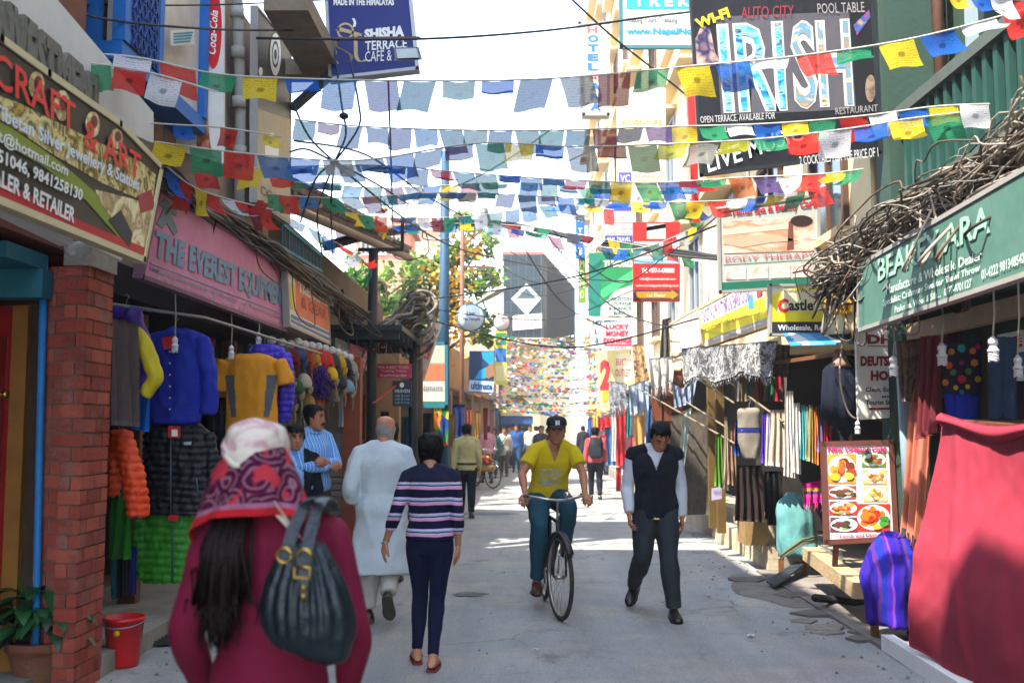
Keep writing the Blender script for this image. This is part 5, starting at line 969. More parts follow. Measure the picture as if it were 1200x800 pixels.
# ================================================================ people
TS = bpy.data.scenes.new('workbench')     # a bare scene for growing skins quickly; removed below
def blob(mb, voxel, smooth=4, fac=.5):
 """one continuous skin over overlapping closed forms"""
 me = bpy.data.meshes.new('b'); me.from_pydata(mb.v, [], mb.f); o = bpy.data.objects.new('b', me); TS.collection.objects.link(o)
 r = o.modifiers.new('r', 'REMESH'); r.mode = 'VOXEL'; r.voxel_size = voxel; r.use_smooth_shade = True
 if smooth: s = o.modifiers.new('s', 'SMOOTH'); s.iterations = smooth; s.factor = fac
 TS.view_layers[0].update()
 dg = TS.view_layers[0].depsgraph; out = bpy.data.meshes.new_from_object(o.evaluated_get(dg)); bpy.data.objects.remove(o); bpy.data.meshes.remove(me)
 out.polygons.foreach_set('use_smooth', [True] * len(out.polygons)); return out
def put(me, name, mats, parent, fn=None, wr=0., ws=9., seed=0, stretch=(1, 1, .6), cut=None):
 """link a mesh as a part; wr adds folds, fn picks a material by position"""
 me.name = name; me.materials.clear()
 for m in (mats if isinstance(mats, (list, tuple)) else [mats]): me.materials.append(m)
 if wr:
  co = [v.co.copy() for v in me.vertices]; nr = [v.normal.copy() for v in me.vertices]; out = []
  for c, n in zip(co, nr):
   q = V((c.x * stretch[0], c.y * stretch[1], c.z * stretch[2])) * ws + V((seed * 7.3, seed, 0))
   d = 1 - abs(noise.noise(q)) * 2.2; d2 = noise.noise(q * 2.3 + V((5, 1, 9))); out.extend(c + n * (wr * (d * .7 + d2 * .5)))
  me.vertices.foreach_set('co', out); me.update()
 if fn:
  for p in me.polygons: p.material_index = fn(p.center)
 o = bpy.data.objects.new(name, me); COL.objects.link(o); o.parent = parent; return o
def ell(c, ax, ay, rx, ryf, ryb, n=20):
 return [c + ax * (rx * math.cos(2 * math.pi * i / n)) + ay * ((ryf if math.sin(2 * math.pi * i / n) > 0 else ryb) * math.sin(2 * math.pi * i / n)) for i in range(n)]
PROF = [(-.12, .10, .085, .09), (-.06, .155, .105, .12), (.0, .168, .108, .125), (.06, .160, .106, .112), (.13, .140, .100, .092), (.21, .146, .106, .092), (.30, .165, .115, .105), (.37, .172, .106, .108), (.43, .160, .085, .098), (.465, .125, .068, .082), (.49, .075, .058, .062), (.53, .055, .054, .054), (.60, .052, .052, .052)]
class Sk:
 """joints in the person's own frame: x to their right, y forward, z up"""
 def __init__(s, h=1.65, build=1., **k):
  f = h / 1.65; s.f = f; s.b = build; j = dict(pelvis=(0, 0, .90), chest=(0, .0, 1.2), neck=(0, -.01, 1.39), head=(0, .025, 1.535), face=(0, 1, 0),
   hipL=(-.088, 0, .87), kneeL=(-.095, .02, .475), ankL=(-.095, -.01, .085), toeL=(-.105, .155, .02), hipR=(.088, 0, .87), kneeR=(.095, .02, .475), ankR=(.095, -.01, .085), toeR=(.105, .155, .02),
   shL=(-.178, -.01, 1.345), elL=(-.225, -.03, 1.07), wrL=(-.235, .03, .83), hdL=(-.02, .06, -1), shR=(.178, -.01, 1.345), elR=(.225, -.03, 1.07), wrR=(.235, .03, .83), hdR=(.02, .06, -1), pnL=(1, 0, 0), pnR=(-1, 0, 0))
  for a, v in k.items(): j[a] = v
  s.j = {a: V(v) * (1 if a[:2] in ('hd', 'pn', 'fa') else f) for a, v in j.items()}
 def __getattr__(s, a): return s.__dict__['j'][a]
 def spine(s, z):
  pts = [s.pelvis + (s.pelvis - s.chest).normalized() * .14, s.pelvis, s.chest, s.neck, lerp(s.neck, s.head, .8)]; zs = [-.14, 0, .30 * s.f, .49 * s.f, .60 * s.f]
  z *= s.f
  for i in range(4):
   if z <= zs[i + 1] or i == 3: return lerp(pts[i], pts[i + 1], (z - zs[i]) / (zs[i + 1] - zs[i]))
 def torso(s, mb, z0, z1, inf=0., flare=None, steps=18, n=24, wid=1., belly=0.):
  rings = []
  hx = (s.hipR - s.hipL).normalized(); sx = (s.shR - s.shL).normalized()
  for i in range(steps + 1):
   z = lerp(z0, z1, i / steps); p = [q for q in PROF]
   for a, b in zip(p, p[1:]):
    if z <= b[0]: break
   t = max(0, min(1, (z - a[0]) / (b[0] - a[0]))) if z > p[0][0] else 0
   rx, rf, rb = (lerp(a[k], b[k], t) * s.f * s.b for k in (1, 2, 3))
   if z > .40: rx, rf, rb = rx / s.b, rf / s.b, rb / s.b
   if z < -.05 and flare is not None: k = (-.05 - z); rx = .158 * s.f * s.b + flare[0] * k; rf = .108 * s.f * s.b + flare[1] * k; rb = .118 * s.f * s.b + flare[2] * k
   c = s.spine(z) if z > -.14 else s.pelvis + V((0, 0, z * s.f))
   ax = lerp(hx, sx, max(0, min(1, z / .45))).normalized(); d = (s.spine(z + .03) - s.spine(z - .03)).normalized() if z > -.1 else V((0, 0, 1)); ay = d.cross(ax).normalized()
   bl = belly * math.exp(-((z - .08) / .11) ** 2)
   rings.append(ell(c, ax, ay, (rx + inf) * wid + bl * .5, rf + inf + bl, rb + inf, n))
  mb.loft(rings); return mb
 def arm(s, mb, k, t0=0., t1=2., inf=0., infe=None, cap=True):
  sh, el, wr = s.j['sh' + k], s.j['el' + k], s.j['wr' + k]; f = s.f * (.6 + .4 * s.b); infe = inf if infe is None else infe
  R_ = [(0, .042), (.12, .046), (.35, .046), (.7, .041), (1, .038), (1.15, .041), (1.4, .037), (1.75, .029), (2., .026)]
  P_ = []; rr = []
  for i in range(21):
   t = lerp(t0, t1, i / 20); c = lerp(sh, el, t) if t <= 1 else lerp(el, wr, t - 1)
   for a, b in zip(R_, R_[1:]):
    if t <= b[0]: break
   P_.append(c); rr.append(lerp(a[1], b[1], (t - a[0]) / (b[0] - a[0])) * f + lerp(inf, infe, i / 20))
  q = [tuple(p) for p in P_]; P2 = [V(q[0])] + [(V(a) + V(b) * 2 + V(c)) / 4 for a, b, c in zip(q, q[1:], q[2:])] + [V(q[-1])]
  mb.tube(P2, rr, 14)
  if t0 == 0: mb.ball(sh, (rr[0] * 1.02,) * 3, 14, 10); nk = lerp(s.neck, s.head, .16); mb.tube([nk, lerp(nk, sh, .55) + V((0, 0, .006)), sh], [.045 * f + inf * .6, .043 * f + inf * .7, rr[0] * .98], 12)
  return mb
 def leg(s, mb, k, t0=0., t1=2., inf=0., infe=None):
  hp, kn, an = s.j['hip' + k], s.j['knee' + k], s.j['ank' + k]; f = s.f * s.b; infe = inf if infe is None else infe
  R_ = [(-.2, .068), (0, .085), (.15, .09), (.5, .074), (.9, .056), (1, .054), (1.2, .055), (1.4, .053), (1.75, .037), (2.05, .034)]
  P_ = []; rr = []
  for i in range(25):
   t = lerp(t0, t1, i / 24); c = lerp(hp, kn, t) if t <= 1 else lerp(kn, an, t - 1)
   for a, b in zip(R_, R_[1:]):
    if t <= b[0]: break
   P_.append(c); rr.append(lerp(a[1], b[1], (t - a[0]) / (b[0] - a[0])) * f + lerp(inf, infe, i / 24))
  P2 = [P_[0]] + [(a + b * 2 + c) / 4 for a, b, c in zip(P_, P_[1:], P_[2:])] + [P_[-1]]
  mb.tube(P2, rr, 16); return mb
 def hframe(s):
  y = s.face.normalized(); x = y.cross(V((0, 0, 1))).normalized(); return x, y, x.cross(y)
 def headpt(s, x, y, z): a, b, c = s.hframe(); return s.head + (a * x + b * y + c * z) * s.f
HR = [(-.118, .045, .014, .016, .016), (-.108, .036, .036, .042, .036), (-.088, .022, .052, .060, .046), (-.055, .01, .062, .075, .062), (-.02, .0, .069, .084, .082), (.02, 0, .073, .087, .096), (.06, -.002, .074, .083, .099), (.09, -.006, .066, .070, .088), (.108, -.01, .046, .048, .062), (.119, -.012, .012, .012, .016)]
def head_rings(sk, inf=0., n=36, m=40, feat=True, z0=None):
 g = lambda a, w: math.exp(-(a / w) ** 2); out = []
 for q in spline(HR, m):
  z, cy, rx, rf, rb = q; ring = []
  for i in range(n):
   a = 2 * math.pi * i / n; x = (rx + inf) * math.cos(a); sy = math.sin(a); y = cy + ((rf if sy > 0 else rb) + inf) * sy
   if feat and sy > .2:
    d = .024 * g(x, .0115) * max(0, min(1, (.022 - z) / .055)) * (1 if z > -.036 else max(0, 1 - (-.036 - z) / .012))
    d += .006 * g(x, .018) * g(z + .036, .009)
    d -= .0085 * (g(x - .031, .016) + g(x + .031, .016)) * g(z - .012, .012)
    d += .004 * g(z - .036, .012) * g(x, .05) + .005 * g(x, .022) * g(z + .066, .007) + .004 * g(x, .022) * g(z + .079, .006) - .003 * g(x, .025) * g(z + .0725, .003)
    d += .005 * g(x, .02) * g(z + .103, .012) + .004 * (g(x - .045, .02) + g(x + .045, .02)) * g(z + .02, .02)
    y += d
   ring.append(sk.headpt(x, y, z + inf * .6 * (1 if z > 0 else -1) * abs(z) / .12))
  out.append(ring)
 return out
def add_head(sk, mb):
 mb.loft(head_rings(sk))
 for sx in (-1, 1):
  c = sk.headpt(sx * .074, -.008, -.002); mb.ball(c, (.012 * sk.f, .017 * sk.f, .030 * sk.f), 10, 8)
 mb.tube([sk.neck + (sk.neck - sk.head).normalized() * .05, lerp(sk.neck, sk.headpt(0, -.015, -.06), .5), sk.headpt(0, -.012, -.04)], [.062 * sk.f, .054 * sk.f, .054 * sk.f], 16)
def hair_shell(sk, front=.062, side=-.01, back=-.075, thick=.014, seed=1, amp=.008, crown=None):
 """cap of hair following the skull; each limit is the lowest height of the hairline"""
 rings = head_rings(sk, thick, 40, 40, False); zs = [q[0] for q in spline(HR, 40)]; n = 40; m = MB(); m.smooth = True
 vs = []
 for r in rings:
  for p in r: d = (p - sk.head).normalized(); vs.append(p + d * (amp * noise.noise(p * 38 + V((seed, 0, 0))) + amp * .8 * noise.noise(V((p.x * 120, p.y * 120, p.z * 14)))))
 fs = []
 for i in range(40):
  for j in range(n):
   a = 2 * math.pi * (j + .5) / n; fr = math.sin(a); z = (zs[i] + zs[i + 1]) / 2
   lim = lerp(side, front, min(1, max(0, (fr - .25) / .35))) if fr > -.05 else lerp(side, back, min(1, -fr / .5))
   if crown is not None and z > crown + .02 * math.sin(a * 3): continue
   if z > lim + .008 * math.sin(j * 2.1 + seed): fs.append((i * n + j, i * n + (j + 1) % n, (i + 1) * n + (j + 1) % n, (i + 1) * n + j))
 fs.append([40 * n + j for j in range(n)]) if crown is None else None
 m.add(vs, fs); return m.mesh('hair', [])
def add_hand(mb, wr, d, pn, side, f=1., curl=.35, spread=.06, fine=True):
 """palm, four bent fingers of unequal length and a thumb; pn is where the palm looks"""
 d = V(d).normalized(); pn = V(pn); pn = (pn - d * pn.dot(d)).normalized(); s = d.cross(pn).normalized() * side       # s points to the thumb side
 k = f
 c0 = wr - d * .01; rings = []
 for t, w_, th in ((0, .024, .020), (.025, .030, .018), (.055, .039, .017), (.085, .041, .015), (.097, .036, .011)):
  c = c0 + d * t * k; rings.append([c + s * (w_ * k * math.cos(a)) + pn * (th * k * math.sin(a)) for a in [2 * math.pi * i / 14 for i in range(14)]])
 mb.loft(rings)
 for i, (ln, of, sp) in enumerate(((.072, .029, .5), (.080, .0095, .1), (.074, -.0105, -.25), (.058, -.029, -.6))):
  p = c0 + d * (.090 - .006 * abs(i - 1)) * k + s * of * k; dd = (d + s * sp * spread * 2).normalized(); pts = [p - dd * .015 * k]; a = curl * (.6 + .16 * i)
  pts.append(p)
  for j, fr in enumerate((.45, .30, .25)):
   dd = (dd * math.cos(a) + pn * math.sin(a)).normalized() if True else dd; pts.append(pts[-1] + dd * ln * fr * k); a = curl * (.9 + .1 * i)
   pn2 = (pn - dd * pn.dot(dd)); pn2 = pn2.normalized() if pn2.length > .05 else -d;
   ddn = (dd * math.cos(a) + pn2 * math.sin(a)).normalized(); dd = ddn if j < 2 else dd; a = 0
  mb.tube(pts, [.0095 * k, .0098 * k, .0092 * k, .0085 * k, .0068 * k], 8)
 t0 = c0 + d * .022 * k + s * .022 * k; t1 = t0 + (d * .75 + s * .65 + pn * .25).normalized() * .042 * k; t2 = t1 + (d * .93 + s * .1 + pn * .35).normalized() * .034 * k; t3 = t2 + (d * .95 - s * .05 + pn * .4).normalized() * .024 * k
 mb.tube([t0, t1, t2, t3], [.016 * k, .0125 * k, .0105 * k, .008 * k], 8)
def add_foot(sk, mb, k):
 an, to = sk.j['ank' + k], sk.j['toe' + k]; d = (to - an); up0 = V((0, 0, 1)) if abs(d.normalized().z) < .8 else V((0, 1, 0)); f = sk.f
 x = d.cross(up0).normalized(); heel = an + (an - to) * .28 + d.cross(x).normalized() * 0
 down = -x.cross(d).normalized()
 if down.z > 0 and abs(d.normalized().z) < .7: down = -down
 base = an + down * .06 * f
 ax = (to - base).normalized(); L_ = (to - base).length; rings = []
 for t, w_, hh, up2 in ((-.32, .022, .022, .022), (-.2, .034, .036, .035), (0, .036, .048, .045), (.35, .040, .036, .03), (.7, .046, .024, .016), (.95, .040, .015, .008), (1.08, .018, .009, .006)):
  c = base + ax * (t * L_) - down * up2 * f * .6; rings.append([c + x * (w_ * f * math.cos(a)) - down * (hh * f * math.sin(a)) for a in [2 * math.pi * i / 14 for i in range(14)]])
 mb.loft(rings); mb.ball(an, (.036 * f, .04 * f, .045 * f), 12, 8); return ax, x, down, base, L_
def shoe(sk, k, mat, sole, root, low=False):
 an, to = sk.j['ank' + k], sk.j['toe' + k]; d = to - an; f = sk.f; up0 = V((0, 0, 1)) if abs(d.normalized().z) < .85 else V((0, 1, 0)); x = d.cross(up0).normalized(); down = -x.cross(d).normalized(); down = down if down.dot(an - sk.j['knee' + k]) > 0 else -down
 base = an + down * .058 * f; ax = (to - base).normalized(); L_ = (to - base).length
 def rg(lst, n=16):
  out = []
  for t, w_, lo, hi in lst:
   c = base + ax * (t * L_)
   out.append([c + x * (w_ * f * math.cos(a)) - down * (f * (hi if math.sin(a) > 0 else lo) * abs(math.sin(a)) ** .8 * (1 if math.sin(a) > 0 else -1)) for a in [2 * math.pi * i / n for i in range(n)]])
  return out
 m = MB(); m.smooth = True
 m.loft(rg([(-.36, .020, .006, .045), (-.27, .036, .012, .075), (0, .042, .014, .085), (.25, .044, .014, .062), (.55, .050, .014, .042), (.85, .048, .014, .032), (1.08, .032, .010, .022), (1.17, .012, .004, .010)]))
 o = bpy.data.objects.new('shoe', m.mesh('shoe', mat)); COL.objects.link(o); o.parent = root
 m = MB(); vs = [base + ax * (t * L_) + x * (w_ * f) + down * .010 * f for t, w_ in ((-.37, .02), (-.27, .038), (.0, .042), (.3, .044), (.6, .052), (.9, .048), (1.12, .026), (1.18, 0), (1.12, -.026), (.9, -.048), (.6, -.052), (.3, -.044), (0, -.042), (-.27, -.038), (-.37, -.02))]
 m.slab(vs, down * .014 * f); s = bpy.data.objects.new('sole', m.mesh('sole', sole)); COL.objects.link(s); s.parent = o; return o
SK_N = M('skin', '#9c664b', .55, .12, 14, spec=.35); SK_D = M('skin', '#6e432f', .55, .12, 14, spec=.35); SK_L = M('skin', '#aa7658', .55, .12, 14, spec=.35)
HAIRB = M('black_hair', '#070606', .6, .3, 30, .4, 90, spec=.15); HAIRG = M('grey_hair', '#8f8a84', .6, .3, 30, .6, 90); HAIRD = M('dark_brown_hair', '#160b08', .55, .35, 30, .3, 90, spec=.2)
EYEW = M('eye_white', '#8f877c', .3, 0); IRIS = M('dark_iris', '#150c08', .2, 0); LIP = M('lip', '#7a3f36', .5, .1, 20); LEATH = M('black_leather', '#15130f', .35, .25, 10, spec=.5); RUB = M('dark_rubber', '#2a2622', .8, .2, 10)
def face_parts(sk, root, brow=HAIRB, moustache=False, closed=False):
 yo = .083
 for sx in (-1, 1):
  e = sk.headpt(sx * .031, .0765, .012); m = MB()
  if not closed:
   m.ball(e, .0100 * sk.f, 10, 8); o = bpy.data.objects.new('eye', m.mesh('eye', EYEW)); COL.objects.link(o); o.parent = root
   m = MB(); m.ball(e + (sk.headpt(0, 1, 0) - sk.head).normalized() * .0050, .0066 * sk.f, 8, 6); q = bpy.data.objects.new('iris', m.mesh('iris', IRIS)); COL.objects.link(q); q.parent = o
  m = MB(); m.tube([sk.headpt(sx * a, b, z) for a, b, z in ((.014, .092, .031), (.028, .090, .036), (.044, .080, .034), (.053, .070, .028))], [.003, .0048, .004, .002], 6); o = bpy.data.objects.new('eyebrow', m.mesh('eyebrow', brow)); COL.objects.link(o); o.parent = root
  m = MB(); m.tube([sk.headpt(sx * a, b, z) for a, b, z in ((.017, .0865, .014), (.031, .0895, .0205 if not closed else .008), (.045, .081, .013))], .0026, 6); o = bpy.data.objects.new('eyelid', m.mesh('eyelid', IRIS)); COL.objects.link(o); o.parent = root
 m = MB(); m.tube([sk.headpt(a, b, z) for a, b, z in ((-.024, .079, -.0705), (-.01, .0895, -.069), (0, .091, -.0705), (.01, .0895, -.069), (.024, .079, -.0705))], [.002, .005, .0055, .005, .002], 6); o = bpy.data.objects.new('mouth', m.mesh('mouth', LIP)); COL.objects.link(o); o.parent = root
 if moustache:
  m = MB(); m.tube([sk.headpt(a, b, z) for a, b, z in ((-.032, .076, -.066), (-.016, .091, -.056), (0, .096, -.053), (.016, .091, -.056), (.032, .076, -.066))], [.003, .008, .0085, .008, .003], 8); o = bpy.data.objects.new('moustache', m.mesh('moustache', HAIRB)); COL.objects.link(o); o.parent = root
def body(sk, root, skin, vox=.0065, hands=(.35, .35), feet=True, head=True, hide_legs=False, under=None):
 mb = MB(); sk.torso(mb, -.1, .53, -.012)
 for k in 'LR': sk.arm(mb, k, 0, 2, -.002); sk.leg(mb, k, 0, 2.02, -.006)
 for k, sd, cu in (('L', 1, hands[0]), ('R', -1, hands[1])):
  if cu is not None: add_hand(mb, sk.j['wr' + k], sk.j['hd' + k], sk.j['pn' + k], sd, sk.f, cu)
  else: mb.ball(sk.j['wr' + k], .03)
 if head: add_head(sk, mb)
 if feet:
  for k in 'LR': add_foot(sk, mb, k)
 return put(blob(mb, vox, 2, .45), 'body', skin, root)
def garment(sk, root, name, mats, z0, z1, inf=.014, sleeve=0., sinf=.012, sinfe=None, flare=None, vox=.011, wr=.006, ws=9, seed=1, fn=None, wid=1., legs=None, linf=(.012, .014), smooth=5, belly=0., neckhole=None):
 mb = MB()
 if z1 is not None: sk.torso(mb, z0, z1, inf, flare, 26, 28, wid, belly)
 if sleeve:
  for k in 'LR': sk.arm(mb, k, 0, sleeve, sinf, sinfe)
 if legs:
  for k in 'LR': sk.leg(mb, k, -.12, legs, linf[0], linf[1])
  sk.torso(mb, -.11, .015, inf, None, 8, 24)
 return put(blob(mb, vox, smooth), name, mats, root, fn, wr, ws, seed)
def tubepart(root, name, mat, pts, r, n=8):
 m = MB(); m.tube(pts, r, n); o = bpy.data.objects.new(name, m.mesh(name, mat)); COL.objects.link(o); o.parent = root; return o
def meshpart(root, name, mat, m): o = bpy.data.objects.new(name, m.mesh(name, mat)); COL.objects.link(o); o.parent = root; return o
def person(label, px, Y, rz, z=0., group=None):
 return thing('person', label, 'person', ((px - 612) * Y / F, Y, z + .006), rz, group)
PI = math.pi
# ---- woman in the striped jumper
t = person('woman walking away in a navy jumper with pink and white stripes', 505, 6.95, .06)
sk = Sk(1.56, .93, shL=(-.165, -.01, 1.345), shR=(.165, -.01, 1.345), elL=(-.245, -.06, 1.09), wrL=(-.325, .03, .87), hdL=(-.2, .1, -1), pnL=(.8, .3, -.1), elR=(.20, -.05, 1.07), wrR=(.205, .04, .84), hdR=(0, .15, -1),
  kneeL=(-.07, .12, .48), ankL=(-.09, .08, .085), toeL=(-.11, .24, .02), kneeR=(.055, .03, .475), ankR=(.03, -.16, .09), toeR=(.05, .0, .02), head=(0, .02, 1.53), face=(.1, 1, -.02))
body(sk, t, SK_L, .006)
NAVY = '#12162f'; ST = stripes('striped_knit', 2, [(0, NAVY), (.40, '#c98aa6'), (.56, '#b9b4c8'), (.62, NAVY), (.70, '#8fa0d0'), (.80, '#c9b6c4'), (.88, NAVY)], .105, .95, 'Object', 0.02)
garment(sk, t, 'jumper', [ST, M('navy_yoke_knit', NAVY, .95, .15, 12)], -.015, .495, .019, 1.55, .012, .008, wr=.005, seed=2, fn=lambda c: 1 if c.z > 1.235 else 0)
garment(sk, t, 'leggings', cloth('#131730', .15), None, None, .007, legs=1.98, linf=(.007, .008), wr=.004, seed=3, ws=11)
put(hair_shell(sk, .05, -.03, -.085, .020, 2), 'hair', HAIRB, t); m = MB(); m.ball(sk.headpt(0, -.075, .045), (.07, .06, .062), 16, 12); put(blob(m, .008, 2), 'hair_bun', HAIRB, t, None, .004, 40)
tubepart(t, 'bracelet', M('silver', '#9a9a98', .3, metal=1.), [sk.wrL + V((.028 * math.cos(a), .028 * math.sin(a), .006 * math.cos(a))) for a in [i * PI / 8 for i in range(17)]], .005, 6)
for k in 'LR':
 an, to = sk.j['ank' + k], sk.j['toe' + k]; b = V((an.x, an.y, .0)); d = V((to.x - an.x, to.y - an.y, 0)).normalized(); x = V((d.y, -d.x, 0)); m = MB()
 m.slab([b + d * a + x * c + V((0, 0, -.004)) for a, c in ((-.07, .02), (-.06, .034), (0, .036), (.1, .043), (.17, .03), (.19, 0), (.17, -.03), (.1, -.043), (0, -.036), (-.06, -.034), (-.07, -.02))], (0, 0, .018)); s = meshpart(t, 'sandal', M('red_sandal', '#7a2a2a', .7, .2, 8), m)
 m = MB(); m.tube([b + d * .07 + x * c + V((0, 0, h)) for c, h in ((-.042, .02), (-.025, .055), (0, .065), (.025, .055), (.042, .02))], .009, 6); meshpart(s, 'strap', M('red_sandal', '#7a2a2a', .7, .2, 8), m)
# ---- old man in the long white kurta
t = person('bald man walking away in a long pale kurta with rolled sleeves', 449, 8.4, .04)
sk = Sk(1.71, 1.06, shL=(-.185, -.01, 1.34), shR=(.185, -.01, 1.34), elL=(-.25, -.06, 1.06), wrL=(-.22, .12, .92), hdL=(.2, .8, -.5), elR=(.24, .0, 1.06), wrR=(.23, .16, .93), hdR=(0, .9, -.5),
  kneeL=(-.10, .06, .48), ankL=(-.10, .05, .085), toeL=(-.13, .21, .02), kneeR=(.07, .08, .50), ankR=(.075, -.20, .24), toeR=(.085, -.13, .075), head=(.02, .03, 1.525), face=(.25, 1, -.05))
body(sk, t, SK_L, .0065, feet=False)
KUR = M('pale_kurta_cotton', '#bcc6c8', .9, .1, 6, .2, 50, trans=.12)
garment(sk, t, 'kurta', KUR, -.50, .515, .028, 1.5, .022, .030, flare=(.16, .17, .12), wr=.013, ws=6.5, seed=5, wid=1.02)
garment(sk, t, 'trousers', M('cream_cotton', '#a8a59a', .9, .12, 6, .2, 50), None, None, .012, legs=1.93, linf=(.02, .026), wr=.010, seed=6, ws=8)
put(hair_shell(sk, .2, .0, -.075, .008, 4, .004, crown=.035), 'hair', HAIRG, t); meshpart(t, 'collar', KUR, MB().tube([lerp(sk.neck, sk.head, .18) + V((.066 * math.cos(a), .066 * math.sin(a) - .004, .012 * math.sin(a))) for a in [i * PI / 9 for i in range(19)]], .014, 8))
for k in 'LR': shoe(sk, k, LEATH, M('worn_sole', '#4a4640', .9, .3, 10), t)
# ---- man in a blue shirt walking in front of him
t = person('man in a light blue shirt half hidden beyond the old man in the kurta', 458, 10.6, .1)
sk = Sk(1.66, 1.04); body(sk, t, SK_N, .011, feet=False); garment(sk, t, 'shirt', cloth('#6f9cc9', .1), -.08, .51, .018, 1.95, .014, wr=.007, seed=8, vox=.014); garment(sk, t, 'trousers', cloth('#3a3a40'), None, None, .01, legs=1.97, linf=(.014, .02), vox=.014, wr=.006); put(hair_shell(sk), 'hair', HAIRB, t)
for k in 'LR': shoe(sk, k, LEATH, RUB, t)
# ---- man with folded arms
t = person('moustached man in a blue striped shirt standing with folded arms', 366, 9.6, PI + .95, .12)
sk = Sk(1.70, 1.06, shL=(-.19, .0, 1.345), shR=(.19, .0, 1.345), elL=(-.235, .10, 1.09), wrL=(.02, .235, 1.13), hdL=(1, .15, .12), pnL=(0, -1, 0), elR=(.235, .09, 1.085), wrR=(-.03, .245, 1.08), hdR=(-1, .1, .2), pnR=(0, -1, 0), face=(-.45, 1, -.02), head=(0, .035, 1.535))
body(sk, t, SK_N, .0065, (.5, .5), False)
SHB = stripes('blue_striped_shirting', 0, [(0, '#5f8fc9'), (.55, '#a9c0dc'), (.72, '#5f8fc9'), (.86, '#4a78b8')], .034, .9, 'Object', .01)
garment(sk, t, 'shirt', SHB, -.04, .505, .016, 1.9, .016, .014, wr=.008, ws=8, seed=12, belly=.03); garment(sk, t, 'trousers', cloth('#3b332a', .15), None, None, .014, legs=1.97, linf=(.018, .022), wr=.007, seed=13)
put(hair_shell(sk, .065, .0, -.07, .012, 3), 'hair', HAIRB, t); face_parts(sk, t, moustache=True)
meshpart(t, 'collar', SHB, MB().tube([lerp(sk.neck, sk.head, .12) + V((.068 * math.cos(a), .066 * math.sin(a) + .006, -.018 * math.sin(a))) for a in [i * PI / 9 for i in range(19)]], .015, 8))
meshpart(t, 'belt', LEATH, MB().loft([ell(sk.spine(.045) + V((0, 0, dz)), V((1, 0, 0)), V((0, 1, 0)), .186, .142, .136, 28) for dz in (0, .035)]))
for k in 'LR': shoe(sk, k, LEATH, RUB, t)
# ---- younger man beside him
t = person('young man in a pale blue shirt and dark open jacket beside the folded arms man', 346, 9.4, PI + .35, .0)
sk = Sk(1.62, .95, face=(-.15, 1, 0)); body(sk, t, SK_N, .0075, feet=False); garment(sk, t, 'shirt', cloth('#7fb0dc', .08), -.10, .51, .012, .4, .012, wr=.006, seed=14, vox=.012)
m = MB(); sk.torso(m, -.10, .49, .028, None, 20, 28)
for k in 'LR': sk.arm(m, k, 0, 1.97, .02)
o = put(blob(m, .012, 4), 'jacket', cloth('#15181f', .15), t, None, .008, 8, 15); bm = bmesh.new(); bm.from_mesh(o.data); bmesh.ops.delete(bm, geom=[f for f in bm.faces if f.calc_center_median().y > .03 and abs(f.calc_center_median().x) < .075], context='FACES'); bm.to_mesh(o.data); bm.free()
garment(sk, t, 'trousers', cloth('#23252b'), None, None, .012, legs=1.97, linf=(.014, .018), wr=.006, seed=16, vox=.013); put(hair_shell(sk, .05, -.01, -.07, .018, 6), 'hair', HAIRB, t); face_parts(sk, t)
for k in 'LR': shoe(sk, k, LEATH, RUB, t)
# ---- man in the sleeveless jumper
t = person('man in a navy sleeveless jumper and white shirt walking with head bowed', 766, 8.75, PI - .05)
sk = Sk(1.70, 1., pelvis=(0, 0, .895), chest=(.0, .02, 1.19), neck=(.0, .03, 1.375), head=(-.035, .085, 1.475), face=(-.18, .80, -.62), shL=(-.178, .01, 1.335), shR=(.178, .01, 1.335),
  elR=(.235, -.02, 1.06), wrR=(.225, .10, .84), hdR=(-.05, .2, -1), pnR=(-1, 0, -.1), elL=(-.22, -.05, 1.06), wrL=(-.225, -.02, .80), hdL=(.0, .05, -1), pnL=(1, 0, 0),
  kneeL=(-.095, .13, .48), ankL=(-.125, .20, .085), toeL=(-.14, .36, .02), kneeR=(.115, .06, .485), ankR=(.175, -.34, .19), toeR=(.215, -.23, .06))
body(sk, t, SK_N, .006, (.35, .55), False)
SHW = M('white_shirting', '#b9bcc4', .85, .08, 8, .2, 60, trans=.1)
garment(sk, t, 'shirt', SHW, .0, .505, .006, 1.93, .012, .014, wr=.008, ws=9, seed=20)
VEST = M('navy_knit', '#10141d', .95, .2, 10, .5, 140)
def vneck(c): return 1 if (c.y > .045 and 1.22 < c.z and abs(c.x + .0) < (c.z - 1.25) * .40) else 0
o = garment(sk, t, 'knitted_vest', VEST, -.075, .465, .028, .12, .025, flare=(.1, .1, .1), wr=.006, ws=8, seed=21, vox=.009)
bm = bmesh.new(); bm.from_mesh(o.data); bmesh.ops.delete(bm, geom=[f for f in bm.faces if vneck(f.calc_center_median()) or (f.calc_center_median().z > 1.36 and f.calc_center_median().x ** 2 + (f.calc_center_median().y - .03) ** 2 < .0072)], context='FACES'); bm.to_mesh(o.data); bm.free()
tubepart(t, 'shirt_collar', SHW, [V((sx * a, y, z)) for sx, a, y, z in ((-1, .012, .150, 1.26), (-1, .05, .12, 1.37), (-1, .07, .05, 1.405), (-1, .05, -.03, 1.425), (1, .05, -.03, 1.425), (1, .07, .05, 1.405), (1, .05, .12, 1.37), (1, .015, .150, 1.26))], .011, 8)
garment(sk, t, 'trousers', M('charcoal_suiting', '#20262a', .8, .12, 8, .2, 70), None, None, .012, legs=1.97, linf=(.018, .024), wr=.010, ws=7, seed=22)
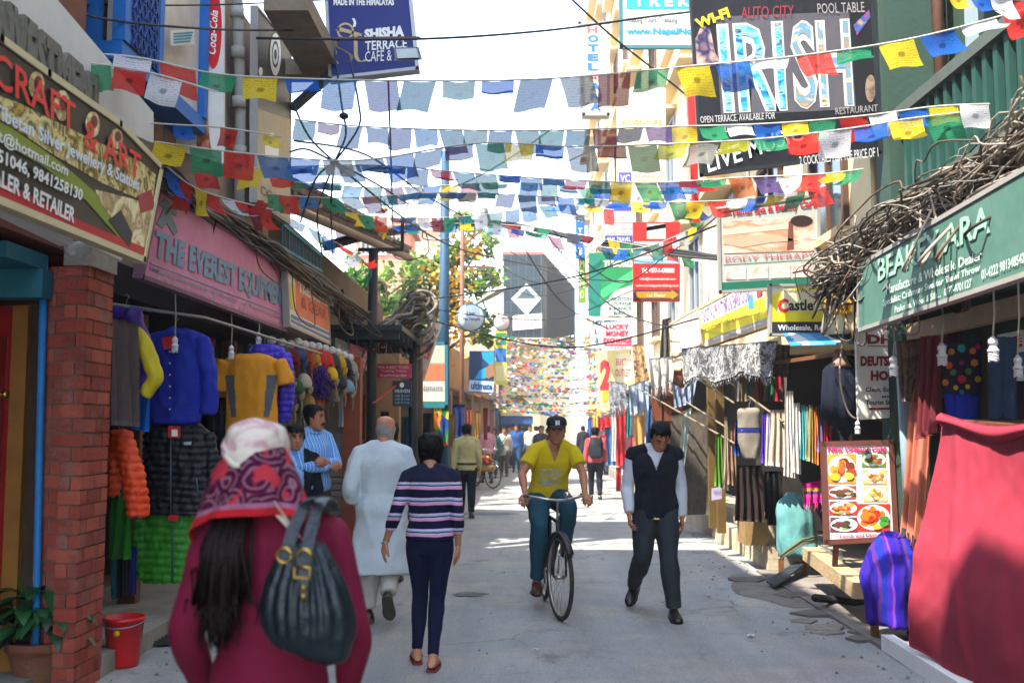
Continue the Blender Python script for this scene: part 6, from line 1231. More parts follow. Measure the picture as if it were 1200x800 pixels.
meshpart(t, 'belt', LEATH, MB().loft([ell(sk.spine(-.075) + V((0, 0, dz)), V((1, 0, 0)), V((0, 1, 0)), .180, .130, .136, 28) for dz in (-.022, .016)])); meshpart(t, 'belt_buckle', M('brass', '#b8924a', .3, metal=1.), MB().box(sk.spine(-.075) + V((0, .133, -.003)), (.036, .012, .026)))
put(hair_shell(sk, .072, -.005, -.075, .013, 7, .007), 'hair', HAIRB, t); face_parts(sk, t, closed=True)
for k in 'LR': shoe(sk, k, LEATH, RUB, t)
# ---- foreground woman
t = person('woman seen from behind in a maroon dress with a patterned headscarf', 322, 2.78, .03)
sk = Sk(1.63, .90, shL=(-.158, -.01, 1.33), shR=(.165, -.01, 1.33), elL=(-.222, -.05, 1.08), wrL=(-.195, .10, .875), hdL=(.05, .3, -1), elR=(.240, -.04, 1.075), wrR=(.205, .05, .86), hdR=(-.03, .1, -1), pnR=(-1, .2, 0), head=(-.052, .02, 1.525), kneeL=(-.1, .1, .48), ankL=(-.1, .12, .085), toeL=(-.1, .28, .02), ankR=(.09, -.2, .12), toeR=(.09, -.06, .02))
body(sk, t, SK_N, .0055, (.4, .4))
MAR = M('maroon_jersey', '#6e0a2c', .85, .12, 5, .15, 120)
garment(sk, t, 'dress', MAR, -.58, .50, .012, 1.93, .008, .006, flare=(.17, .2, .2), wr=.008, ws=7, seed=30, vox=.0085)
HL = MB(); rh = random.Random(4)
for i in range(240):
 a = rh.gauss(-.092, .023); b = a * 1.15 + .004 + rh.gauss(0, .016); ln = rh.uniform(1.10, 1.24) if abs(a + .092) > .024 else rh.uniform(1.03, 1.14)
 HL.tube([V((a * .6 - .02, -.10 + rh.uniform(-.012, .02), 1.42)), V((a, -.158 + rh.uniform(-.018, .014), 1.30)), V((lerp(a, b, .6), -.162 + rh.uniform(-.018, .012), 1.16)), V((b, -.155 + rh.uniform(-.014, .012), lerp(1.3, ln, .75))), V((b + rh.gauss(0, .008), -.15, ln))], [.006, .0065, .0055, .004, .001], 5)
meshpart(t, 'hair', HAIRD, HL)
# headscarf: wrapped cap, twisted band, patterned drape, red border
CAPM = mottle('cream_scarf_cotton', ['#c9bfae', '#d2c9b8', '#cdc0b2', '#b98a90', '#d0c6b6'], 11, .9, .8)
m = MB(); m.loft(head_rings(sk, .015, 36, 36, False)); m.ball(sk.headpt(0, -.025, .022), (.083, .110, .112), 24, 16); o = put(blob(m, .009, 8), 'scarf_cap', CAPM, t, None, .004, 11, 3, (1, 1, 1.6))
def drape_pt(u, v, e=0.):
 a = lerp(PI + .15, 2 * PI - .15, u)
 top = sk.headpt(.090 * math.cos(a), .112 * math.sin(a) - .02, +.035 + .02 * math.cos(a)); w_ = .168 + .01 * math.cos(a * 2); zb = 1.392 - .085 * (2 * u - 1) ** 2 + .008 * math.sin(u * 9) - .01 * math.cos(u * 3)
 bot = V((w_ * math.cos(a) * 1.0 - .040, .158 * math.sin(a) - .02, zb)); s = v ** 1.25
 p = lerp(top, bot, v); p.x = lerp(top.x, bot.x, v ** .8); q = V((math.cos(a), math.sin(a), 0)); return p + q * (e + .010 * math.sin(u * 26 + v * 5) * v + .006 * math.sin(u * 11 + 3 * v))
def paisley():
 m = bpy.data.materials.new('paisley_scarf_print'); m.use_nodes = True; t_ = m.node_tree; b = t_.nodes['Principled BSDF']; N = t_.nodes.new; L = t_.links.new; b.inputs['Roughness'].default_value = .95; b.inputs['Specular IOR Level'].default_value = .1
 tc = N('ShaderNodeTexCoord'); co = tc.outputs['Object']
 nz = N('ShaderNodeTexNoise'); nz.inputs['Scale'].default_value = 9; L(co, nz.inputs['Vector']); ad = N('ShaderNodeVectorMath'); ad.operation = 'MULTIPLY_ADD'; ad.inputs[1].default_value = (.05, .05, .05); L(nz.outputs['Color'], ad.inputs[0]); L(co, ad.inputs[2])
 vo = N('ShaderNodeTexVoronoi'); vo.inputs['Scale'].default_value = 15; L(ad.outputs[0], vo.inputs['Vector'])
 mu = N('ShaderNodeMath'); mu.operation = 'MULTIPLY'; mu.inputs[1].default_value = 26; L(vo.outputs['Distance'], mu.inputs[0]); sn = N('ShaderNodeMath'); sn.operation = 'SINE'; L(mu.outputs[0], sn.inputs[0])
 r = N('ShaderNodeValToRGB'); e = r.color_ramp.elements
 for _ in range(3): e.new(.5)
 for el, (p, c) in zip(e, ((0, '#3c0e2a'), (.4, '#4c1434'), (.62, '#5c182e'), (.84, '#6a3a4c'), (1, '#84606a'))): el.position = p; el.color = C(c)
 mr = N('ShaderNodeMapRange'); mr.inputs[1].default_value = -1; mr.inputs[2].default_value = 1; L(sn.outputs[0], mr.inputs[0]); L(mr.outputs[0], r.inputs[0])
 n2 = N('ShaderNodeTexNoise'); n2.inputs['Scale'].default_value = 13; L(co, n2.inputs['Vector']); m2 = N('ShaderNodeMapRange'); m2.inputs[1].default_value = .56; m2.inputs[2].default_value = .60; L(n2.outputs['Fac'], m2.inputs[0])
 mx = N('ShaderNodeMix'); mx.data_type = 'RGBA'; L(m2.outputs[0], mx.inputs['Factor']); L(r.outputs[0], mx.inputs['A']); mx.inputs['B'].default_value = C('#a8303a'); L(mx.outputs['Result'], b.inputs['Base Color']); return m
def sheet(name, f, mat, nu=40, nv=16, th=.004, parent=t):
 m = MB(); m.smooth = True; m.grid(lambda u, v: f(u, v, 0), nu, nv); k = len(m.v); m.grid(lambda u, v: f(u, v, -th), nu, nv)
 n = nu + 1; ed = list(range(n)) + [j * n + nu for j in range(1, nv + 1)] + [nv * n + i for i in range(nu - 1, -1, -1)] + [j * n for j in range(nv - 1, 0, -1)]
 m.add([], []); m.f += [[a, b, b + k, a + k] for a, b in zip(ed, ed[1:] + ed[:1])]; m.m += [0] * len(ed); m.sm += [False] * len(ed); return meshpart(parent, name, mat, m)
dr_ = sheet('scarf_drape', lambda u, v, e: drape_pt(u, v * .80, e), paisley())
sheet('scarf_hem', lambda u, v, e: drape_pt(u, lerp(.80, .88, v), e + .001), M('scarf_hem_print', '#8f5a72', .95, .35, 40)); sheet('scarf_border', lambda u, v, e: drape_pt(u, lerp(.88, 1.0, v), e + .002), M('red_scarf_border', '#a8121a', .9, .15, 10))
for k, (pts, r) in enumerate((([(-.082, -.0, .075), (-.072, -.075, .05), (-.02, -.122, .02), (.05, -.120, -.02), (.085, -.10, -.07), (.105, -.09, -.12)], .011), ([(-.084, -.03, .045), (-.058, -.105, .025), (0, -.132, -.01), (.06, -.132, -.05), (.095, -.115, -.11), (.12, -.11, -.16)], .010))):
 q = [sk.headpt(*p) for p in pts]; q = [V(p) for p in spline([tuple(p) for p in q], 30)]; m = MB(); m.tube([p + V((0, 0, .003 * math.sin(i * 1.3))) for i, p in enumerate(q)], [r * (.7 + .3 * math.sin(PI * i / 30)) for i in range(31)], 10); meshpart(t, 'scarf_band', CAPM, m)
sheet('scarf_tail', lambda u, v, e: sk.headpt(lerp(.02, .15, v) + .07 * (u - .5) * (1 - .4 * v), -.150 - e - .03 * v - .008 * math.sin(u * 8) + .03 * v * v, lerp(-.03, -.185, v) - .03 * (u - .5)), CAPM, 12, 14)
# handbag hung from her shoulder
hb = thing('handbag', 'slouchy dark teal leather handbag with gold rings on the maroon shoulder', 'handbag', (t.location.x, t.location.y, .9))
T0 = V(t.location) + V((.022, 0, .05)); BAGM = M('dark_teal_leather', '#0a1a22', .45, .35, 5, .35, 35, spec=.5); GOLDM = M('gold_metal', '#b08d4a', .3, metal=1.)
m = MB(); rings = []
for z, w_, d in ((.985, .05, .03), (1.0, .105, .055), (1.05, .13, .075), (1.11, .132, .080), (1.17, .112, .068), (1.22, .085, .05), (1.255, .062, .034), (1.27, .05, .026)):
 w_ *= .9; rings.append([T0 + V((.125 + .015 * (1.15 - z) * 5 + w_ * math.cos(a), -.225 + d * math.sin(a), z - .012 * math.cos(a) * (1.27 - z) * 6)) for a in [2 * PI * i / 40 for i in range(40)]])
m.loft(rings); me = blob(m, .007, 3)
for v in me.vertices:
 q = v.co - T0; g = .006 * math.sin(math.atan2(q.y + .225, q.x - .125) * 17 + q.z * 8) * max(0, min(1, (q.z - .98) / .2)) ; v.co = v.co + v.normal * (g + .004 * noise.noise(v.co * 22))
org = frame_of(hb)
for v in me.vertices: v.co = v.co - org
put(me, 'pouch', BAGM, hb)
def hbp(name, mat, pts, r, n=8): return MB().tube([T0 + V(p) for p in pts], r, n).build(name, mat, hb)
for dx, dy in ((-.0, -.02), (.055, -.045)):
 P_ = [(.075 + dx, -.235 + dy, 1.235), (.09 + dx * .9, -.215 + dy * .8, 1.31), (.105 + dx * .6, -.135 + dy * .4, 1.362), (.115 + dx * .4, -.03, 1.368), (.125 + dx * .3, .06, 1.33)]
 q = spline(P_, 24); mm = MB()
 L1_ = [T0 + V(p) for p in q]; rr_ = []
 for i, p in enumerate(L1_):
  d = (L1_[min(i + 1, 24)] - L1_[max(0, i - 1)]).normalized(); x = d.cross(V((0, 1, .3))).normalized(); y = d.cross(x); rr_.append([p + x * .015 + y * .004, p + x * .015 - y * .004, p - x * .015 - y * .004, p - x * .015 + y * .004])
 mm.loft(rr_).build('strap', BAGM, hb)
 hbp('strap_ring', GOLDM, [(P_[0][0] + .018 * math.cos(a), P_[0][1] - .012, P_[0][2] + .018 * math.sin(a) + .01) for a in [i * PI / 8 for i in range(17)]], .0045, 6)
MB().slab([T0 + V(p) for p in ((.115, -.30, 1.25), (.15, -.30, 1.245), (.148, -.318, 1.15), (.128, -.318, 1.155))], (0, -.008, 0)).build('closing_tab', BAGM, hb)
for z in (1.175, 1.155): MB().ball(T0 + V((.137, -.326, z)), .008).build('stud', GOLDM, hb)
hbp('buckle', GOLDM, [(.112, -.318, 1.225), (.152, -.318, 1.222), (.15, -.318, 1.196), (.112, -.318, 1.199), (.112, -.318, 1.225)], .004, 6)
# ================================================================ cyclist and his bicycle
TYRE = M('tyre_rubber', '#2c2925', .9, .25, 10, dirt=.4, dirtcol='#6b6254'); CHR = M('dull_chrome', '#a8a8a4', .28, .15, 8, metal=.9); FRM = M('black_frame_enamel', '#17181a', .4, .2, 8, dirt=.2); SADL = M('brown_saddle', '#2e1d14', .6, .2, 8)
def rot_z(p, a): return V((p[0] * math.cos(a) - p[1] * math.sin(a), p[0] * math.sin(a) + p[1] * math.cos(a), p[2]))
def bicycle(label, loc, rz, steer=0., detail=True, group=None):
 """rides towards its own -y; front hub at y=-.52, rear hub at y=+.52"""
 t = thing('bicycle', label, 'bicycle', loc, rz, group); RW = .335
 def wheel(cy, st):
  c = V((0, cy, RW + .02)); ns = 48 if detail else 24
  ax = lambda a, r, x=0.: c + rot_z((x, r * math.cos(a), r * math.sin(a)), st)
  m = MB(); m.smooth = True
  m.loft([[ax(2 * PI * i / ns, RW + .019 * math.cos(b), .019 * math.sin(b)) for b in [2 * PI * k / 8 for k in range(8)]] for i in range(ns + 1)], cap=False); w_ = meshpart(t, 'wheel', TYRE, m)
  m = MB(); m.smooth = True; m.loft([[ax(2 * PI * i / ns, RW - .022 + .007 * math.cos(b), .014 * math.sin(b)) for b in [2 * PI * k / 6 for k in range(6)]] for i in range(ns + 1)], cap=False); meshpart(w_, 'rim', CHR, m)
  m = MB(); m.cyl(ax(0, 0, -.045), ax(0, 0, .045), .018, n=10); meshpart(w_, 'hub', CHR, m)
  for i in range(28 if detail else 12):
   a = 2 * PI * i / (28 if detail else 12); m = MB(); s = .03 if i % 2 else -.03; m.tube([ax(a + (.5 if i % 4 < 2 else -.5), .016, s), ax(a, RW - .025, 0)], .0016 if detail else .003, 4); meshpart(w_, 'spoke', CHR, m)
  m = MB(); m.smooth = True; a0, a1 = (.1, 2.5) if cy < 0 else (.3, 3.0)
  m.loft([[ax(a, RW + .04 + .012 * (1 - (b / .03) ** 2), b) for b in (-.03, -.018, 0, .018, .03)] + [ax(a, RW + .036, b) for b in (.03, 0, -.03)] for a in [lerp(a0, a1, k / 18) for k in range(19)]]); meshpart(t, 'mudguard', FRM, m)
  return c
 f, r = wheel(-.52, steer), wheel(.52, 0); hd = V((0, -.40, .80)); hl = V((0, -.435, .66)); st = V((0, .22, .80)); bb = V((0, .08, .30))
 for a, b, q in ((hd, st, .016), (hl, bb, .018), (bb, st, .016), (hl, hd, .019)): meshpart(t, 'frame_tube', FRM, MB().tube([a, b], q, 10))
 for sx in (-.055, .055):
  meshpart(t, 'stay', FRM, MB().tube([bb + V((sx * .5, 0, 0)), r + V((sx, 0, 0))], .009, 6)); meshpart(t, 'stay', FRM, MB().tube([st + V((sx * .4, 0, -.02)), r + V((sx, 0, 0))], .008, 6))
  p = [hl + rot_z((sx * .7, -.01, .0), steer), hl + rot_z((sx, -.04, -.1), steer), f + rot_z((sx, 0, 0), steer)]; meshpart(t, 'fork_blade', FRM, MB().tube(p, [.013, .012, .009], 8))
 meshpart(t, 'stem', CHR, MB().tube([hd, hd + V((0, .02, .14)), hd + V((0, -.03, .19))], .012, 8)); hc = hd + V((0, -.03, .19))
 hb_ = [hc + rot_z(p, steer) for p in ((-.255, .14, .03), (-.24, .05, .03), (-.13, -.03, .015), (0, -.04, 0), (.13, -.03, .015), (.24, .05, .03), (.255, .14, .03))]; meshpart(t, 'handlebar', CHR, MB().tube([V(p) for p in spline([tuple(p) for p in hb_], 30)], .0115, 8))
 for k in (0, -1): a, b = (hb_[0], hb_[1]) if k == 0 else (hb_[-1], hb_[-2]); meshpart(t, 'grip', M('black_rubber', '#1c1c1c', .7), MB().tube([a, lerp(a, b, .95)], .016, 8)); c = lerp(a, b, 1.1); meshpart(t, 'brake_lever', CHR, MB().tube([c + V((0, -.03, -.01)), a + V((0, -.01, -.05))], .006, 6))
 m = MB(); m.ball(hc + V((.07, -.06, .05)), (.032, .032, .026), 14, 8); meshpart(t, 'bell', CHR, m)
 meshpart(t, 'seat_post', CHR, MB().tube([st, st + V((0, .03, .12))], .013, 8)); m = MB(); m.loft([[st + V((0, y, .15)) + V((w_ * math.cos(a), 0, .03 * math.sin(a))) for a in [2 * PI * i / 12 for i in range(12)]] for y, w_ in ((-.12, .02), (-.05, .03), (.05, .065), (.13, .085), (.16, .07))]); m.smooth = True; meshpart(t, 'saddle', SADL, m)
 m = MB(); m.cyl(bb + V((-.06, 0, 0)), bb + V((-.053, 0, 0)), .09, n=20); meshpart(t, 'chainring', CHR, m)
 for sx, dy, dz in ((-1, .0, -.165), (1, .0, .165)): e = bb + V((sx * .08, dy, dz)); meshpart(t, 'crank', CHR, MB().tube([bb + V((sx * .065, 0, 0)), e], .010, 6)); meshpart(t, 'pedal', M('black_rubber', '#1c1c1c', .7), MB().box(e + V((sx * .06, 0, 0)), (.09, .08, .022)))
 return t
BX = V((.262, 9.02, .0)); bicycle('black roadster bicycle being ridden down the middle of the street', (BX.x, BX.y, .008), .10, .16)
t = thing('person', 'cyclist in a yellow printed shirt and navy baseball cap', 'person', (BX.x, BX.y, .0), PI + .10)
# in his own frame he faces +y, so the bars are at +y
sk = Sk(1.68, 1.02, pelvis=(0, -.26, 1.0), chest=(-.02, -.16, 1.28), neck=(-.035, -.075, 1.455), head=(-.05, -.02, 1.588), face=(.08, 1, -.12),
  shL=(-.21, -.08, 1.405), shR=(.15, -.08, 1.405), elL=(-.28, .04, 1.20), wrL=(-.262, .25, 1.035), hdL=(-.1, .75, -.5), pnL=(.1, -.35, -.9), elR=(.27, .04, 1.20), wrR=(.262, .25, 1.035), hdR=(.1, .75, -.5), pnR=(-.1, -.35, -.9),
  hipL=(-.09, -.24, .96), hipR=(.09, -.24, .96), kneeR=(.125, .10, .735), ankR=(.125, -.12, .235), toeR=(.135, .03, .15), kneeL=(-.125, .20, .93), ankL=(-.125, -.06, .56), toeL=(-.135, .09, .49))
sk.f = 1.0; sk.j = {a: (v if a[:2] in ('hd', 'pn', 'fa') else v / (1.68 / 1.65)) for a, v in sk.j.items()}
body(sk, t, SK_N, .006, (.95, .95))
YEL = M('yellow_jersey_cotton', '#b8a008', .9, .1, 6, .2, 60)
o = garment(sk, t, 'shirt', YEL, -.12, .50, .022, .62, .016, .024, flare=(.2, .2, .2), wr=.010, ws=8, seed=40, vox=.0095)
bm = bmesh.new(); bm.from_mesh(o.data); bmesh.ops.delete(bm, geom=[f for f in bm.faces if f.calc_center_median().y > -.07 and f.calc_center_median().z > 1.30 and abs(f.calc_center_median().x + .03) < (f.calc_center_median().z - 1.30) * .36], context='FACES'); bm.to_mesh(o.data); bm.free()
# printed chest panel follows the shirt front
deps = o.data
def front(x, z):
 best = -9
 for v in deps.vertices:
  c = v.co
  if abs(c.x - x) < .012 and abs(c.z - z) < .012 and c.y > best: best = c.y
 return best if best > -9 else -.05
PR = M('white_screen_print', '#a9a894', .9, .3, 30); rp = random.Random(8); gx = [-.095 + i * .019 for i in range(11)]; gz = [1.245 - j * .02 for j in range(9)]; FY = {(i, j): front(x, z) for i, x in enumerate(gx) for j, z in enumerate(gz)}
m = MB()
for j in range(8):
 for i in range(10):
  if (j in (0, 2, 3, 5, 7) or rp.random() < .35) and rp.random() < .88:
   s = .15 if j % 2 else .05; m.add([V((gx[i + a], FY[(i + a, j + b)] + .004, lerp(gz[j], gz[j + 1], b * (1 - s) + (1 - b) * s))) for a, b in ((0, 0), (1, 0), (1, 1), (0, 1))], [(3, 2, 1, 0)])
o = meshpart(t, 'chest_print', PR, m); o['kind'] = 'stuff'
garment(sk, t, 'jeans', M('teal_denim', '#16404f', .85, .3, 5, .25, 90), None, None, .014, legs=1.93, linf=(.016, .022), wr=.011, ws=7, seed=41)
put(hair_shell(sk, .08, -.02, -.06, .010, 9), 'hair', HAIRB, t); face_parts(sk, t)
CAPN = M('navy_cap_twill', '#10131f', .85, .15, 10, .2, 90); rg = head_rings(sk, .020, 36, 40, False); zs = [q[0] for q in spline(HR, 40)]; m = MB(); m.smooth = True; k0 = next(i for i, z in enumerate(zs) if z > .045); m.loft(rg[k0:], True); cp = meshpart(t, 'cap', CAPN, m)
m = MB(); m.smooth = True; m.grid(lambda u, v: sk.headpt(.082 * math.cos(lerp(.25, PI - .25, u)) * (1 - .12 * v), .03 + (.075 + .075 * v) * math.sin(lerp(.25, PI - .25, u)), .05 - .02 * v + .010 * math.cos((u - .5) * 2)), 16, 5); n_ = len(m.v); m.grid(lambda u, v: sk.headpt(.082 * math.cos(lerp(.25, PI - .25, u)) * (1 - .12 * v), .03 + (.075 + .075 * v) * math.sin(lerp(.25, PI - .25, u)), .046 - .02 * v + .010 * math.cos((u - .5) * 2)), 16, 5); meshpart(cp, 'brim', CAPN, m)
for ch, dx in (('N', -.006), ('Y', .006)):
 vs, fs = text_geo(ch, .02); m = MB(); m.add([sk.headpt(-(u - .5) * .036 + dx * .5, .1075 - ((.5 - v) * .05 > 0) * .006, .082 + (.5 - v) * .042) for u, v in vs], fs); meshpart(cp, 'emblem', WHITE_INK, m)
for k in 'LR': shoe(sk, k, M('brown_shoe', '#4a2a1c', .6, .2, 8), RUB, t)
# ---- people further down the street
def walker(label, px, Y, rz, h, top, low, skin=SK_N, vox=.014, bag=None, arms=None, hair=HAIRB, sleeve=1.95, step=1, long=-.06):
 t = person(label, px, Y, rz); a = .16 * step
 kw = dict(kneeL=(-.09, .06 + a * .4, .48), ankL=(-.09, a, .085), toeL=(-.1, a + .16, .02), kneeR=(.09, .05 - a * .2, .48), ankR=(.09, -a, .10), toeR=(.1, -a + .15, .02), wrL=(-.24, -.04, .83), wrR=(.24, .10, .84))
 if arms: kw.update(arms)
 sk = Sk(h, 1., **kw); body(sk, t, skin, max(.009, vox * .7), (.35, .35), False); garment(sk, t, 'top', cloth(top, .12), long, .51, .018, sleeve, .014, vox=vox, wr=.008, seed=int(px), flare=(.1, .1, .1)); garment(sk, t, 'trousers', cloth(low, .15), None, None, .012, legs=1.96, linf=(.014, .02), vox=vox, wr=.007, seed=int(px) + 1); put(hair_shell(sk, thick=.016), 'hair', hair, t)
 for k in 'LR': shoe(sk, k, LEATH, RUB, t)
 return t, sk
t, sk = walker('man walking away in a pale olive shirt and dark trousers', 547, 18, .05, 1.66, '#a8a070', '#16191d', vox=.011)
meshpart(t, 'belt', LEATH, MB().loft([ell(sk.spine(.03) + V((0, 0, dz)), V((1, 0, 0)), V((0, 1, 0)), .19, .135, .145, 24) for dz in (0, .04)]))
t, sk = walker('person walking away in a coral top carrying a black backpack', 697, 22.6, 0, 1.60, '#a84a4e', '#1b2029', vox=.012)
bp_ = thing('backpack', 'black backpack on the back of the person in the coral top', 'backpack', (t.location.x, t.location.y - .2, 1.0)); m = MB(); b = V(t.location)
m.loft([[b + V((w_ * math.cos(a) * (abs(math.cos(a)) ** -.3 if abs(math.cos(a)) > .01 else 1), -.22 + d * math.sin(a), z)) for a in [2 * PI * i / 20 for i in range(20)]] for z, w_, d in ((.92, .10, .06), (.96, .155, .10), (1.1, .165, .115), (1.25, .155, .10), (1.36, .11, .07), (1.39, .05, .03))]); m.smooth = True; m.build('bag_body', M('black_nylon', '#14171c', .7, .2, 8), bp_); MB().box(b + V((0, -.335, 1.06)), (.2, .05, .18)).build('front_pocket', M('dark_grey_nylon', '#23272e', .7, .2, 8), bp_)
for sx in (-.1, .1): MB().tube([b + V((sx, -.14, 1.36)), b + V((sx * 1.25, .0, 1.40)), b + V((sx * 1.4, .12, 1.25)), b + V((sx * 1.5, .05, 1.0)), b + V((sx * 1.3, -.14, .98))], .018, 6).build('shoulder_strap', M('black_nylon', '#14171c', .7, .2, 8), bp_)
t, sk = walker('distant person in a pale shawl carrying a round grey bag', 591, 33, PI, 1.60, '#a39c96', '#4a443c', long=-.2); tubepart(t, 'bag_strap', cloth('#3a3a3a'), [V((-.12, .13, 1.4)), V((.0, .16, 1.2)), V((.15, .17, .98))], .015, 6)
bg_ = thing('shoulder_bag', 'round grey shoulder bag held by the distant person in the pale shawl', 'bag', (t.location.x - .16, t.location.y - .2, .86)); m = MB(); m.ball((t.location.x - .16, t.location.y - .22, .99), (.16, .08, .14), 16, 12); m.build('bag_body', M('grey_bag', '#55565c', .6, .2, 6), bg_); MB().tube([(t.location.x - .3, t.location.y - .2, 1.05), (t.location.x - .16, t.location.y - .2, 1.2), (t.location.x - .02, t.location.y - .2, 1.05)], .015, 6).build('handle', M('grey_bag', '#55565c', .6, .2, 6), bg_)
walker('distant man in an open blue jacket and jeans with a pale shirt', 605, 36, PI, 1.70, '#24487c', '#1f3a5c'); walker('distant person in a cream jacket and blue jeans', 621, 41, PI, 1.66, '#a8a496', '#2a5a78'); walker('far person in a dark coat in front of the gate', 600, 44, PI + .2, 1.66, '#2a2c30', '#23252a'); walker('far person in a grey top near the gate opening', 612, 45.5, .2, 1.62, '#5c5a58', '#2f2f33'); walker('distant person in a pink shirt beside the parked bicycle', 571, 29, .3, 1.64, '#b9859a', '#4a4a50')
walker('distant person in a dark top partly behind the yellow cyclist', 634, 30, PI, 1.64, '#33343a', '#26282c'); walker('distant woman in a red top by the clothes stalls', 709, 34, PI - .4, 1.58, '#a83038', '#3a3440'); walker('person in a dark maroon top at the shop doors beyond the canopy', 440, 17.8, PI + .6, 1.62, '#5a1f2c', '#2a2428')
walker('far person in a white shirt walking down the middle', 628, 40, 0, 1.64, '#b9b9b9', '#33363c'); walker('far person in a purple shawl by the stalls', 716, 40, .4, 1.58, '#6a4a7c', '#3a3038')
bicycle('parked bicycle with baskets of fruit in front of the far shops', (P(567, 560, 26.5).x, 26.6, .02), .5, .2, False)
ct = thing('fruit_basket', 'basket heaped with red and yellow fruit on the parked bicycle', 'basket', P(567, 540, 26.3)); b = P(567, 545, 26.3); m = MB(); m.cyl(b + V((0, 0, -.15)), b, .28, .36, 16).build('basket', M('cane', '#8f6a3a', .8, .3, 12), ct)
rq = random.Random(6)
for i in range(26): a = rq.uniform(0, 6.28); q = rq.uniform(0, .26); MB().ball(b + V((q * math.cos(a), q * math.sin(a), .05 + .16 * (1 - q / .3) + rq.uniform(0, .03))), .06, 8, 6).build('fruit', M('fruit_' + 'ab'[i % 2], ['#a8202a', '#c9951c'][i % 2], .5, .2, 6), ct)
for a in (('far man in a brown jacket near the gate', 583, 39, PI, 1.68, '#5a4636', '#2a2c34'), ('far woman in an orange shawl walking away', 642, 35, 0, 1.56, '#b0602a', '#3a2a2a'), ('far man in a slate blue shirt walking away', 653, 38, .1, 1.66, '#4a6480', '#2a2a2e'), ('far person in a mustard jumper among the crowd', 597, 40, PI - .2, 1.64, '#9a7a2a', '#2f3440'), ('far person in a black jacket near the sunny stalls', 683, 37, .2, 1.66, '#1f2126', '#3a4658'), ('far woman in a teal dress near the parked bicycle', 578, 32, PI, 1.56, '#2a6a6a', '#2a4a4a')): walker(*a, vox=.018)
# ================================================================ goods hung and stood outside the shops
def putw(me, name, mats, root, **k):
 o = frame_of(root); me.transform(Matrix.Translation(-o)); return put(me, name, mats, root, **k)
def drape(name, label, cat, px, Y, mat, folds=4, amp=.02, seed=1, fringe=None, nu=26, nv=16, group=None, th=.006, parent=None, sag=0., wavy=0., fringe_len=.10):
 """a cloth hung from its top edge; corners are top a, top b, bottom b, bottom a"""
 Ys = Y if hasattr(Y, '__len__') else (Y,) * 4; q = [P(x, y, yy) for (x, y), yy in zip(px, Ys)]; r = random.Random(seed); ph = r.uniform(0, 6); f2 = folds * r.uniform(1.6, 2.3)
 n = (q[1] - q[0]).cross(q[3] - q[0]).normalized(); n = -n if n.dot(CAM - q[0]) < 0 else n; w_ = (q[1] - q[0]).length
 def f(u, v, e):
  p = lerp(lerp(q[0], q[1], u), lerp(q[3], q[2], u), v); g = (.35 + .65 * v)
  return p + n * (amp * g * (math.sin(2 * PI * folds * u + ph + .6 * math.sin(v * 4 + ph)) + .4 * math.sin(2 * PI * f2 * u + ph * 2 + v * 2)) - e) + V((0, 0, -sag * math.sin(PI * u) * (1 - v) + wavy * math.sin(2 * PI * folds * .7 * u + ph) * v))
 m = MB(); m.smooth = True; m.grid(lambda u, v: f(u, v, 0), nu, nv); k = len(m.v); m.grid(lambda u, v: f(u, v, th), nu, nv)
 N = nu + 1; ed = list(range(N)) + [j * N + nu for j in range(1, nv + 1)] + [nv * N + i for i in range(nu - 1, -1, -1)] + [j * N for j in range(nv - 1, 0, -1)]
 m.f += [[a, b, b + k, a + k] for a, b in zip(ed, ed[1:] + ed[:1])]; m.m += [0] * len(ed); m.sm += [False] * len(ed)
 if parent is not None: o = m.build(name, mat, parent)
 elif fringe:
  t = thing(name, label, cat, recenter(m.v), group=group); m.build('cloth', mat, t); o = t
 else: o = single(name, m, mat, label, cat, group)
 if fringe:
  root = parent if parent is not None else o; fm = MB(); kx = max(8, int(w_ / .022))
  for i in range(kx):
   a = f((i + .5) / kx, 1, th / 2); l = fringe_len * r.uniform(.7, 1.1); fm.tube([a, a + V((r.gauss(0, .006), r.gauss(0, .006), -l * .5)), a + V((r.gauss(0, .012), r.gauss(0, .01), -l))], [.005, .006, .003], 4)
  fo = fm.build('fringe', fringe, root); fo['kind'] = 'stuff'
 return o
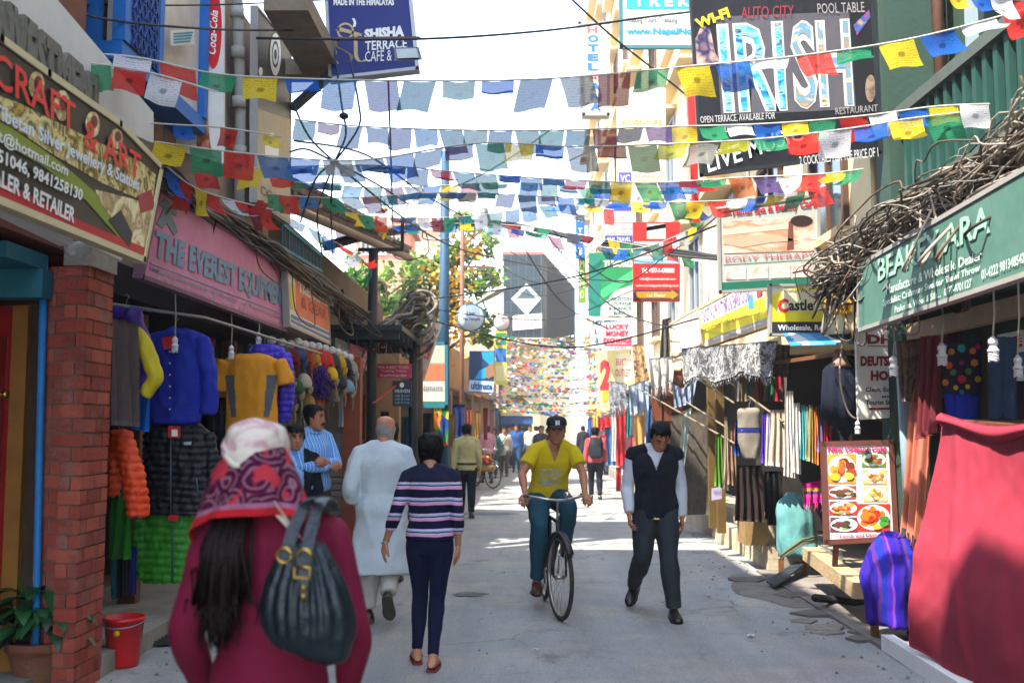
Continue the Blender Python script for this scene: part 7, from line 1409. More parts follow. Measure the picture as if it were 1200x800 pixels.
def wear(name, label, cat, Y, body_px, mat, sleeves=(), puff=0, depth=.07, neck=.3, vox=.012, wr=.006, seed=1, hanger=True, mats=None, fn=None, group=None, ws=9):
 """a garment on a hanger facing the street: body_px = list of (y, x0, x1) from neck to hem; sleeves = list of pixel paths with radius"""
 rows = [tuple(p) for p in spline(body_px, 22)]; mb = MB(); rings = []; H = (rows[-1][0] - rows[0][0]) * Y / F
 for i, (y, x0, x1) in enumerate(rows):
  c = P((x0 + x1) / 2, y, Y); rx = (x1 - x0) / 2 * Y / F; d = depth * min(1, .35 + i / 7);
  rings.append([c + V((rx * math.copysign(abs(math.cos(a)) ** .7, math.cos(a)), d * math.sin(a), 0)) for a in [2 * PI * k / 28 for k in range(28)]])
 mb.loft(rings)
 for path, rp in sleeves:
  pts = [P(x, y, Y + dy) for x, y, dy in path]; pts = [V(p) for p in spline([tuple(p) for p in pts], 12)]; mb.tube(pts, [rp * Y / F] * 13, 12)
 me = blob(mb, vox, 3); t = thing(name, label, cat, recenter(mb.v), group=group)
 if puff:
  co = [];
  for v in me.vertices: co.append((v.co.copy(), v.normal.copy()))
  out = []
  for c, n in co:
   s = abs(math.sin(PI * (c.z + .012 * math.sin(c.x * 9)) / puff)); out.extend(c + n * (.016 * (s ** .6 - .75) + .012 * noise.noise(V((c.x * 26, c.y * 26, c.z * 12))) + .006 * noise.noise(c * 55)))
  me.vertices.foreach_set('co', out); me.update()
 putw(me, 'garment', mats or mat, t, wr=wr, ws=ws, seed=seed, fn=fn)
 if hanger:
  y, x0, x1 = rows[0]; c = P((x0 + x1) / 2, y, Y); MB().tube([c + V((0, 0, -.02)), c + V((0, 0, .05)), c + V((.02, 0, .075)), c + V((0, 0, .095)), c + V((-.02, 0, .08))], .004, 6).build('hanger', STEEL, t)
 return t
def bulb(label, px, py, Y, top, s=1., group='compact bulbs hanging on cords before the shops'):
 c = P(px, py, Y); t = thing('hanging_bulb', label, 'light bulb', c + V((0, 0, -.05 * s)), group=group); W_ = M('bulb_white', '#c9c9cc', .35, .03)
 MB().tube([c + V((0, 0, .055 * s)), P(px + 1, (py + top) / 2, Y), P(px, top, Y)], .006, 6).build('cord', M('cream_cord', '#9a9488', .7, .1), t)
 MB().tube([c + V((0, 0, a * s)) for a in (.06, .045, .044, .02, .019, -.005, -.006, -.02)], [b * s for b in (.008, .016, .022, .024, .019, .021, .030, .028)], 14).build('holder', W_, t)
 m = MB()
 for k in range(3): m.tube([c + V((.021 * s * math.cos(i * .55 + k * 2.1), .021 * s * math.sin(i * .55 + k * 2.1), -.02 * s - i * .0035 * s)) for i in range(14)], .006 * s, 6)
 m.build('spiral_tube', W_, t)
# ---- shaded side: clothing shop
GREYB = cloth('#4a3f3e', .2); PURP = M('purple_nylon', '#3f1c84', .5, .15, 8, .2, 40); YELN = M('yellow_nylon', '#b3a00a', .5, .12, 8, .2, 40)
drape('grey_shirt', 'limp grey brown shirt hanging edge on against the brick pier', 'shirt', [(130, 372), (160, 378), (162, 500), (128, 498)], (6.62, 7.0, 7.0, 6.62), GREYB, 2, .03, 3)
t = wear('purple_jacket', 'purple jacket with a bright yellow sleeve hanging by the brick pier', 'jacket', 7.2, [(360, 134, 162), (375, 134, 168), (410, 148, 178), (440, 155, 182), (456, 158, 178)], PURP, (), depth=.06, seed=4, wr=.018)
m = MB(); m.tube([V(p) for p in spline([tuple(P(x, y, 7.12)) for x, y in ((150, 392), (158, 391), (167, 402), (178, 428), (182, 443), (176, 453), (169, 463))], 18)], [r * 7.1 / F for r in (5, 7, 9, 9.5, 9.5, 9.5, 10, 10, 10, 9.5, 9.5, 9, 9, 9, 8.5, 8, 8, 8, 7.5)], 12); putw(blob(m, .009, 3), 'sleeve', YELN, t, wr=.007, ws=12)
drape('blue_scarf', 'bright blue cloth strip below the purple jacket', 'cloth', [(154, 452), (176, 455), (173, 506), (153, 502)], 7.3, cloth('#0f55b0', .12), 2, .02, 5)
NAVYB = M('royal_blue_poplin', '#0a1f8a', .75, .12, 6, .15, 60)
t = wear('blue_shirt', 'royal blue button up shirt with a red tag on a hanger', 'shirt', 8.0, [(384, 198, 214), (390, 182, 232), (396, 174, 241), (420, 175, 239), (460, 174, 236), (490, 172, 236), (496, 180, 230)], NAVYB, [([(236, 397, 0), (244, 430, 0), (246, 462, -.02), (245, 483, 0)], 9)], depth=.06, seed=6, wr=.018, ws=7)
for i in range(6): MB().ball(P(199, 412 + i * 13.5, 7.915), .008, 8, 6).build('button', M('pearl_button', '#b9b9b9', .4, 0), t)
MB().slab([P(189, 396, 7.9), P(203, 393, 7.9), (P(206, 406, 7.9)), P(192, 410, 7.9)], (0, .004, 0)).build('price_tag', M('red_tag', '#b51d1c', .6, .1, 6), t)
BLKP = M('black_puffer_nylon', '#0b0e13', .5, .15, 8, .15, 40)
t = wear('black_puffer_jacket', 'black quilted puffer jacket below the royal blue shirt', 'jacket', 8.1, [(494, 196, 222), (499, 178, 238), (508, 169, 246), (550, 167, 248), (585, 167, 247), (602, 168, 246)], BLKP, [([(243, 508, 0), (250, 545, 0), (250, 585, 0)], 8)], puff=.056, depth=.085, seed=7, wr=.003)
MB().tube([P(200, 512, 7.98), P(200, 555, 7.975), P(200, 603, 7.98)], .006, 6).build('zip', M('grey_zip', '#4a5560', .5, .1), t); MB().tube([P(230, 560, 7.985), P(232, 580, 7.985)], .005, 6).build('pocket_zip', M('grey_zip', '#4a5560', .5, .1), t)
MB().slab([P(197, 499, 7.95), P(211, 499, 7.95), P(211, 513, 7.95), P(197, 513, 7.95)], (0, .004, 0)).build('price_tag', M('red_tag', '#b51d1c', .6, .1, 6), t); MB().slab([P(201, 503, 7.944), P(208, 503, 7.944), P(208, 511, 7.944), P(201, 511, 7.944)], (0, .003, 0)).build('tag_print', WHITE_INK, t)
MB().slab([P(215, 518, 7.975), P(224, 517, 7.975), P(224, 521, 7.975), P(216, 521, 7.975)], (0, .004, 0)).build('chest_badge', ink('#9aa0a8'), t)
GRNP = M('green_puffer_nylon', '#2a7a12', .5, .12, 8, .15, 40)
t = wear('green_puffer_jacket', 'bright green quilted puffer jacket lowest on the rail', 'jacket', 8.15, [(601, 190, 215), (606, 170, 226), (640, 165, 227), (670, 166, 227), (682, 168, 225)], GRNP, [([(168, 610, 0), (164, 640, -.02), (168, 676, 0)], 10)], puff=.062, depth=.09, seed=8, wr=.003, hanger=False)
MB().tube([P(201, 608, 8.03), P(202, 645, 8.02), P(202, 680, 8.03)], .007, 6).build('zip', M('teal_zip', '#1f4a4a', .5, .1), t); MB().slab([P(197, 603, 8.0), P(209, 603, 8.0), P(209, 610, 8.0), P(197, 610, 8.0)], (0, .004, 0)).build('price_tag', M('red_tag', '#b51d1c', .6, .1, 6), t)
ORP = M('orange_puffer_nylon', '#c93a0a', .5, .12, 8, .15, 40)
wear('orange_puffer_jacket', 'orange quilted puffer jacket with one long sleeve beside the brick pier', 'jacket', 7.1, [(502, 132, 146), (508, 128, 154), (530, 128, 150), (560, 128, 142), (580, 128, 138)], ORP, [([(142, 512, 0), (152, 540, -.05), (158, 570, -.08), (162, 604, -.08)], 13)], puff=.055, depth=.07, seed=9, wr=.003)
drape('green_fleece', 'dark green fleece hanging under the orange puffer jacket', 'fleece', [(132, 575), (154, 572), (153, 655), (126, 655)], 7.25, cloth('#24641a', .15), 2, .035, 10)
for k, (x, c, lab) in enumerate(((133, '#1d4a4a', 'dark teal trouser leg hanging low beside the brick pier'), (140, '#14161c', 'black trouser leg hanging low beside the brick pier'), (148, '#1b1d26', 'charcoal trouser leg hanging low under the green fleece'), (156, '#22206a', 'indigo trouser leg hanging low beside the green puffer'))):
 drape('trousers', lab, 'trousers', [(x - 4, 640), (x + 4, 640), (x + 3, 702 - k * 2), (x - 3, 702 - k * 2)], 7.5 + .05 * k, cloth(c, .15), 1, .015, 20 + k, nu=8, nv=8)
drape('red_garment', 'red garment edge showing behind the royal blue shirt', 'garment', [(238, 392), (252, 398), (250, 474), (236, 470)], 8.3, cloth('#7d1418', .15), 2, .03, 12, nu=10)
YJ = M('amber_jersey', '#c47f08', .7, .1, 6, .15, 60); GJ = M('grey_jersey_panel', '#4f5256', .7, .12, 6)
def jfn(c):
 x = c.x * F / 9.4; return 1 if 16.5 + max(0, (c.z - .28)) * 9 < abs(x - JX) < 24.5 + (c.z - .3) * 22 and .2 < c.z < .60 else 0
JX = 0
wear('amber_jersey', 'amber sports jersey with grey side panels on a hanger', 'jersey', 9.4, [(415, 280, 306), (419, 266, 322), (428, 262, 328), (460, 266, 324), (490, 265, 325), (510, 264, 326), (514, 270, 320)], YJ, [([(264, 424, 0), (258, 440, 0), (256, 458, 0)], 9), ([(326, 424, 0), (333, 438, 0), (335, 450, 0)], 9)], depth=.07, seed=13, wr=.015, ws=7, mats=[YJ, GJ], fn=jfn)
VIO = M('violet_puffer_nylon', '#3a2aa8', .5, .12, 8, .15, 40)
wear('violet_puffer_jacket', 'violet quilted puffer jacket half behind the amber jersey', 'jacket', 9.7, [(404, 300, 320), (410, 292, 334), (440, 292, 336), (500, 292, 330)], VIO, [([(332, 415, 0), (337, 445, -.1), (335, 470, -.1), (332, 492, -.05)], 8.5)], puff=.06, depth=.08, seed=14, wr=.003)
drape('dark_trousers', 'black trousers hanging behind the black puffer jacket and amber jersey', 'trousers', [(247, 478), (264, 478), (264, 600), (249, 600)], 9.3, cloth('#14171a', .2), 2, .03, 15, nu=12)
drape('navy_trousers', 'navy trousers hanging directly below the amber jersey', 'trousers', [(266, 512), (304, 512), (300, 600), (268, 600)], 9.55, cloth('#16204a', .2), 3, .03, 16)
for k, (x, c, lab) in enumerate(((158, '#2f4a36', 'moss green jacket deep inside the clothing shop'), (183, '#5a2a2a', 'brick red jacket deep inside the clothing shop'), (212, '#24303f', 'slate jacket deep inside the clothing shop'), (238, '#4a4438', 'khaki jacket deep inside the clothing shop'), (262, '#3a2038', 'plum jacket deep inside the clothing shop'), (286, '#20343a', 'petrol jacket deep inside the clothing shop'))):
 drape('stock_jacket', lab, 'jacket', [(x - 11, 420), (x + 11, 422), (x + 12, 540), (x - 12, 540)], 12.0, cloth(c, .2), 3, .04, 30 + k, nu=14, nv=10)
single('clothes_rail', MB().tube([P(126, 356, 6.9), P(240, 372, 8.3), P(330, 400, 10.2), P(395, 420, 12.5)], .014, 8), STEEL, 'thin steel rail running under the pink signboard above the clothes', 'rail')
bulb('white bulb on a long cord in front of the royal blue shirt', 205, 403, 7.8, 330); bulb('white bulb on a cord above the amber jersey', 271, 412, 9.0, 362); bulb('small bulb on a cord beneath the end of the pink signboard', 303, 396, 9.8, 372)
# knitted hats and puppets
KN = lambda c: M('knitted_wool', c, .95, .25, 14, .6, 120); POM = M('white_pompom', '#bdb9b2', .95, .2, 40, 1., 60)
def hat(label, px, py, Y, col, s=1., ear=True, pom=True, trim=None):
 c = P(px, py, Y); t = thing('knitted_hat', label, 'hat', c + V((0, 0, -.25 * s)), group='knitted hats hung under the orange signboard'); m = MB(); m.smooth = True; a = KN(col)
 m.loft([[c + V((r * s * math.cos(q), r * s * .8 * math.sin(q), z * s)) for q in [2 * PI * i / 14 for i in range(14)]] for z, r in ((-.10, .105), (-.06, .115), (-.01, .11), (.05, .085), (.085, .05), (.10, .015))]); m.build('crown', a, t)
 if ear:
  for sx in (-1, 1):
   m = MB(); m.smooth = True; m.loft([[c + V((sx * .085 * s + w_ * s * math.cos(q), .02 * math.sin(q), z * s)) for q in [2 * PI * i / 10 for i in range(10)]] for z, w_ in ((-.08, .045), (-.13, .045), (-.17, .028), (-.19, .008))]); m.build('ear_flap', KN(trim or col), t)
   MB().tube([c + V((sx * .085 * s, 0, -.18 * s)), c + V((sx * .09 * s, .01, -.26 * s)), c + V((sx * .08 * s, 0, -.36 * s))], .012 * s, 6).build('braid', KN(trim or col), t)
 if pom: MB().ball(c + V((0, 0, .125 * s)), .055 * s, 12, 8).build('pompom', POM, t)
hats = [(318, 412, 10.6, '#5a1630', 'deep plum knitted hat with a white pompom, first of the row'), (330, 414, 10.9, '#4a3a34', 'brown knitted hat second in the row'), (340, 416, 11.1, '#6b1c22', 'dark red knitted hat behind the purple jacket sleeve'), (349, 413, 11.3, '#3a4a68', 'blue grey knitted hat with a white pompom'), (357, 416, 11.4, '#9a3a1c', 'rust knitted hat with a white pompom'), (365, 417, 11.6, '#a8742a', 'ochre knitted hat with a white pompom'),
  (373, 418, 11.8, '#a82420', 'scarlet knitted hat with a white pompom'), (381, 420, 12.0, '#b02a24', 'bright red knitted hat near the yellow toy'), (389, 422, 12.2, '#3a3634', 'charcoal knitted hat with a grey pompom'), (396, 424, 12.4, '#b08a1a', 'mustard knitted hat with a white pompom'), (403, 427, 12.6, '#23262c', 'black knitted hat near the slate sign'), (410, 430, 12.8, '#8a8478', 'oatmeal knitted hat last in the row')]
for x, y, Y, c, lab in hats: hat(lab, x, y, Y, c, .95)
low = [(336, 440, 10.8, '#7a1f1c', 'red woollen animal hat in the second row'), (346, 452, 11.0, '#2f4a2a', 'green woollen animal hat in the second row'), (356, 446, 11.3, '#a89a84', 'cream woollen animal hat in the second row'), (349, 474, 11.1, '#23301c', 'dark green woollen hat hanging lowest'), (360, 470, 11.4, '#8a6a1c', 'dull gold woollen hat hanging lowest'), (387, 437, 12.0, '#c29a10', 'bright yellow woollen hat in the second row'), (398, 447, 12.3, '#2a2c34', 'black woollen hat in the second row'), (407, 452, 12.6, '#6a8a98', 'pale blue woollen hat in the second row'), (338, 466, 10.9, '#4a2a5a', 'violet woollen hat hanging lowest')]
low += [(322 + (k * 23) % 92, 436 + (k * 17) % 46, 11.4 + (k % 4) * .5, ('#6a2030', '#2a4a5a', '#8a6a2a', '#4a4a48', '#7a3a1a', '#3a2a5a', '#5a6a3a', '#98928a')[k % 8], ('wine', 'petrol', 'ochre', 'slate', 'russet', 'violet', 'moss', 'ivory')[k % 8] + ' woollen hat ' + ('deep in the stall behind the orange signboard', 'half hidden behind the front row of hats')[k // 8]) for k in range(16)]
for x, y, Y, c, lab in low: hat(lab, x, y, Y, c, .85, pom=False, trim='#8a7a5a')
pb = thing('purple_tassel_bunch', 'shaggy bunch of purple tassels beside the hanging hats', 'tassels', P(374, 470, 11.6)); rb = random.Random(9); m = MB()
for i in range(120): c = P(374 + rb.gauss(0, 4), 428 + rb.uniform(0, 30), 11.6 + rb.gauss(0, .05)); m.tube([c, c + V((rb.gauss(0, .03), rb.gauss(0, .03), -.06)), c + V((rb.gauss(0, .05), rb.gauss(0, .04), -.14))], [.012, .012, .004], 4)
o = m.build('tassel_threads', KN('#3a1a66'), pb); o['kind'] = 'stuff'
drape('orange_cloth', 'small orange cloth hanging below the purple tassels', 'cloth', [(370, 468), (381, 468), (380, 486), (369, 486)], 11.6, cloth('#b0561a'), 2, .02, 17, nu=10, nv=6)
for k, (x0, x1, y0, y1, Y, c, lab) in enumerate(((404, 412, 432, 482, 14.6, '#a8861a', 'yellow dress hanging past the shutter under the dusky pink sign'), (404, 412, 482, 530, 14.7, '#1d1d1c', 'black skirt below the yellow dress past the shutter'), (396, 402, 452, 500, 13.1, '#8a8f98', 'grey blue jacket hung on the shutter jamb'), (413, 420, 470, 520, 15.2, '#7a1420', 'dark red cloth hanging behind the canopy post'), (421, 428, 462, 515, 15.4, '#6b3a24', 'brown cloth hanging behind the canopy post'), (414, 426, 440, 468, 15.6, '#1f4a50', 'dark teal cloth hung high behind the canopy post'))):
 drape('hanging_cloth', lab, 'cloth', [(x0, y0), (x1, y0), (x1, y1), (x0, y1)], Y, cloth(c, .15), 2, .025, 40 + k, nu=10, nv=8)
# clothes outside the far shops of this side
PATCH = mottle('patchwork_cloth', ['#8a1c1c', '#1c3a7a', '#b06a1c', '#2a6a3a', '#4a1c5a', '#b09a2a'], 5, .9, 0, kind='voronoi')
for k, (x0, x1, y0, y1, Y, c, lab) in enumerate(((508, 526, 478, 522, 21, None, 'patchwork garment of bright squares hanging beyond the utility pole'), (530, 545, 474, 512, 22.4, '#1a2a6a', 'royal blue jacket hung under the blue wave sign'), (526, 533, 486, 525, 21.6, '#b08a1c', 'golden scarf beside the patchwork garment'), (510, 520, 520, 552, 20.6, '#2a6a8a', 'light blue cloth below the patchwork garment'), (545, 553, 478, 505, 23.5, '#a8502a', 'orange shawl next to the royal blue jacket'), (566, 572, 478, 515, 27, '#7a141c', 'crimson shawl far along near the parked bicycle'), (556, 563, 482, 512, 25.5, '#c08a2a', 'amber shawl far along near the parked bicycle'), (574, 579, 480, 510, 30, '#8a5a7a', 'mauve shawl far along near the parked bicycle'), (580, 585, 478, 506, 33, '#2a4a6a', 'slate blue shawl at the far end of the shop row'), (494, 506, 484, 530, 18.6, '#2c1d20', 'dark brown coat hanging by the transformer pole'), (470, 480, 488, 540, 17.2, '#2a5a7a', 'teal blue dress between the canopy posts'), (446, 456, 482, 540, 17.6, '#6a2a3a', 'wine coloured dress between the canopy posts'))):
 drape('hanging_garment', lab, 'garment', [(x0, y0), (x1, y0), (x1 - 1, y1), (x0 + 1, y1)], Y, PATCH if c is None else cloth('#' + ''.join('%02x' % int(int(c[i:i + 2], 16) * .68 + 8) for i in (1, 3, 5)), .25), 2, .04, 60 + k, nu=12, nv=8)  # colours scaled down so the cloth carries the shade it hangs in
# ---- ground by the brick pier
pt = thing('flower_pot', 'mossy terracotta flower pot at the foot of the brick pier', 'pot', G(46, 806)); b = G(46, 806); Yp = b.y; TC = M('mossy_terracotta', '#7a4a36', .9, .3, 8, .5, 30, dirt=.8, dirtcol='#4f5230')
m = MB(); m.smooth = True; m.loft([[b + V((r * math.cos(a), r * math.sin(a), z)) for a in [2 * PI * i / 28 for i in range(28)]] for z, r in ((0, .125), (.05, .14), (.2, .18), (.24, .188), (.242, .205), (.30, .21), (.302, .19), (.27, .18))]); m.build('pot', TC, pt); MB().cyl(b + V((0, 0, .25)), b + V((0, 0, .272)), .178, n=24).build('soil', M('potting_soil', '#241a12', .95, .3, 20), pt)
pl_ = thing('leafy_plant', 'broad leaved potted plant with arching dark green leaves', 'plant', b + V((0, 0, .27))); rl_ = random.Random(12); LF = [M('dark_glossy_leaf', '#173a1e', .35, .2, 6, trans=.15, spec=.5), M('mid_green_leaf', '#24552a', .4, .2, 6, trans=.15, spec=.5)]
def leaf(base, tip, w_, mat, bend=.1):
 d = tip - base; s = d.cross(V((0, 0, 1))).normalized(); L_ = d.length; vs = []; n = 7
 for i in range(n + 1):
  t_ = i / n; c = base + d * t_ + V((0, 0, bend * L_ * 4 * t_ * (1 - t_) - bend * L_ * 1.2 * t_ * t_)); ww = w_ * math.sin(PI * min(1, t_ * .92 + .06)) ** .8 * (1 - .35 * t_); vs += [c - s * ww + V((0, 0, ww * .25)), c, c + s * ww + V((0, 0, ww * .25))]
 m = MB(); m.smooth = True; m.add(vs, [(i * 3 + k, i * 3 + k + 1, i * 3 + k + 4, i * 3 + k + 3) for i in range(n) for k in (0, 1)]); m.build('leaf', mat, pl_)
for i in range(84):
 a = rl_.uniform(0, 2 * PI); r = rl_.uniform(.06, .32); h = rl_.uniform(.02, .36) * (1.15 - r * 1.6); s0 = b + V((.05 * math.cos(a), .05 * math.sin(a), .27)); p1 = b + V((r * .6 * math.cos(a), r * .6 * math.sin(a), .30 + h)); MB().tube([s0, lerp(s0, p1, .5) + V((0, 0, .03)), p1], .005, 5).build('stem', LF[0], pl_)
 leaf(p1, p1 + V((math.cos(a + rl_.gauss(0, .4)) * .18, math.sin(a + rl_.gauss(0, .4)) * .18, rl_.uniform(-.10, .03))), rl_.uniform(.04, .065), LF[i % 2], .14)
for px, py, x2, y2 in ((22, 735, -12, 655), (60, 720, 68, 655), (55, 720, 108, 665), (30, 730, 12, 640)): leaf(P(px, py, Yp), P(x2, y2, Yp + .05), .016, M('light_green_leaf', '#3f6a2a', .4, .2, 6, trans=.2), .15)
bk = thing('bucket', 'red plastic bucket with a yellow sticker by the brick pier', 'bucket', G(144, 781)); b = G(144, 781); b.z = .01; RP = M('red_plastic', '#b00f14', .35, .1, 6, spec=.5); m = MB(); m.smooth = True
m.loft([[b + V((r * math.cos(a), r * math.sin(a), z)) for a in [2 * PI * i / 32 for i in range(32)]] for z, r in ((0, .10), (.02, .105), (.30, .128), (.305, .14), (.325, .14), (.327, .127), (.04, .10))], cap=True); m.build('tub', RP, bk); MB().tube([b + V((.14 * math.cos(a), .14 * math.sin(a), .30 - .03 * abs(math.sin(a)))) for a in [PI + i * PI / 12 for i in range(13)]], .005, 6).build('handle', STEEL, bk); c = b + V((0, -.125, .235)); m = MB(); m.cyl(c + V((0, .01, 0)), c + V((0, -.004, 0)), .020, n=16); m.build('sticker', ink('#c9a81c'), bk)
dm = thing('door_mat', 'black ribbed rubber mat on the ground before the clothing shop', 'mat', G(200, 748)); q = [G(172, 756, .02), G(222, 754, .02), G(246, 729, .02), G(206, 729, .02)]; MB().slab(q, (0, 0, .012)).build('base', RUB, dm)
for i in range(12): MB().bar(lerp(q[0], q[3], (i + .5) / 12) + V((0, 0, .018)), lerp(q[1], q[2], (i + .5) / 12) + V((0, 0, .018)), .025, .012).build('rib', RUB, dm)
for k, (x, lab) in enumerate(((394, 'bollard nearest the folded arms man'), (403, 'second bollard past the folded arms man'), (412, 'bollard third along by the old man in the kurta'), (421, 'bollard beside the sleeve of the old man in the kurta'))):
 b = G(x, 627 - k * 3, .1); t = thing('bollard', 'short dark iron ' + lab, 'bollard', b, group='iron bollards along the kerb'); MB().tube([b, b + V((0, 0, .55)), b + V((0, 0, .6)), b + V((0, 0, .64))], [.065, .06, .05, .02], 14).build('post', BLACKM, t); MB().cyl(b + V((0, 0, .42)), b + V((0, 0, .47)), .067, n=14).build('white_band', WHITEP, t)
# ---- sunny side: the red cloth stall and the open shop
RC = M('rose_red_cotton', '#90293a', .9, .14, 4, .15, 120, trans=.08)
st_ = thing('cloth_covered_stall', 'shop stall draped to the ground in a big rose red cloth', 'stall', P(1150, 760, 6.3))
TLc, TRc, BRc, BLc = P(1106, 486, 6.95), P(1300, 500, 5.0), P(1320, 930, 4.85), P(1068, 756, 6.85)
def rc(u, v, e):
 top = lerp(TLc, TRc, u) + V((0, 0, -.05 * math.sin(PI * min(1, u * 1.4)))); bot = lerp(BLc, BRc, u); n = V((-.72, -.6, .1)).normalized()
 p = lerp(top, bot, v); belly = .10 * math.sin(PI * v) * (1 - .5 * u) - .05 * math.sin(2 * PI * v)
 fold = .016 * math.sin(u * 22 + 2.5 * math.sin(v * 2)) * v ** 1.5 + .012 * math.sin(u * 9 - v * 5 + 1) + .02 * math.exp(-((u - .12 - v * .25) / .03) ** 2) + .008 * noise.noise(V((u * 8, v * 6, 2)))
 fold += .016 * (1 - abs(noise.noise(V((u * 5 + v * 3, v * 2.2 - u * 2, 7)))) * 3) + .006 * noise.noise(V((u * 22, v * 16, 4))) + .018 * math.exp(-((v - .62 + u * .3) / .05) ** 2) * (1 - u)
 return p + n * (belly + fold - e)
def closed_sheet(f, nu, nv, th):
 m = MB(); m.smooth = True; m.grid(lambda u, v: f(u, v, 0), nu, nv); k = len(m.v); m.grid(lambda u, v: f(u, v, th), nu, nv); N = nu + 1
 ed = list(range(N)) + [j * N + nu for j in range(1, nv + 1)] + [nv * N + i for i in range(nu - 1, -1, -1)] + [j * N for j in range(nv - 1, 0, -1)]
 m.f += [[a, b, b + k, a + k] for a, b in zip(ed, ed[1:] + ed[:1])]; m.m += [0] * len(ed); m.sm += [False] * len(ed); return m
closed_sheet(rc, 90, 70, .008).build('cloth_cover', RC, st_)
closed_sheet(lambda u, v, e: rc(u, .0, 0) + V((0, 0, .012)) + V((-.02 - .05 * math.sin(PI * v) + e, -.02 - .04 * math.sin(PI * v), -.09 * v + .02 * math.sin(u * 12) * v)), 40, 6, .006).build('folded_edge', RC, st_)
m = MB(); tp_ = [TLc + V((.06, .0, -.03)), TRc + V((.06, 0, -.03)), TRc + V((.9, .4, -.03)), TLc + V((.9, .2, -.03))]; m.slab(tp_, (0, 0, -.04)).build('stall_top', WOODB, st_)
for p in (TLc, TRc): MB().bar(V((p.x + .14, p.y, .03)), V((p.x + .14, p.y, p.z - .07)), .07).build('stall_leg', WOODB, st_)
MB().tube([P(1134, 505, 6.6), P(1135, 520, 6.55), P(1134, 545, 6.5)], [.012, .016, .006], 6).build('tie_cord', M('dark_cord', '#3a1216', .9), st_)
single('white_base_plank', MB().bar(P(1040, 752, 7.45), P(1230, 872, 5.1), .09, .11), WHITEP, 'white painted plank along the ground under the red cloth', 'plank')
# stools under cloths
def covered_stool(label, cx, Y, ytop, ybot, wpx, mat, seed, leg=True, lean=0.):
 c = P(cx, ybot, Y); ztop = P(cx, ytop, Y).z; zb = c.z; w_ = wpx * Y / F / 2; t = thing('covered_stool', label, 'stool', (c.x, Y, max(zb, .02))); m = MB(); rings = []
 for k in range(15):
  s = k / 14; z = lerp(zb, ztop, s); r = w_ * (.88 + .3 * s if s < .4 else math.sqrt(max(0.02, 1 - ((s - .4) / .62) ** 2))) * (1.0 + .05 * math.sin(s * 9 + seed)); rings.append([V((c.x + lean * (1 - s), Y, z)) + V((r * math.copysign(abs(math.cos(a)) ** .75, math.cos(a)) * (1 + .06 * math.sin(a * 7 + seed + s * 2) * (1 - s)), r * .8 * math.sin(a) * (1 + .05 * math.cos(a * 9 + seed)), .03 * math.sin(a * 3 + seed) * (1 - s))) for a in [2 * PI * i / 40 for i in range(40)]])
 m.loft(rings); putw(blob(m, .011, 4), 'cloth_cover', mat, t, wr=.022, ws=5, seed=seed)
 for dx in (-.6, .6):
  MB().bar(V((c.x + dx * w_, Y + .05, .03)), V((c.x + dx * w_, Y + .05, zb + .1)), .05).build('leg', WOODB, t)
 return t
PS = stripes('violet_striped_shawl', 0, [(0, '#33208a'), (.16, '#1f1470'), (.3, '#4a2674'), (.42, '#1b2a92'), (.6, '#3f1f96'), (.72, '#6a3a9a'), (.8, '#2a1a9a')], .21, .9, 'Object', .05)
covered_stool('stool covered with a violet and blue striped shawl beside the red cloth', 1049, 7.75, 624, 728, 70, PS, 3)
t = covered_stool('stool covered with a pale teal shawl by the shop step', 930, 11.0, 578, 650, 44, M('pale_teal_wool', '#5a9090', .95, .15, 6, .3, 80), 7, lean=.05)
MB().tube([P(912, 655, 10.72), P(925, 646, 10.68), (P(940, 636, 10.68)), P(955, 634, 10.8)], .02, 6).build('cream_border', M('cream_border', '#a8a088', .9, .1), t); MB().tube([P(914, 652, 10.70), P(926, 642, 10.66), (P(940, 632, 10.66)), P(955, 629, 10.78)], .014, 6).build('olive_border', M('olive_border', '#5a5a3a', .9, .1), t)
# shawls and pole at the corner of the open shop
SHW2 = M('pink_brown_pashmina', '#a8624e', .9, .15, 5, .2, 90); SHADED_SHW = M('shaded_pink_pashmina', '#5a1a22', .9, .18, 5, .2, 90)
drape('pink_shawl', 'long pink brown shawl with a fringe hanging beside the red cloth', 'shawl', [(1072, 398), (1100, 396), (1082, 638), (1057, 616)], (7.75, 7.6, 7.5, 7.7), SHW2, 3, .035, 4, fringe=SHW2, nu=30, nv=26)
drape('shaded_shawl_top', 'separate dark maroon cloth standing for the shaded top of the pink brown shawl', 'shawl', [(1080, 394), (1108, 392), (1100, 505), (1076, 515)], (7.5, 7.3, 7.3, 7.5), SHADED_SHW, 3, .035, 8, nu=24)  # shade on the upper shawl, put in as a separate dark cloth
drape('dusty_scarf', 'dusty brown scarf knotted beside the shaded top of the pink brown shawl', 'scarf', [(1050, 400), (1080, 396), (1076, 470), (1058, 470)], (7.8, 7.65, 7.7, 7.8), mottle('dusty_scarf_wool', ['#3a2c26', '#6b5a4c', '#4a3026', '#7a6a5c'], 7, .95, .6), 3, .04, 9)
single('pale_blue_post', MB().cyl(P(1055, 400, 8.2), P(1068, 640, 8.2), .045, n=12), M('pale_blue_pipe', '#8aa3ae', .5, .15, 5, dirt=.2), 'pale blue leaning post beside the home stay signboard', 'post')
t = thing('embroidered_hanging', 'dark embroidered floral cloth with a blue lower half in the open shop', 'embroidery', P(1128, 485, 7.2))
drape('flowered_panel', None, None, [(1105, 402), (1150, 402), (1150, 466), (1104, 466)], 7.3, M('black_velvet', '#1d1626', .95, .2, 8), 1, .01, 3, parent=t); drape('blue_panel', None, None, [(1106, 462), (1149, 462), (1146, 500), (1112, 500)], 7.28, cloth('#12248a', .12), 4, .02, 5, parent=t)
re_ = random.Random(4)
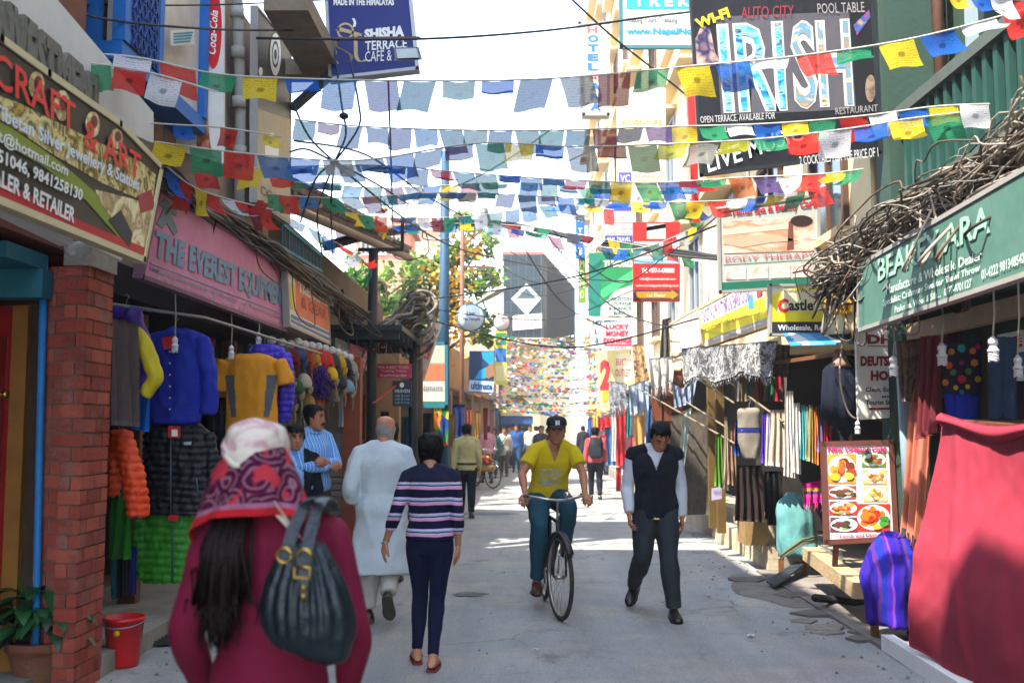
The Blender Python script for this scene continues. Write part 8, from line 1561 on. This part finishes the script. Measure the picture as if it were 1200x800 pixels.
for x, y, r, c in ((1115, 412, 4, '#b0641c'), (1127, 408, 5, '#1c7a74'), (1140, 411, 4, '#b0641c'), (1112, 428, 4.5, '#b8401c'), (1142, 425, 4.5, '#c06a1c'), (1117, 436, 4, '#3a6a3a'), (1135, 435, 4, '#3a6a3a'), (1127, 444, 5, '#a81c24'), (1108, 448, 4, '#b0641c'), (1146, 444, 4, '#b07a1c'), (1120, 454, 3, '#c0902a'), (1134, 453, 3, '#c0902a'), (1127, 425, 3, '#7a1c5a'), (1146, 406, 3.5, '#8a1c5a'), (1108, 405, 3, '#4a2a8a'), (1127, 459, 3, '#1c5a7a')):
 m = MB(); c0 = P(x, y, 7.24); q = r * 7.24 / F
 for k in range(6): a = k * PI / 3 + x; m.ball(c0 + V((q * .62 * math.cos(a), 0, q * .62 * math.sin(a))), (q * .42, .008, q * .42), 8, 5)
 m.ball(c0 + V((0, -.006, 0)), (q * .35, .01, q * .35), 8, 5); o = m.build('stitched_flower', M('embroidery_thread', c, .8, .15, 20), t)
DEN = M('blue_denim', '#24364f', .9, .25, 6, .2, 90)
t = thing('hanging_jeans', 'faded blue jeans hanging inside the open shop', 'jeans', P(1175, 490, 6.9)); m = MB()
for x0, x1 in ((1168, 1166), (1181, 1184)): m.tube([V(P(x0 + (x1 - x0) * s, 404 + 88 * s, 6.9)) for s in (0, .3, .6, 1)], [.055, .052, .045, .042], 12)
m.box(P(1175, 404, 6.9), (.17, .08, .10)); putw(blob(m, .01, 4), 'garment', DEN, t, wr=.007)
S = Sign('pinned_poster', 'white red and blue poster pinned inside the open shop', 'poster', [(1170, 392), (1200, 386), (1200, 446), (1174, 446)], ('y', 7.1), pnt('#b4b9c0', .1, .1), .02)
S.poly([(1174, 398), (1196, 392), (1198, 406), (1178, 410)], ink('#b0242c'), .005); S.poly([(1180, 414), (1200, 412), (1200, 440), (1184, 442)], ink('#2c4a7a'), .005); S.text('SALE', ((1177, 399), (1196, 394), (1197, 402), (1178, 407)), WHITE_INK)
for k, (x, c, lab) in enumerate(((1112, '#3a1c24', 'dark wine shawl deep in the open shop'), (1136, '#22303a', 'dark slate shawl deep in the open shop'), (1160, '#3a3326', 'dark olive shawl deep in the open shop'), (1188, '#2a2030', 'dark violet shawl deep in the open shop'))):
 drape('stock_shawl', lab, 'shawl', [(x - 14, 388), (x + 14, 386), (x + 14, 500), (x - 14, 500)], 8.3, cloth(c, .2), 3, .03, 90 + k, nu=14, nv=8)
bulb('compact bulb hanging in front of the home stay signboard', 1047, 428, 7.6, 372, 1.25); bulb('compact bulb hanging before the shaded top of the pink brown shawl', 1104, 414, 7.0, 352, 1.25); bulb('large compact bulb hanging under the middle of the green signboard', 1164, 408, 6.0, 332, 1.2); bulb('compact bulb hanging in front of the pinned poster', 1193, 428, 6.4, 322, 1.1)
bulb('compact bulb hanging at the end of the drooping white wire', 1005, 500, 8.8, 488, .9)
# ---- castle shop
FUR = mottle('black_white_fur', ['#101114', '#6f7074', '#1c1e22', '#a9a9a6', '#34363a', '#b4b2ac'], 16, .95, 1.2, 5, stretch=(1, 1, .7));
t = drape('fur_throw', 'shaggy black and white fur throw hung under the yellow signboard', 'fur throw', [(797, 408), (908, 399), (900, 436), (797, 448)], (12.6, 10.9, 10.9, 12.6), FUR, 3, .05, 6, fringe=FUR, wavy=.05, fringe_len=.08, nu=40, th=.03)
drape('brown_fur', 'dark brown fur pelt beside the shaggy fur throw', 'fur pelt', [(890, 402), (926, 404), (922, 442), (894, 440)], 11.2, mottle('brown_fur', ['#1c1512', '#4a3c30', '#2a201a', '#6b5a48'], 10, .95, 1.2), 3, .05, 7, th=.02)
WSH = M('white_wool', '#b4b1aa', .95, .12, 10, .5, 60); GSH = mottle('grey_flecked_wool', ['#5a5c60', '#8f9196', '#3f4146', '#a8a8a8'], 14, .95, .5)
drape('white_fringed_shawl', 'white shawl with a long ragged fringe over the timber door', 'shawl', [(760, 420), (790, 417), (788, 448), (763, 456)], 15.5, WSH, 3, .05, 11, fringe=WSH, fringe_len=.2, th=.012)
drape('grey_fringed_shawl', 'grey flecked fringed shawl beside the white fringed one', 'shawl', [(714, 446), (735, 450), (737, 474), (716, 478)], (20, 19, 19, 20), GSH, 3, .05, 12, fringe=GSH, fringe_len=.2); drape('pale_blue_shawl', 'pale blue white shawl with a short fringe', 'shawl', [(736, 452), (760, 444), (760, 482), (738, 484)], 18.5, M('ice_blue_wool', '#8f9db0', .95, .12, 8, .4, 60), 3, .04, 13, fringe=WSH, fringe_len=.08)
drape('blue_grey_bundle', 'blue grey cloth bundle slung under the fur throw', 'cloth', [(786, 447), (816, 444), (812, 472), (790, 478)], 14, cloth('#7f8aa0', .15), 4, .08, 14, sag=.1)
single('blue_striped_awning', MB().slab([P(918, 392, 10.0), P(1002, 391, 10.0), P(1003, 403, 9.5), P(926, 405, 9.5)], (0, .01, .02)), stripes('blue_white_awning', 0, [(0, '#2f7fb0'), (.45, '#b9c4c9'), (.7, '#5a9cc4')], .36, .7, 'Object', .2), 'small blue and white striped awning strip beneath the black banded yellow signboard', 'awning')
wear('striped_knit_vest', 'oatmeal sleeveless knit with two blue bands in the sunny shawl shop', 'knitwear', 10.9, [(478, 868, 888), (482, 864, 891), (492, 865, 890), (515, 865, 892), (530, 869, 890), (537, 872, 888)], None, (), depth=.07, seed=50, wr=.007, mats=[M('oatmeal_knit', '#7a7264', .95, .15, 12, .4, 90), cloth('#1f2a6a')], fn=lambda c: 1 if .27 < c.z < .295 or .305 < c.z < .33 else 0)
row = [(838, 846, 508, 572, 12.0, '#4f7a2a', 'leaf green scarf at the shop door post'), (848, 853, 488, 575, 11.8, '#a89a80', 'long cream scarf at the shop door post'), (853, 862, 500, 570, 11.7, '#8a6a54', 'tan patterned scarf at the shop door post'), (861, 867, 492, 535, 11.3, '#1f3f8a', 'blue scarf behind the oatmeal knit'), (893, 898, 482, 545, 10.8, '#4a2a96', 'violet scarf beside the oatmeal knit'), (898, 903, 484, 548, 10.75, '#b0a4c4', 'lilac scarf beside the violet one'), (902, 922, 480, 548, 10.7, '#a89a88', 'beige tunic hanging in the sunny shawl shop'),
       (919, 930, 458, 560, 10.4, '#c4c0b8', 'long white shirt hung out in the sun'), (929, 938, 472, 556, 10.35, '#cbc6c0', 'second white shirt with a pink strip below'), (938, 944, 474, 540, 10.3, '#3f9aa0', 'turquoise shawl next to the white shirts'), (944, 948, 476, 540, 10.3, '#a8b49a', 'pale sage shawl in the sunny rail'), (948, 953, 474, 543, 10.25, '#8a7a4a', 'khaki shawl in the sunny rail'), (953, 958, 478, 545, 10.25, '#c4702a', 'orange shawl in the sunny rail'), (958, 966, 474, 532, 10.2, '#6a5a7c', 'dusty purple shawl in the sunny rail')]
for k, (x0, x1, y0, y1, Y, c, lab) in enumerate(row): drape('hanging_shawl', lab, 'shawl', [(x0 + 1, y0), (x1 - 1, y0), (x1 + 1, y1), (x0 - 1, y1 - 3)], Y, cloth(c, .15), 2 if x1 - x0 < 10 else 3, .03, 100 + k, nu=12 if x1 - x0 < 10 else 20, nv=10)
for k, (x, c, lab) in enumerate(((864, '#5a5450', 'grey'), (871, '#6b5a3a', 'drab'), (878, '#2f5a60', 'teal'), (885, '#7a4a34', 'rust'), (891, '#5a1c20', 'oxblood'), (897, '#4a4a44', 'ash'), (904, '#23503a', 'bottle green'), (911, '#8a1c28', 'cherry red'), (918, '#4f4a40', 'taupe'))):
 drape('folded_shawl', lab + ' shawl in the high row beneath the fur throw', 'shawl', [(x - 3, 428 + abs(x - 890) * .12), (x + 3.5, 428 + abs(x - 890) * .12), (x + 3.5, 470), (x - 3, 470)], 11.6, cloth(c, .15), 1, .03, 130 + k, nu=8, nv=8)
drape('brown_skirt', 'dark brown skirt hanging below the oatmeal knit', 'skirt', [(864, 545), (892, 545), (896, 612), (860, 610)], 11.3, cloth('#2c2220', .2), 4, .04, 60); drape('black_coat', 'black coat hanging between the brown skirt and the white shirts', 'coat', [(896, 552), (916, 552), (918, 615), (896, 615)], 11.5, cloth('#1a191b', .2), 3, .04, 61)
mq = thing('mannequin', 'headless mannequin in a dark navy poncho under the black banded yellow signboard', 'mannequin', P(983, 515, 9.6)); c = P(984, 418, 9.6); m = MB(); m.smooth = True; m.loft([[c + V((r * math.cos(a), r * .8 * math.sin(a), z)) for a in [2 * PI * i / 20 for i in range(20)]] for z, r in ((-.1, .12), (-.05, .085), (.0, .06), (.06, .055), (.075, .04))]); m.build('torso_form', M('mannequin_tan', '#8a6a58', .6, .1, 5), mq)
m = MB(); m.smooth = True; m.loft([[c + V((r * math.cos(a) * (1 + .05 * math.sin(a * 8)), r * .55 * math.sin(a) * (1 + .08 * math.sin(a * 11)), z - .22 * s * max(0, -math.sin(a)) * (1 - abs(math.cos(a))) )) for a in [2 * PI * i / 48 for i in range(48)]] for z, r, s in ((-.03, .075, 0), (-.07, .12, 0), (-.13, .165, .1), (-.35, .185, .4), (-.58, .20, 1))]); m.build('poncho', cloth('#1a1d2c', .15), mq); MB().cyl(c + V((0, 0, -1.2)), c + V((0, 0, -.4)), .02).build('stand', STEEL, mq)
drape('orange_striped_shawl', 'orange striped shawl end below the navy poncho', 'shawl', [(984, 488), (1002, 480), (1000, 522), (986, 524)], 9.8, stripes('orange_stripe_weave', 0, [(0, '#b0601a'), (.5, '#3a2a1c')], .03), 2, .03, 62, nu=12); drape('red_shawl', 'red shawl end beside the navy poncho', 'shawl', [(965, 482), (975, 482), (974, 524), (966, 524)], 9.9, cloth('#a81c30'), 2, .03, 63, nu=10)
drape('magenta_fringed_cloth', 'magenta cloth with gold fringe behind the menu board', 'cloth', [(941, 566), (966, 562), (966, 588), (942, 590)], 10.4, stripes('magenta_gold_weave', 2, [(0, '#b01c7a'), (.4, '#c43a6a'), (.6, '#5a2a7a'), (.8, '#a8862a')], .16), 3, .02, 64, fringe=cloth('#b03a6a'), nu=16)
single('white_low_wall', MB().bx((2.72, 11.75, .2), (3.25, 11.9, .62)), LITE, 'low white wall section standing behind the menu board', 'wall')
for k, (x, Y, lab) in enumerate(((836, 13.2, 'ochre timber door post nearest the dark rug'), (846, 12.6, 'ochre timber door post by the green scarf'))): a = P(x, 590, Y); MB_ = MB().bx((a.x - .05, Y, .3), (a.x + .05, Y + .1, 2.5)); single('door_post', MB_, M('ochre_timber', '#5e4822', .7, .25, 5), lab, 'post')
single('shop_rail', MB().bar(P(834, 436, 13), P(1000, 412, 9.7), .04), WOODB, 'timber rail above the hanging shawls of the sunny shawl shop', 'rail')
S = Sign('small_price_notice', 'small purple and white notice at the foot of the door post', 'notice', [(834, 572), (846, 570), (846, 584), (834, 586)], ('y', 12.4), pnt('#a8a0b8'), .01); S.text('SALE', (836, 574, 845, 578), ink('#4a2a7a'))
bx_ = thing('goods_crate', 'open wooden crate of folded scarves on the shop plinth', 'crate', P(882, 634, 11.8)); a, b = P(865, 634, 11.9), P(901, 636, 11.5); zt = P(880, 606, 11.7).z
WD = M('pale_crate_wood', '#8f7248', .8, .25, 6, .3, 40)
for y in (11.5, 11.9): MB().bx((a.x, y, a.z), (b.x, y + .03, zt)).build('side_board', WD, bx_)
for x in (a.x, b.x - .03): MB().bx((x, 11.532, a.z), (x + .03, 11.898, zt)).build('end_board', WD, bx_)
for k, c in enumerate(('#8a2a3a', '#3a3a7a', '#a8a090', '#7a5a2a', '#5a2a5a')): single('folded_scarf', MB().box((lerp(a.x + .09, b.x - .09, k / 4), 11.72, zt - .02 + .02 * (k % 2)), (.07, .3, .09), .1 * (k - 2)), cloth(c), ['wine', 'indigo', 'cream', 'ochre', 'plum'][k] + ' folded scarf lying in the wooden crate', 'scarf')
RUGD = mottle('dark_rug_weave', ['#2c2720', '#4a4236', '#38322a', '#54483a'], 5, .95, .5); drape('dark_rug', 'large drab brown rug hanging beside the timber door', 'rug', [(786, 484), (834, 476), (834, 602), (786, 604)], (15.6, 14.4, 14.4, 15.6), RUGD, 3, .04, 65, nu=24)
for p0, p1, lab in (((742, 452, 18), (876, 528, 11), 'long pale bamboo pole slanting below the fringed shawls'), ((784, 458, 15), (850, 500, 12), 'short pale bamboo pole slanting under the fur throw'), ((855, 448, 12.2), (918, 494, 10.6), 'pale bamboo pole in front of the oatmeal knit'), ((812, 440, 13), (860, 472, 11.5), 'thin bamboo pole behind the fur throw')):
 a, b = P(*p0), P(*p1); single('bamboo_pole', MB().tube([lerp(a, b, s / 8) for s in range(9)], .013, 8), M('pale_bamboo', '#756850', .7, .2, 8), lab, 'pole')
drape('white_scarf', 'thin white scarf knotted round the bamboo pole beside the rug', 'scarf', [(800, 482), (810, 478), (800, 560), (793, 575)], 14.2, M('white_teal_silk', '#a8b4ac', .8, .2, 8), 2, .04, 66, nu=12)
# ---- stalls further along the sunny side
far_ = [(722, 733, 452, 545, 25, '#b02a30', 'long red shawl on the far stall beneath the grey fringed one'), (733, 740, 462, 512, 24, '#1f6a74', 'teal shawl on the far stall'), (742, 758, 484, 538, 22, '#a88450', 'camel tunic hanging on the far stall'), (716, 722, 480, 540, 28, '#c4c0c0', 'white shawl on the far stall beside the red one'), (710, 722, 500, 545, 29, '#2a5a8a', 'blue patterned shawl low on the far stall'), (738, 746, 510, 545, 23, '#b04a6a', 'pink shawl low on the far stall'), (730, 738, 540, 572, 24, '#2a4aa0', 'bright blue cloth at the foot of the far stall'), (704, 718, 488, 500, 30, '#b8242c', 'scarlet cloth spread over the far stall awning'), (757, 766, 476, 520, 19.5, '#2a4f7a', 'blue dress hanging beside the timber door'), (701, 708, 470, 505, 33, '#b0344a', 'crimson shawl hung out farthest along'), (722, 728, 548, 590, 25.4, '#a81c2c', 'dark red banner cloth at the foot of the far stall'), (745, 756, 536, 566, 21.6, '#c0506a', 'rose cloth below the camel tunic'), (694, 700, 486, 520, 36, '#c49a3a', 'golden shawl hung out near the far crowd'), (688, 694, 490, 516, 40, '#3a5a9a', 'small blue shawl hung out near the far crowd'), (727, 733, 500, 540, 25.6, '#c4a84a', 'mustard shawl beside the long red one'), (758, 764, 524, 560, 19.2, '#a8b0bc', 'pale dress below the blue one')]
for k, (x0, x1, y0, y1, Y, c, lab) in enumerate(far_): drape('stall_cloth', lab, 'cloth', [(x0, y0), (x1, y0 - 1), (x1, y1), (x0, y1)], Y, cloth(c, .15), 2, .05, 160 + k, nu=12, nv=8)
S = Sign('blue_white_notice', 'blue and white notice board beside the camel tunic', 'notice', [(757, 480), (766, 479), (766, 505), (757, 505)], ('y', 20.6), pnt('#b0b8c4'), .04); S.poly((758, 482, 765, 490), ink('#2a4a9a')); S.poly((758, 495, 765, 502), ink('#2a4a9a'))
m = MB().slab([P(756, 512, 20.8), P(765, 512, 20.8), P(765, 565, 20.8), P(756, 566, 20.8)], (0, .05, 0)); single('white_partition', m, WHITEP, 'plain white panel standing by the timber door', 'panel')
# awnings and clutter above the far stalls
for k, (x0, x1, y0, y1, Y, c, lab) in enumerate(((690, 716, 470, 484, 32, '#a88a5a', 'tan canvas awning over the far stalls'), (702, 728, 428, 440, 27, '#8a7a62', 'weathered awning under the numeral sign'), (764, 800, 424, 434, 16.2, '#a89a84', 'pale canvas awning over the timber door'))):
 single('canvas_awning', MB().slab([P(x0, y0, Y + .6), P(x1, y0 - 3, Y + .6), P(x1 - 2, y1, Y), P(x0 - 4, y1 + 1, Y)], (0, 0, .03)), M('old_canvas', c, .9, .25, 4, dirt=.4), lab, 'awning')
drape('patterned_banner', 'tall patterned textile banner beside the numeral sign', 'banner', [(741, 404), (752, 402), (762, 446), (744, 452)], 20, mottle('textile_print', ['#3a2c4a', '#8a5a3a', '#b09a6a', '#5a2a3a', '#2a3a4a'], 9, .9, .8), 2, .03, 70, nu=12)
drape('dark_netting', 'dark mesh netting hanging down the cream wall by the slanted signs', 'netting', [(776, 374), (786, 372), (785, 424), (772, 428)], 16.5, mottle('netting', ['#1c1d20', '#5a5650', '#2c2a2a'], 20, .9, .5), 2, .05, 71, nu=12)
# ================================================================ thin haze volume added to soften contrast and lift dark tones
hz = MB().bx((-60, -30, -1.6), (60, 72, 24)); hm = bpy.data.materials.new('added_haze'); hm.use_nodes = True; n_ = hm.node_tree.nodes; n_.remove(n_['Principled BSDF'])
pv_ = n_.new('ShaderNodeVolumePrincipled'); pv_.inputs['Color'].default_value = (.9, .93, .96, 1); pv_.inputs['Density'].default_value = .002; pv_.inputs['Anisotropy'].default_value = .2; hm.node_tree.links.new(pv_.outputs[0], n_['Material Output'].inputs['Volume'])
o = hz.build('haze', hm); o['kind'] = 'stuff'
bpy.data.scenes.remove(TS)
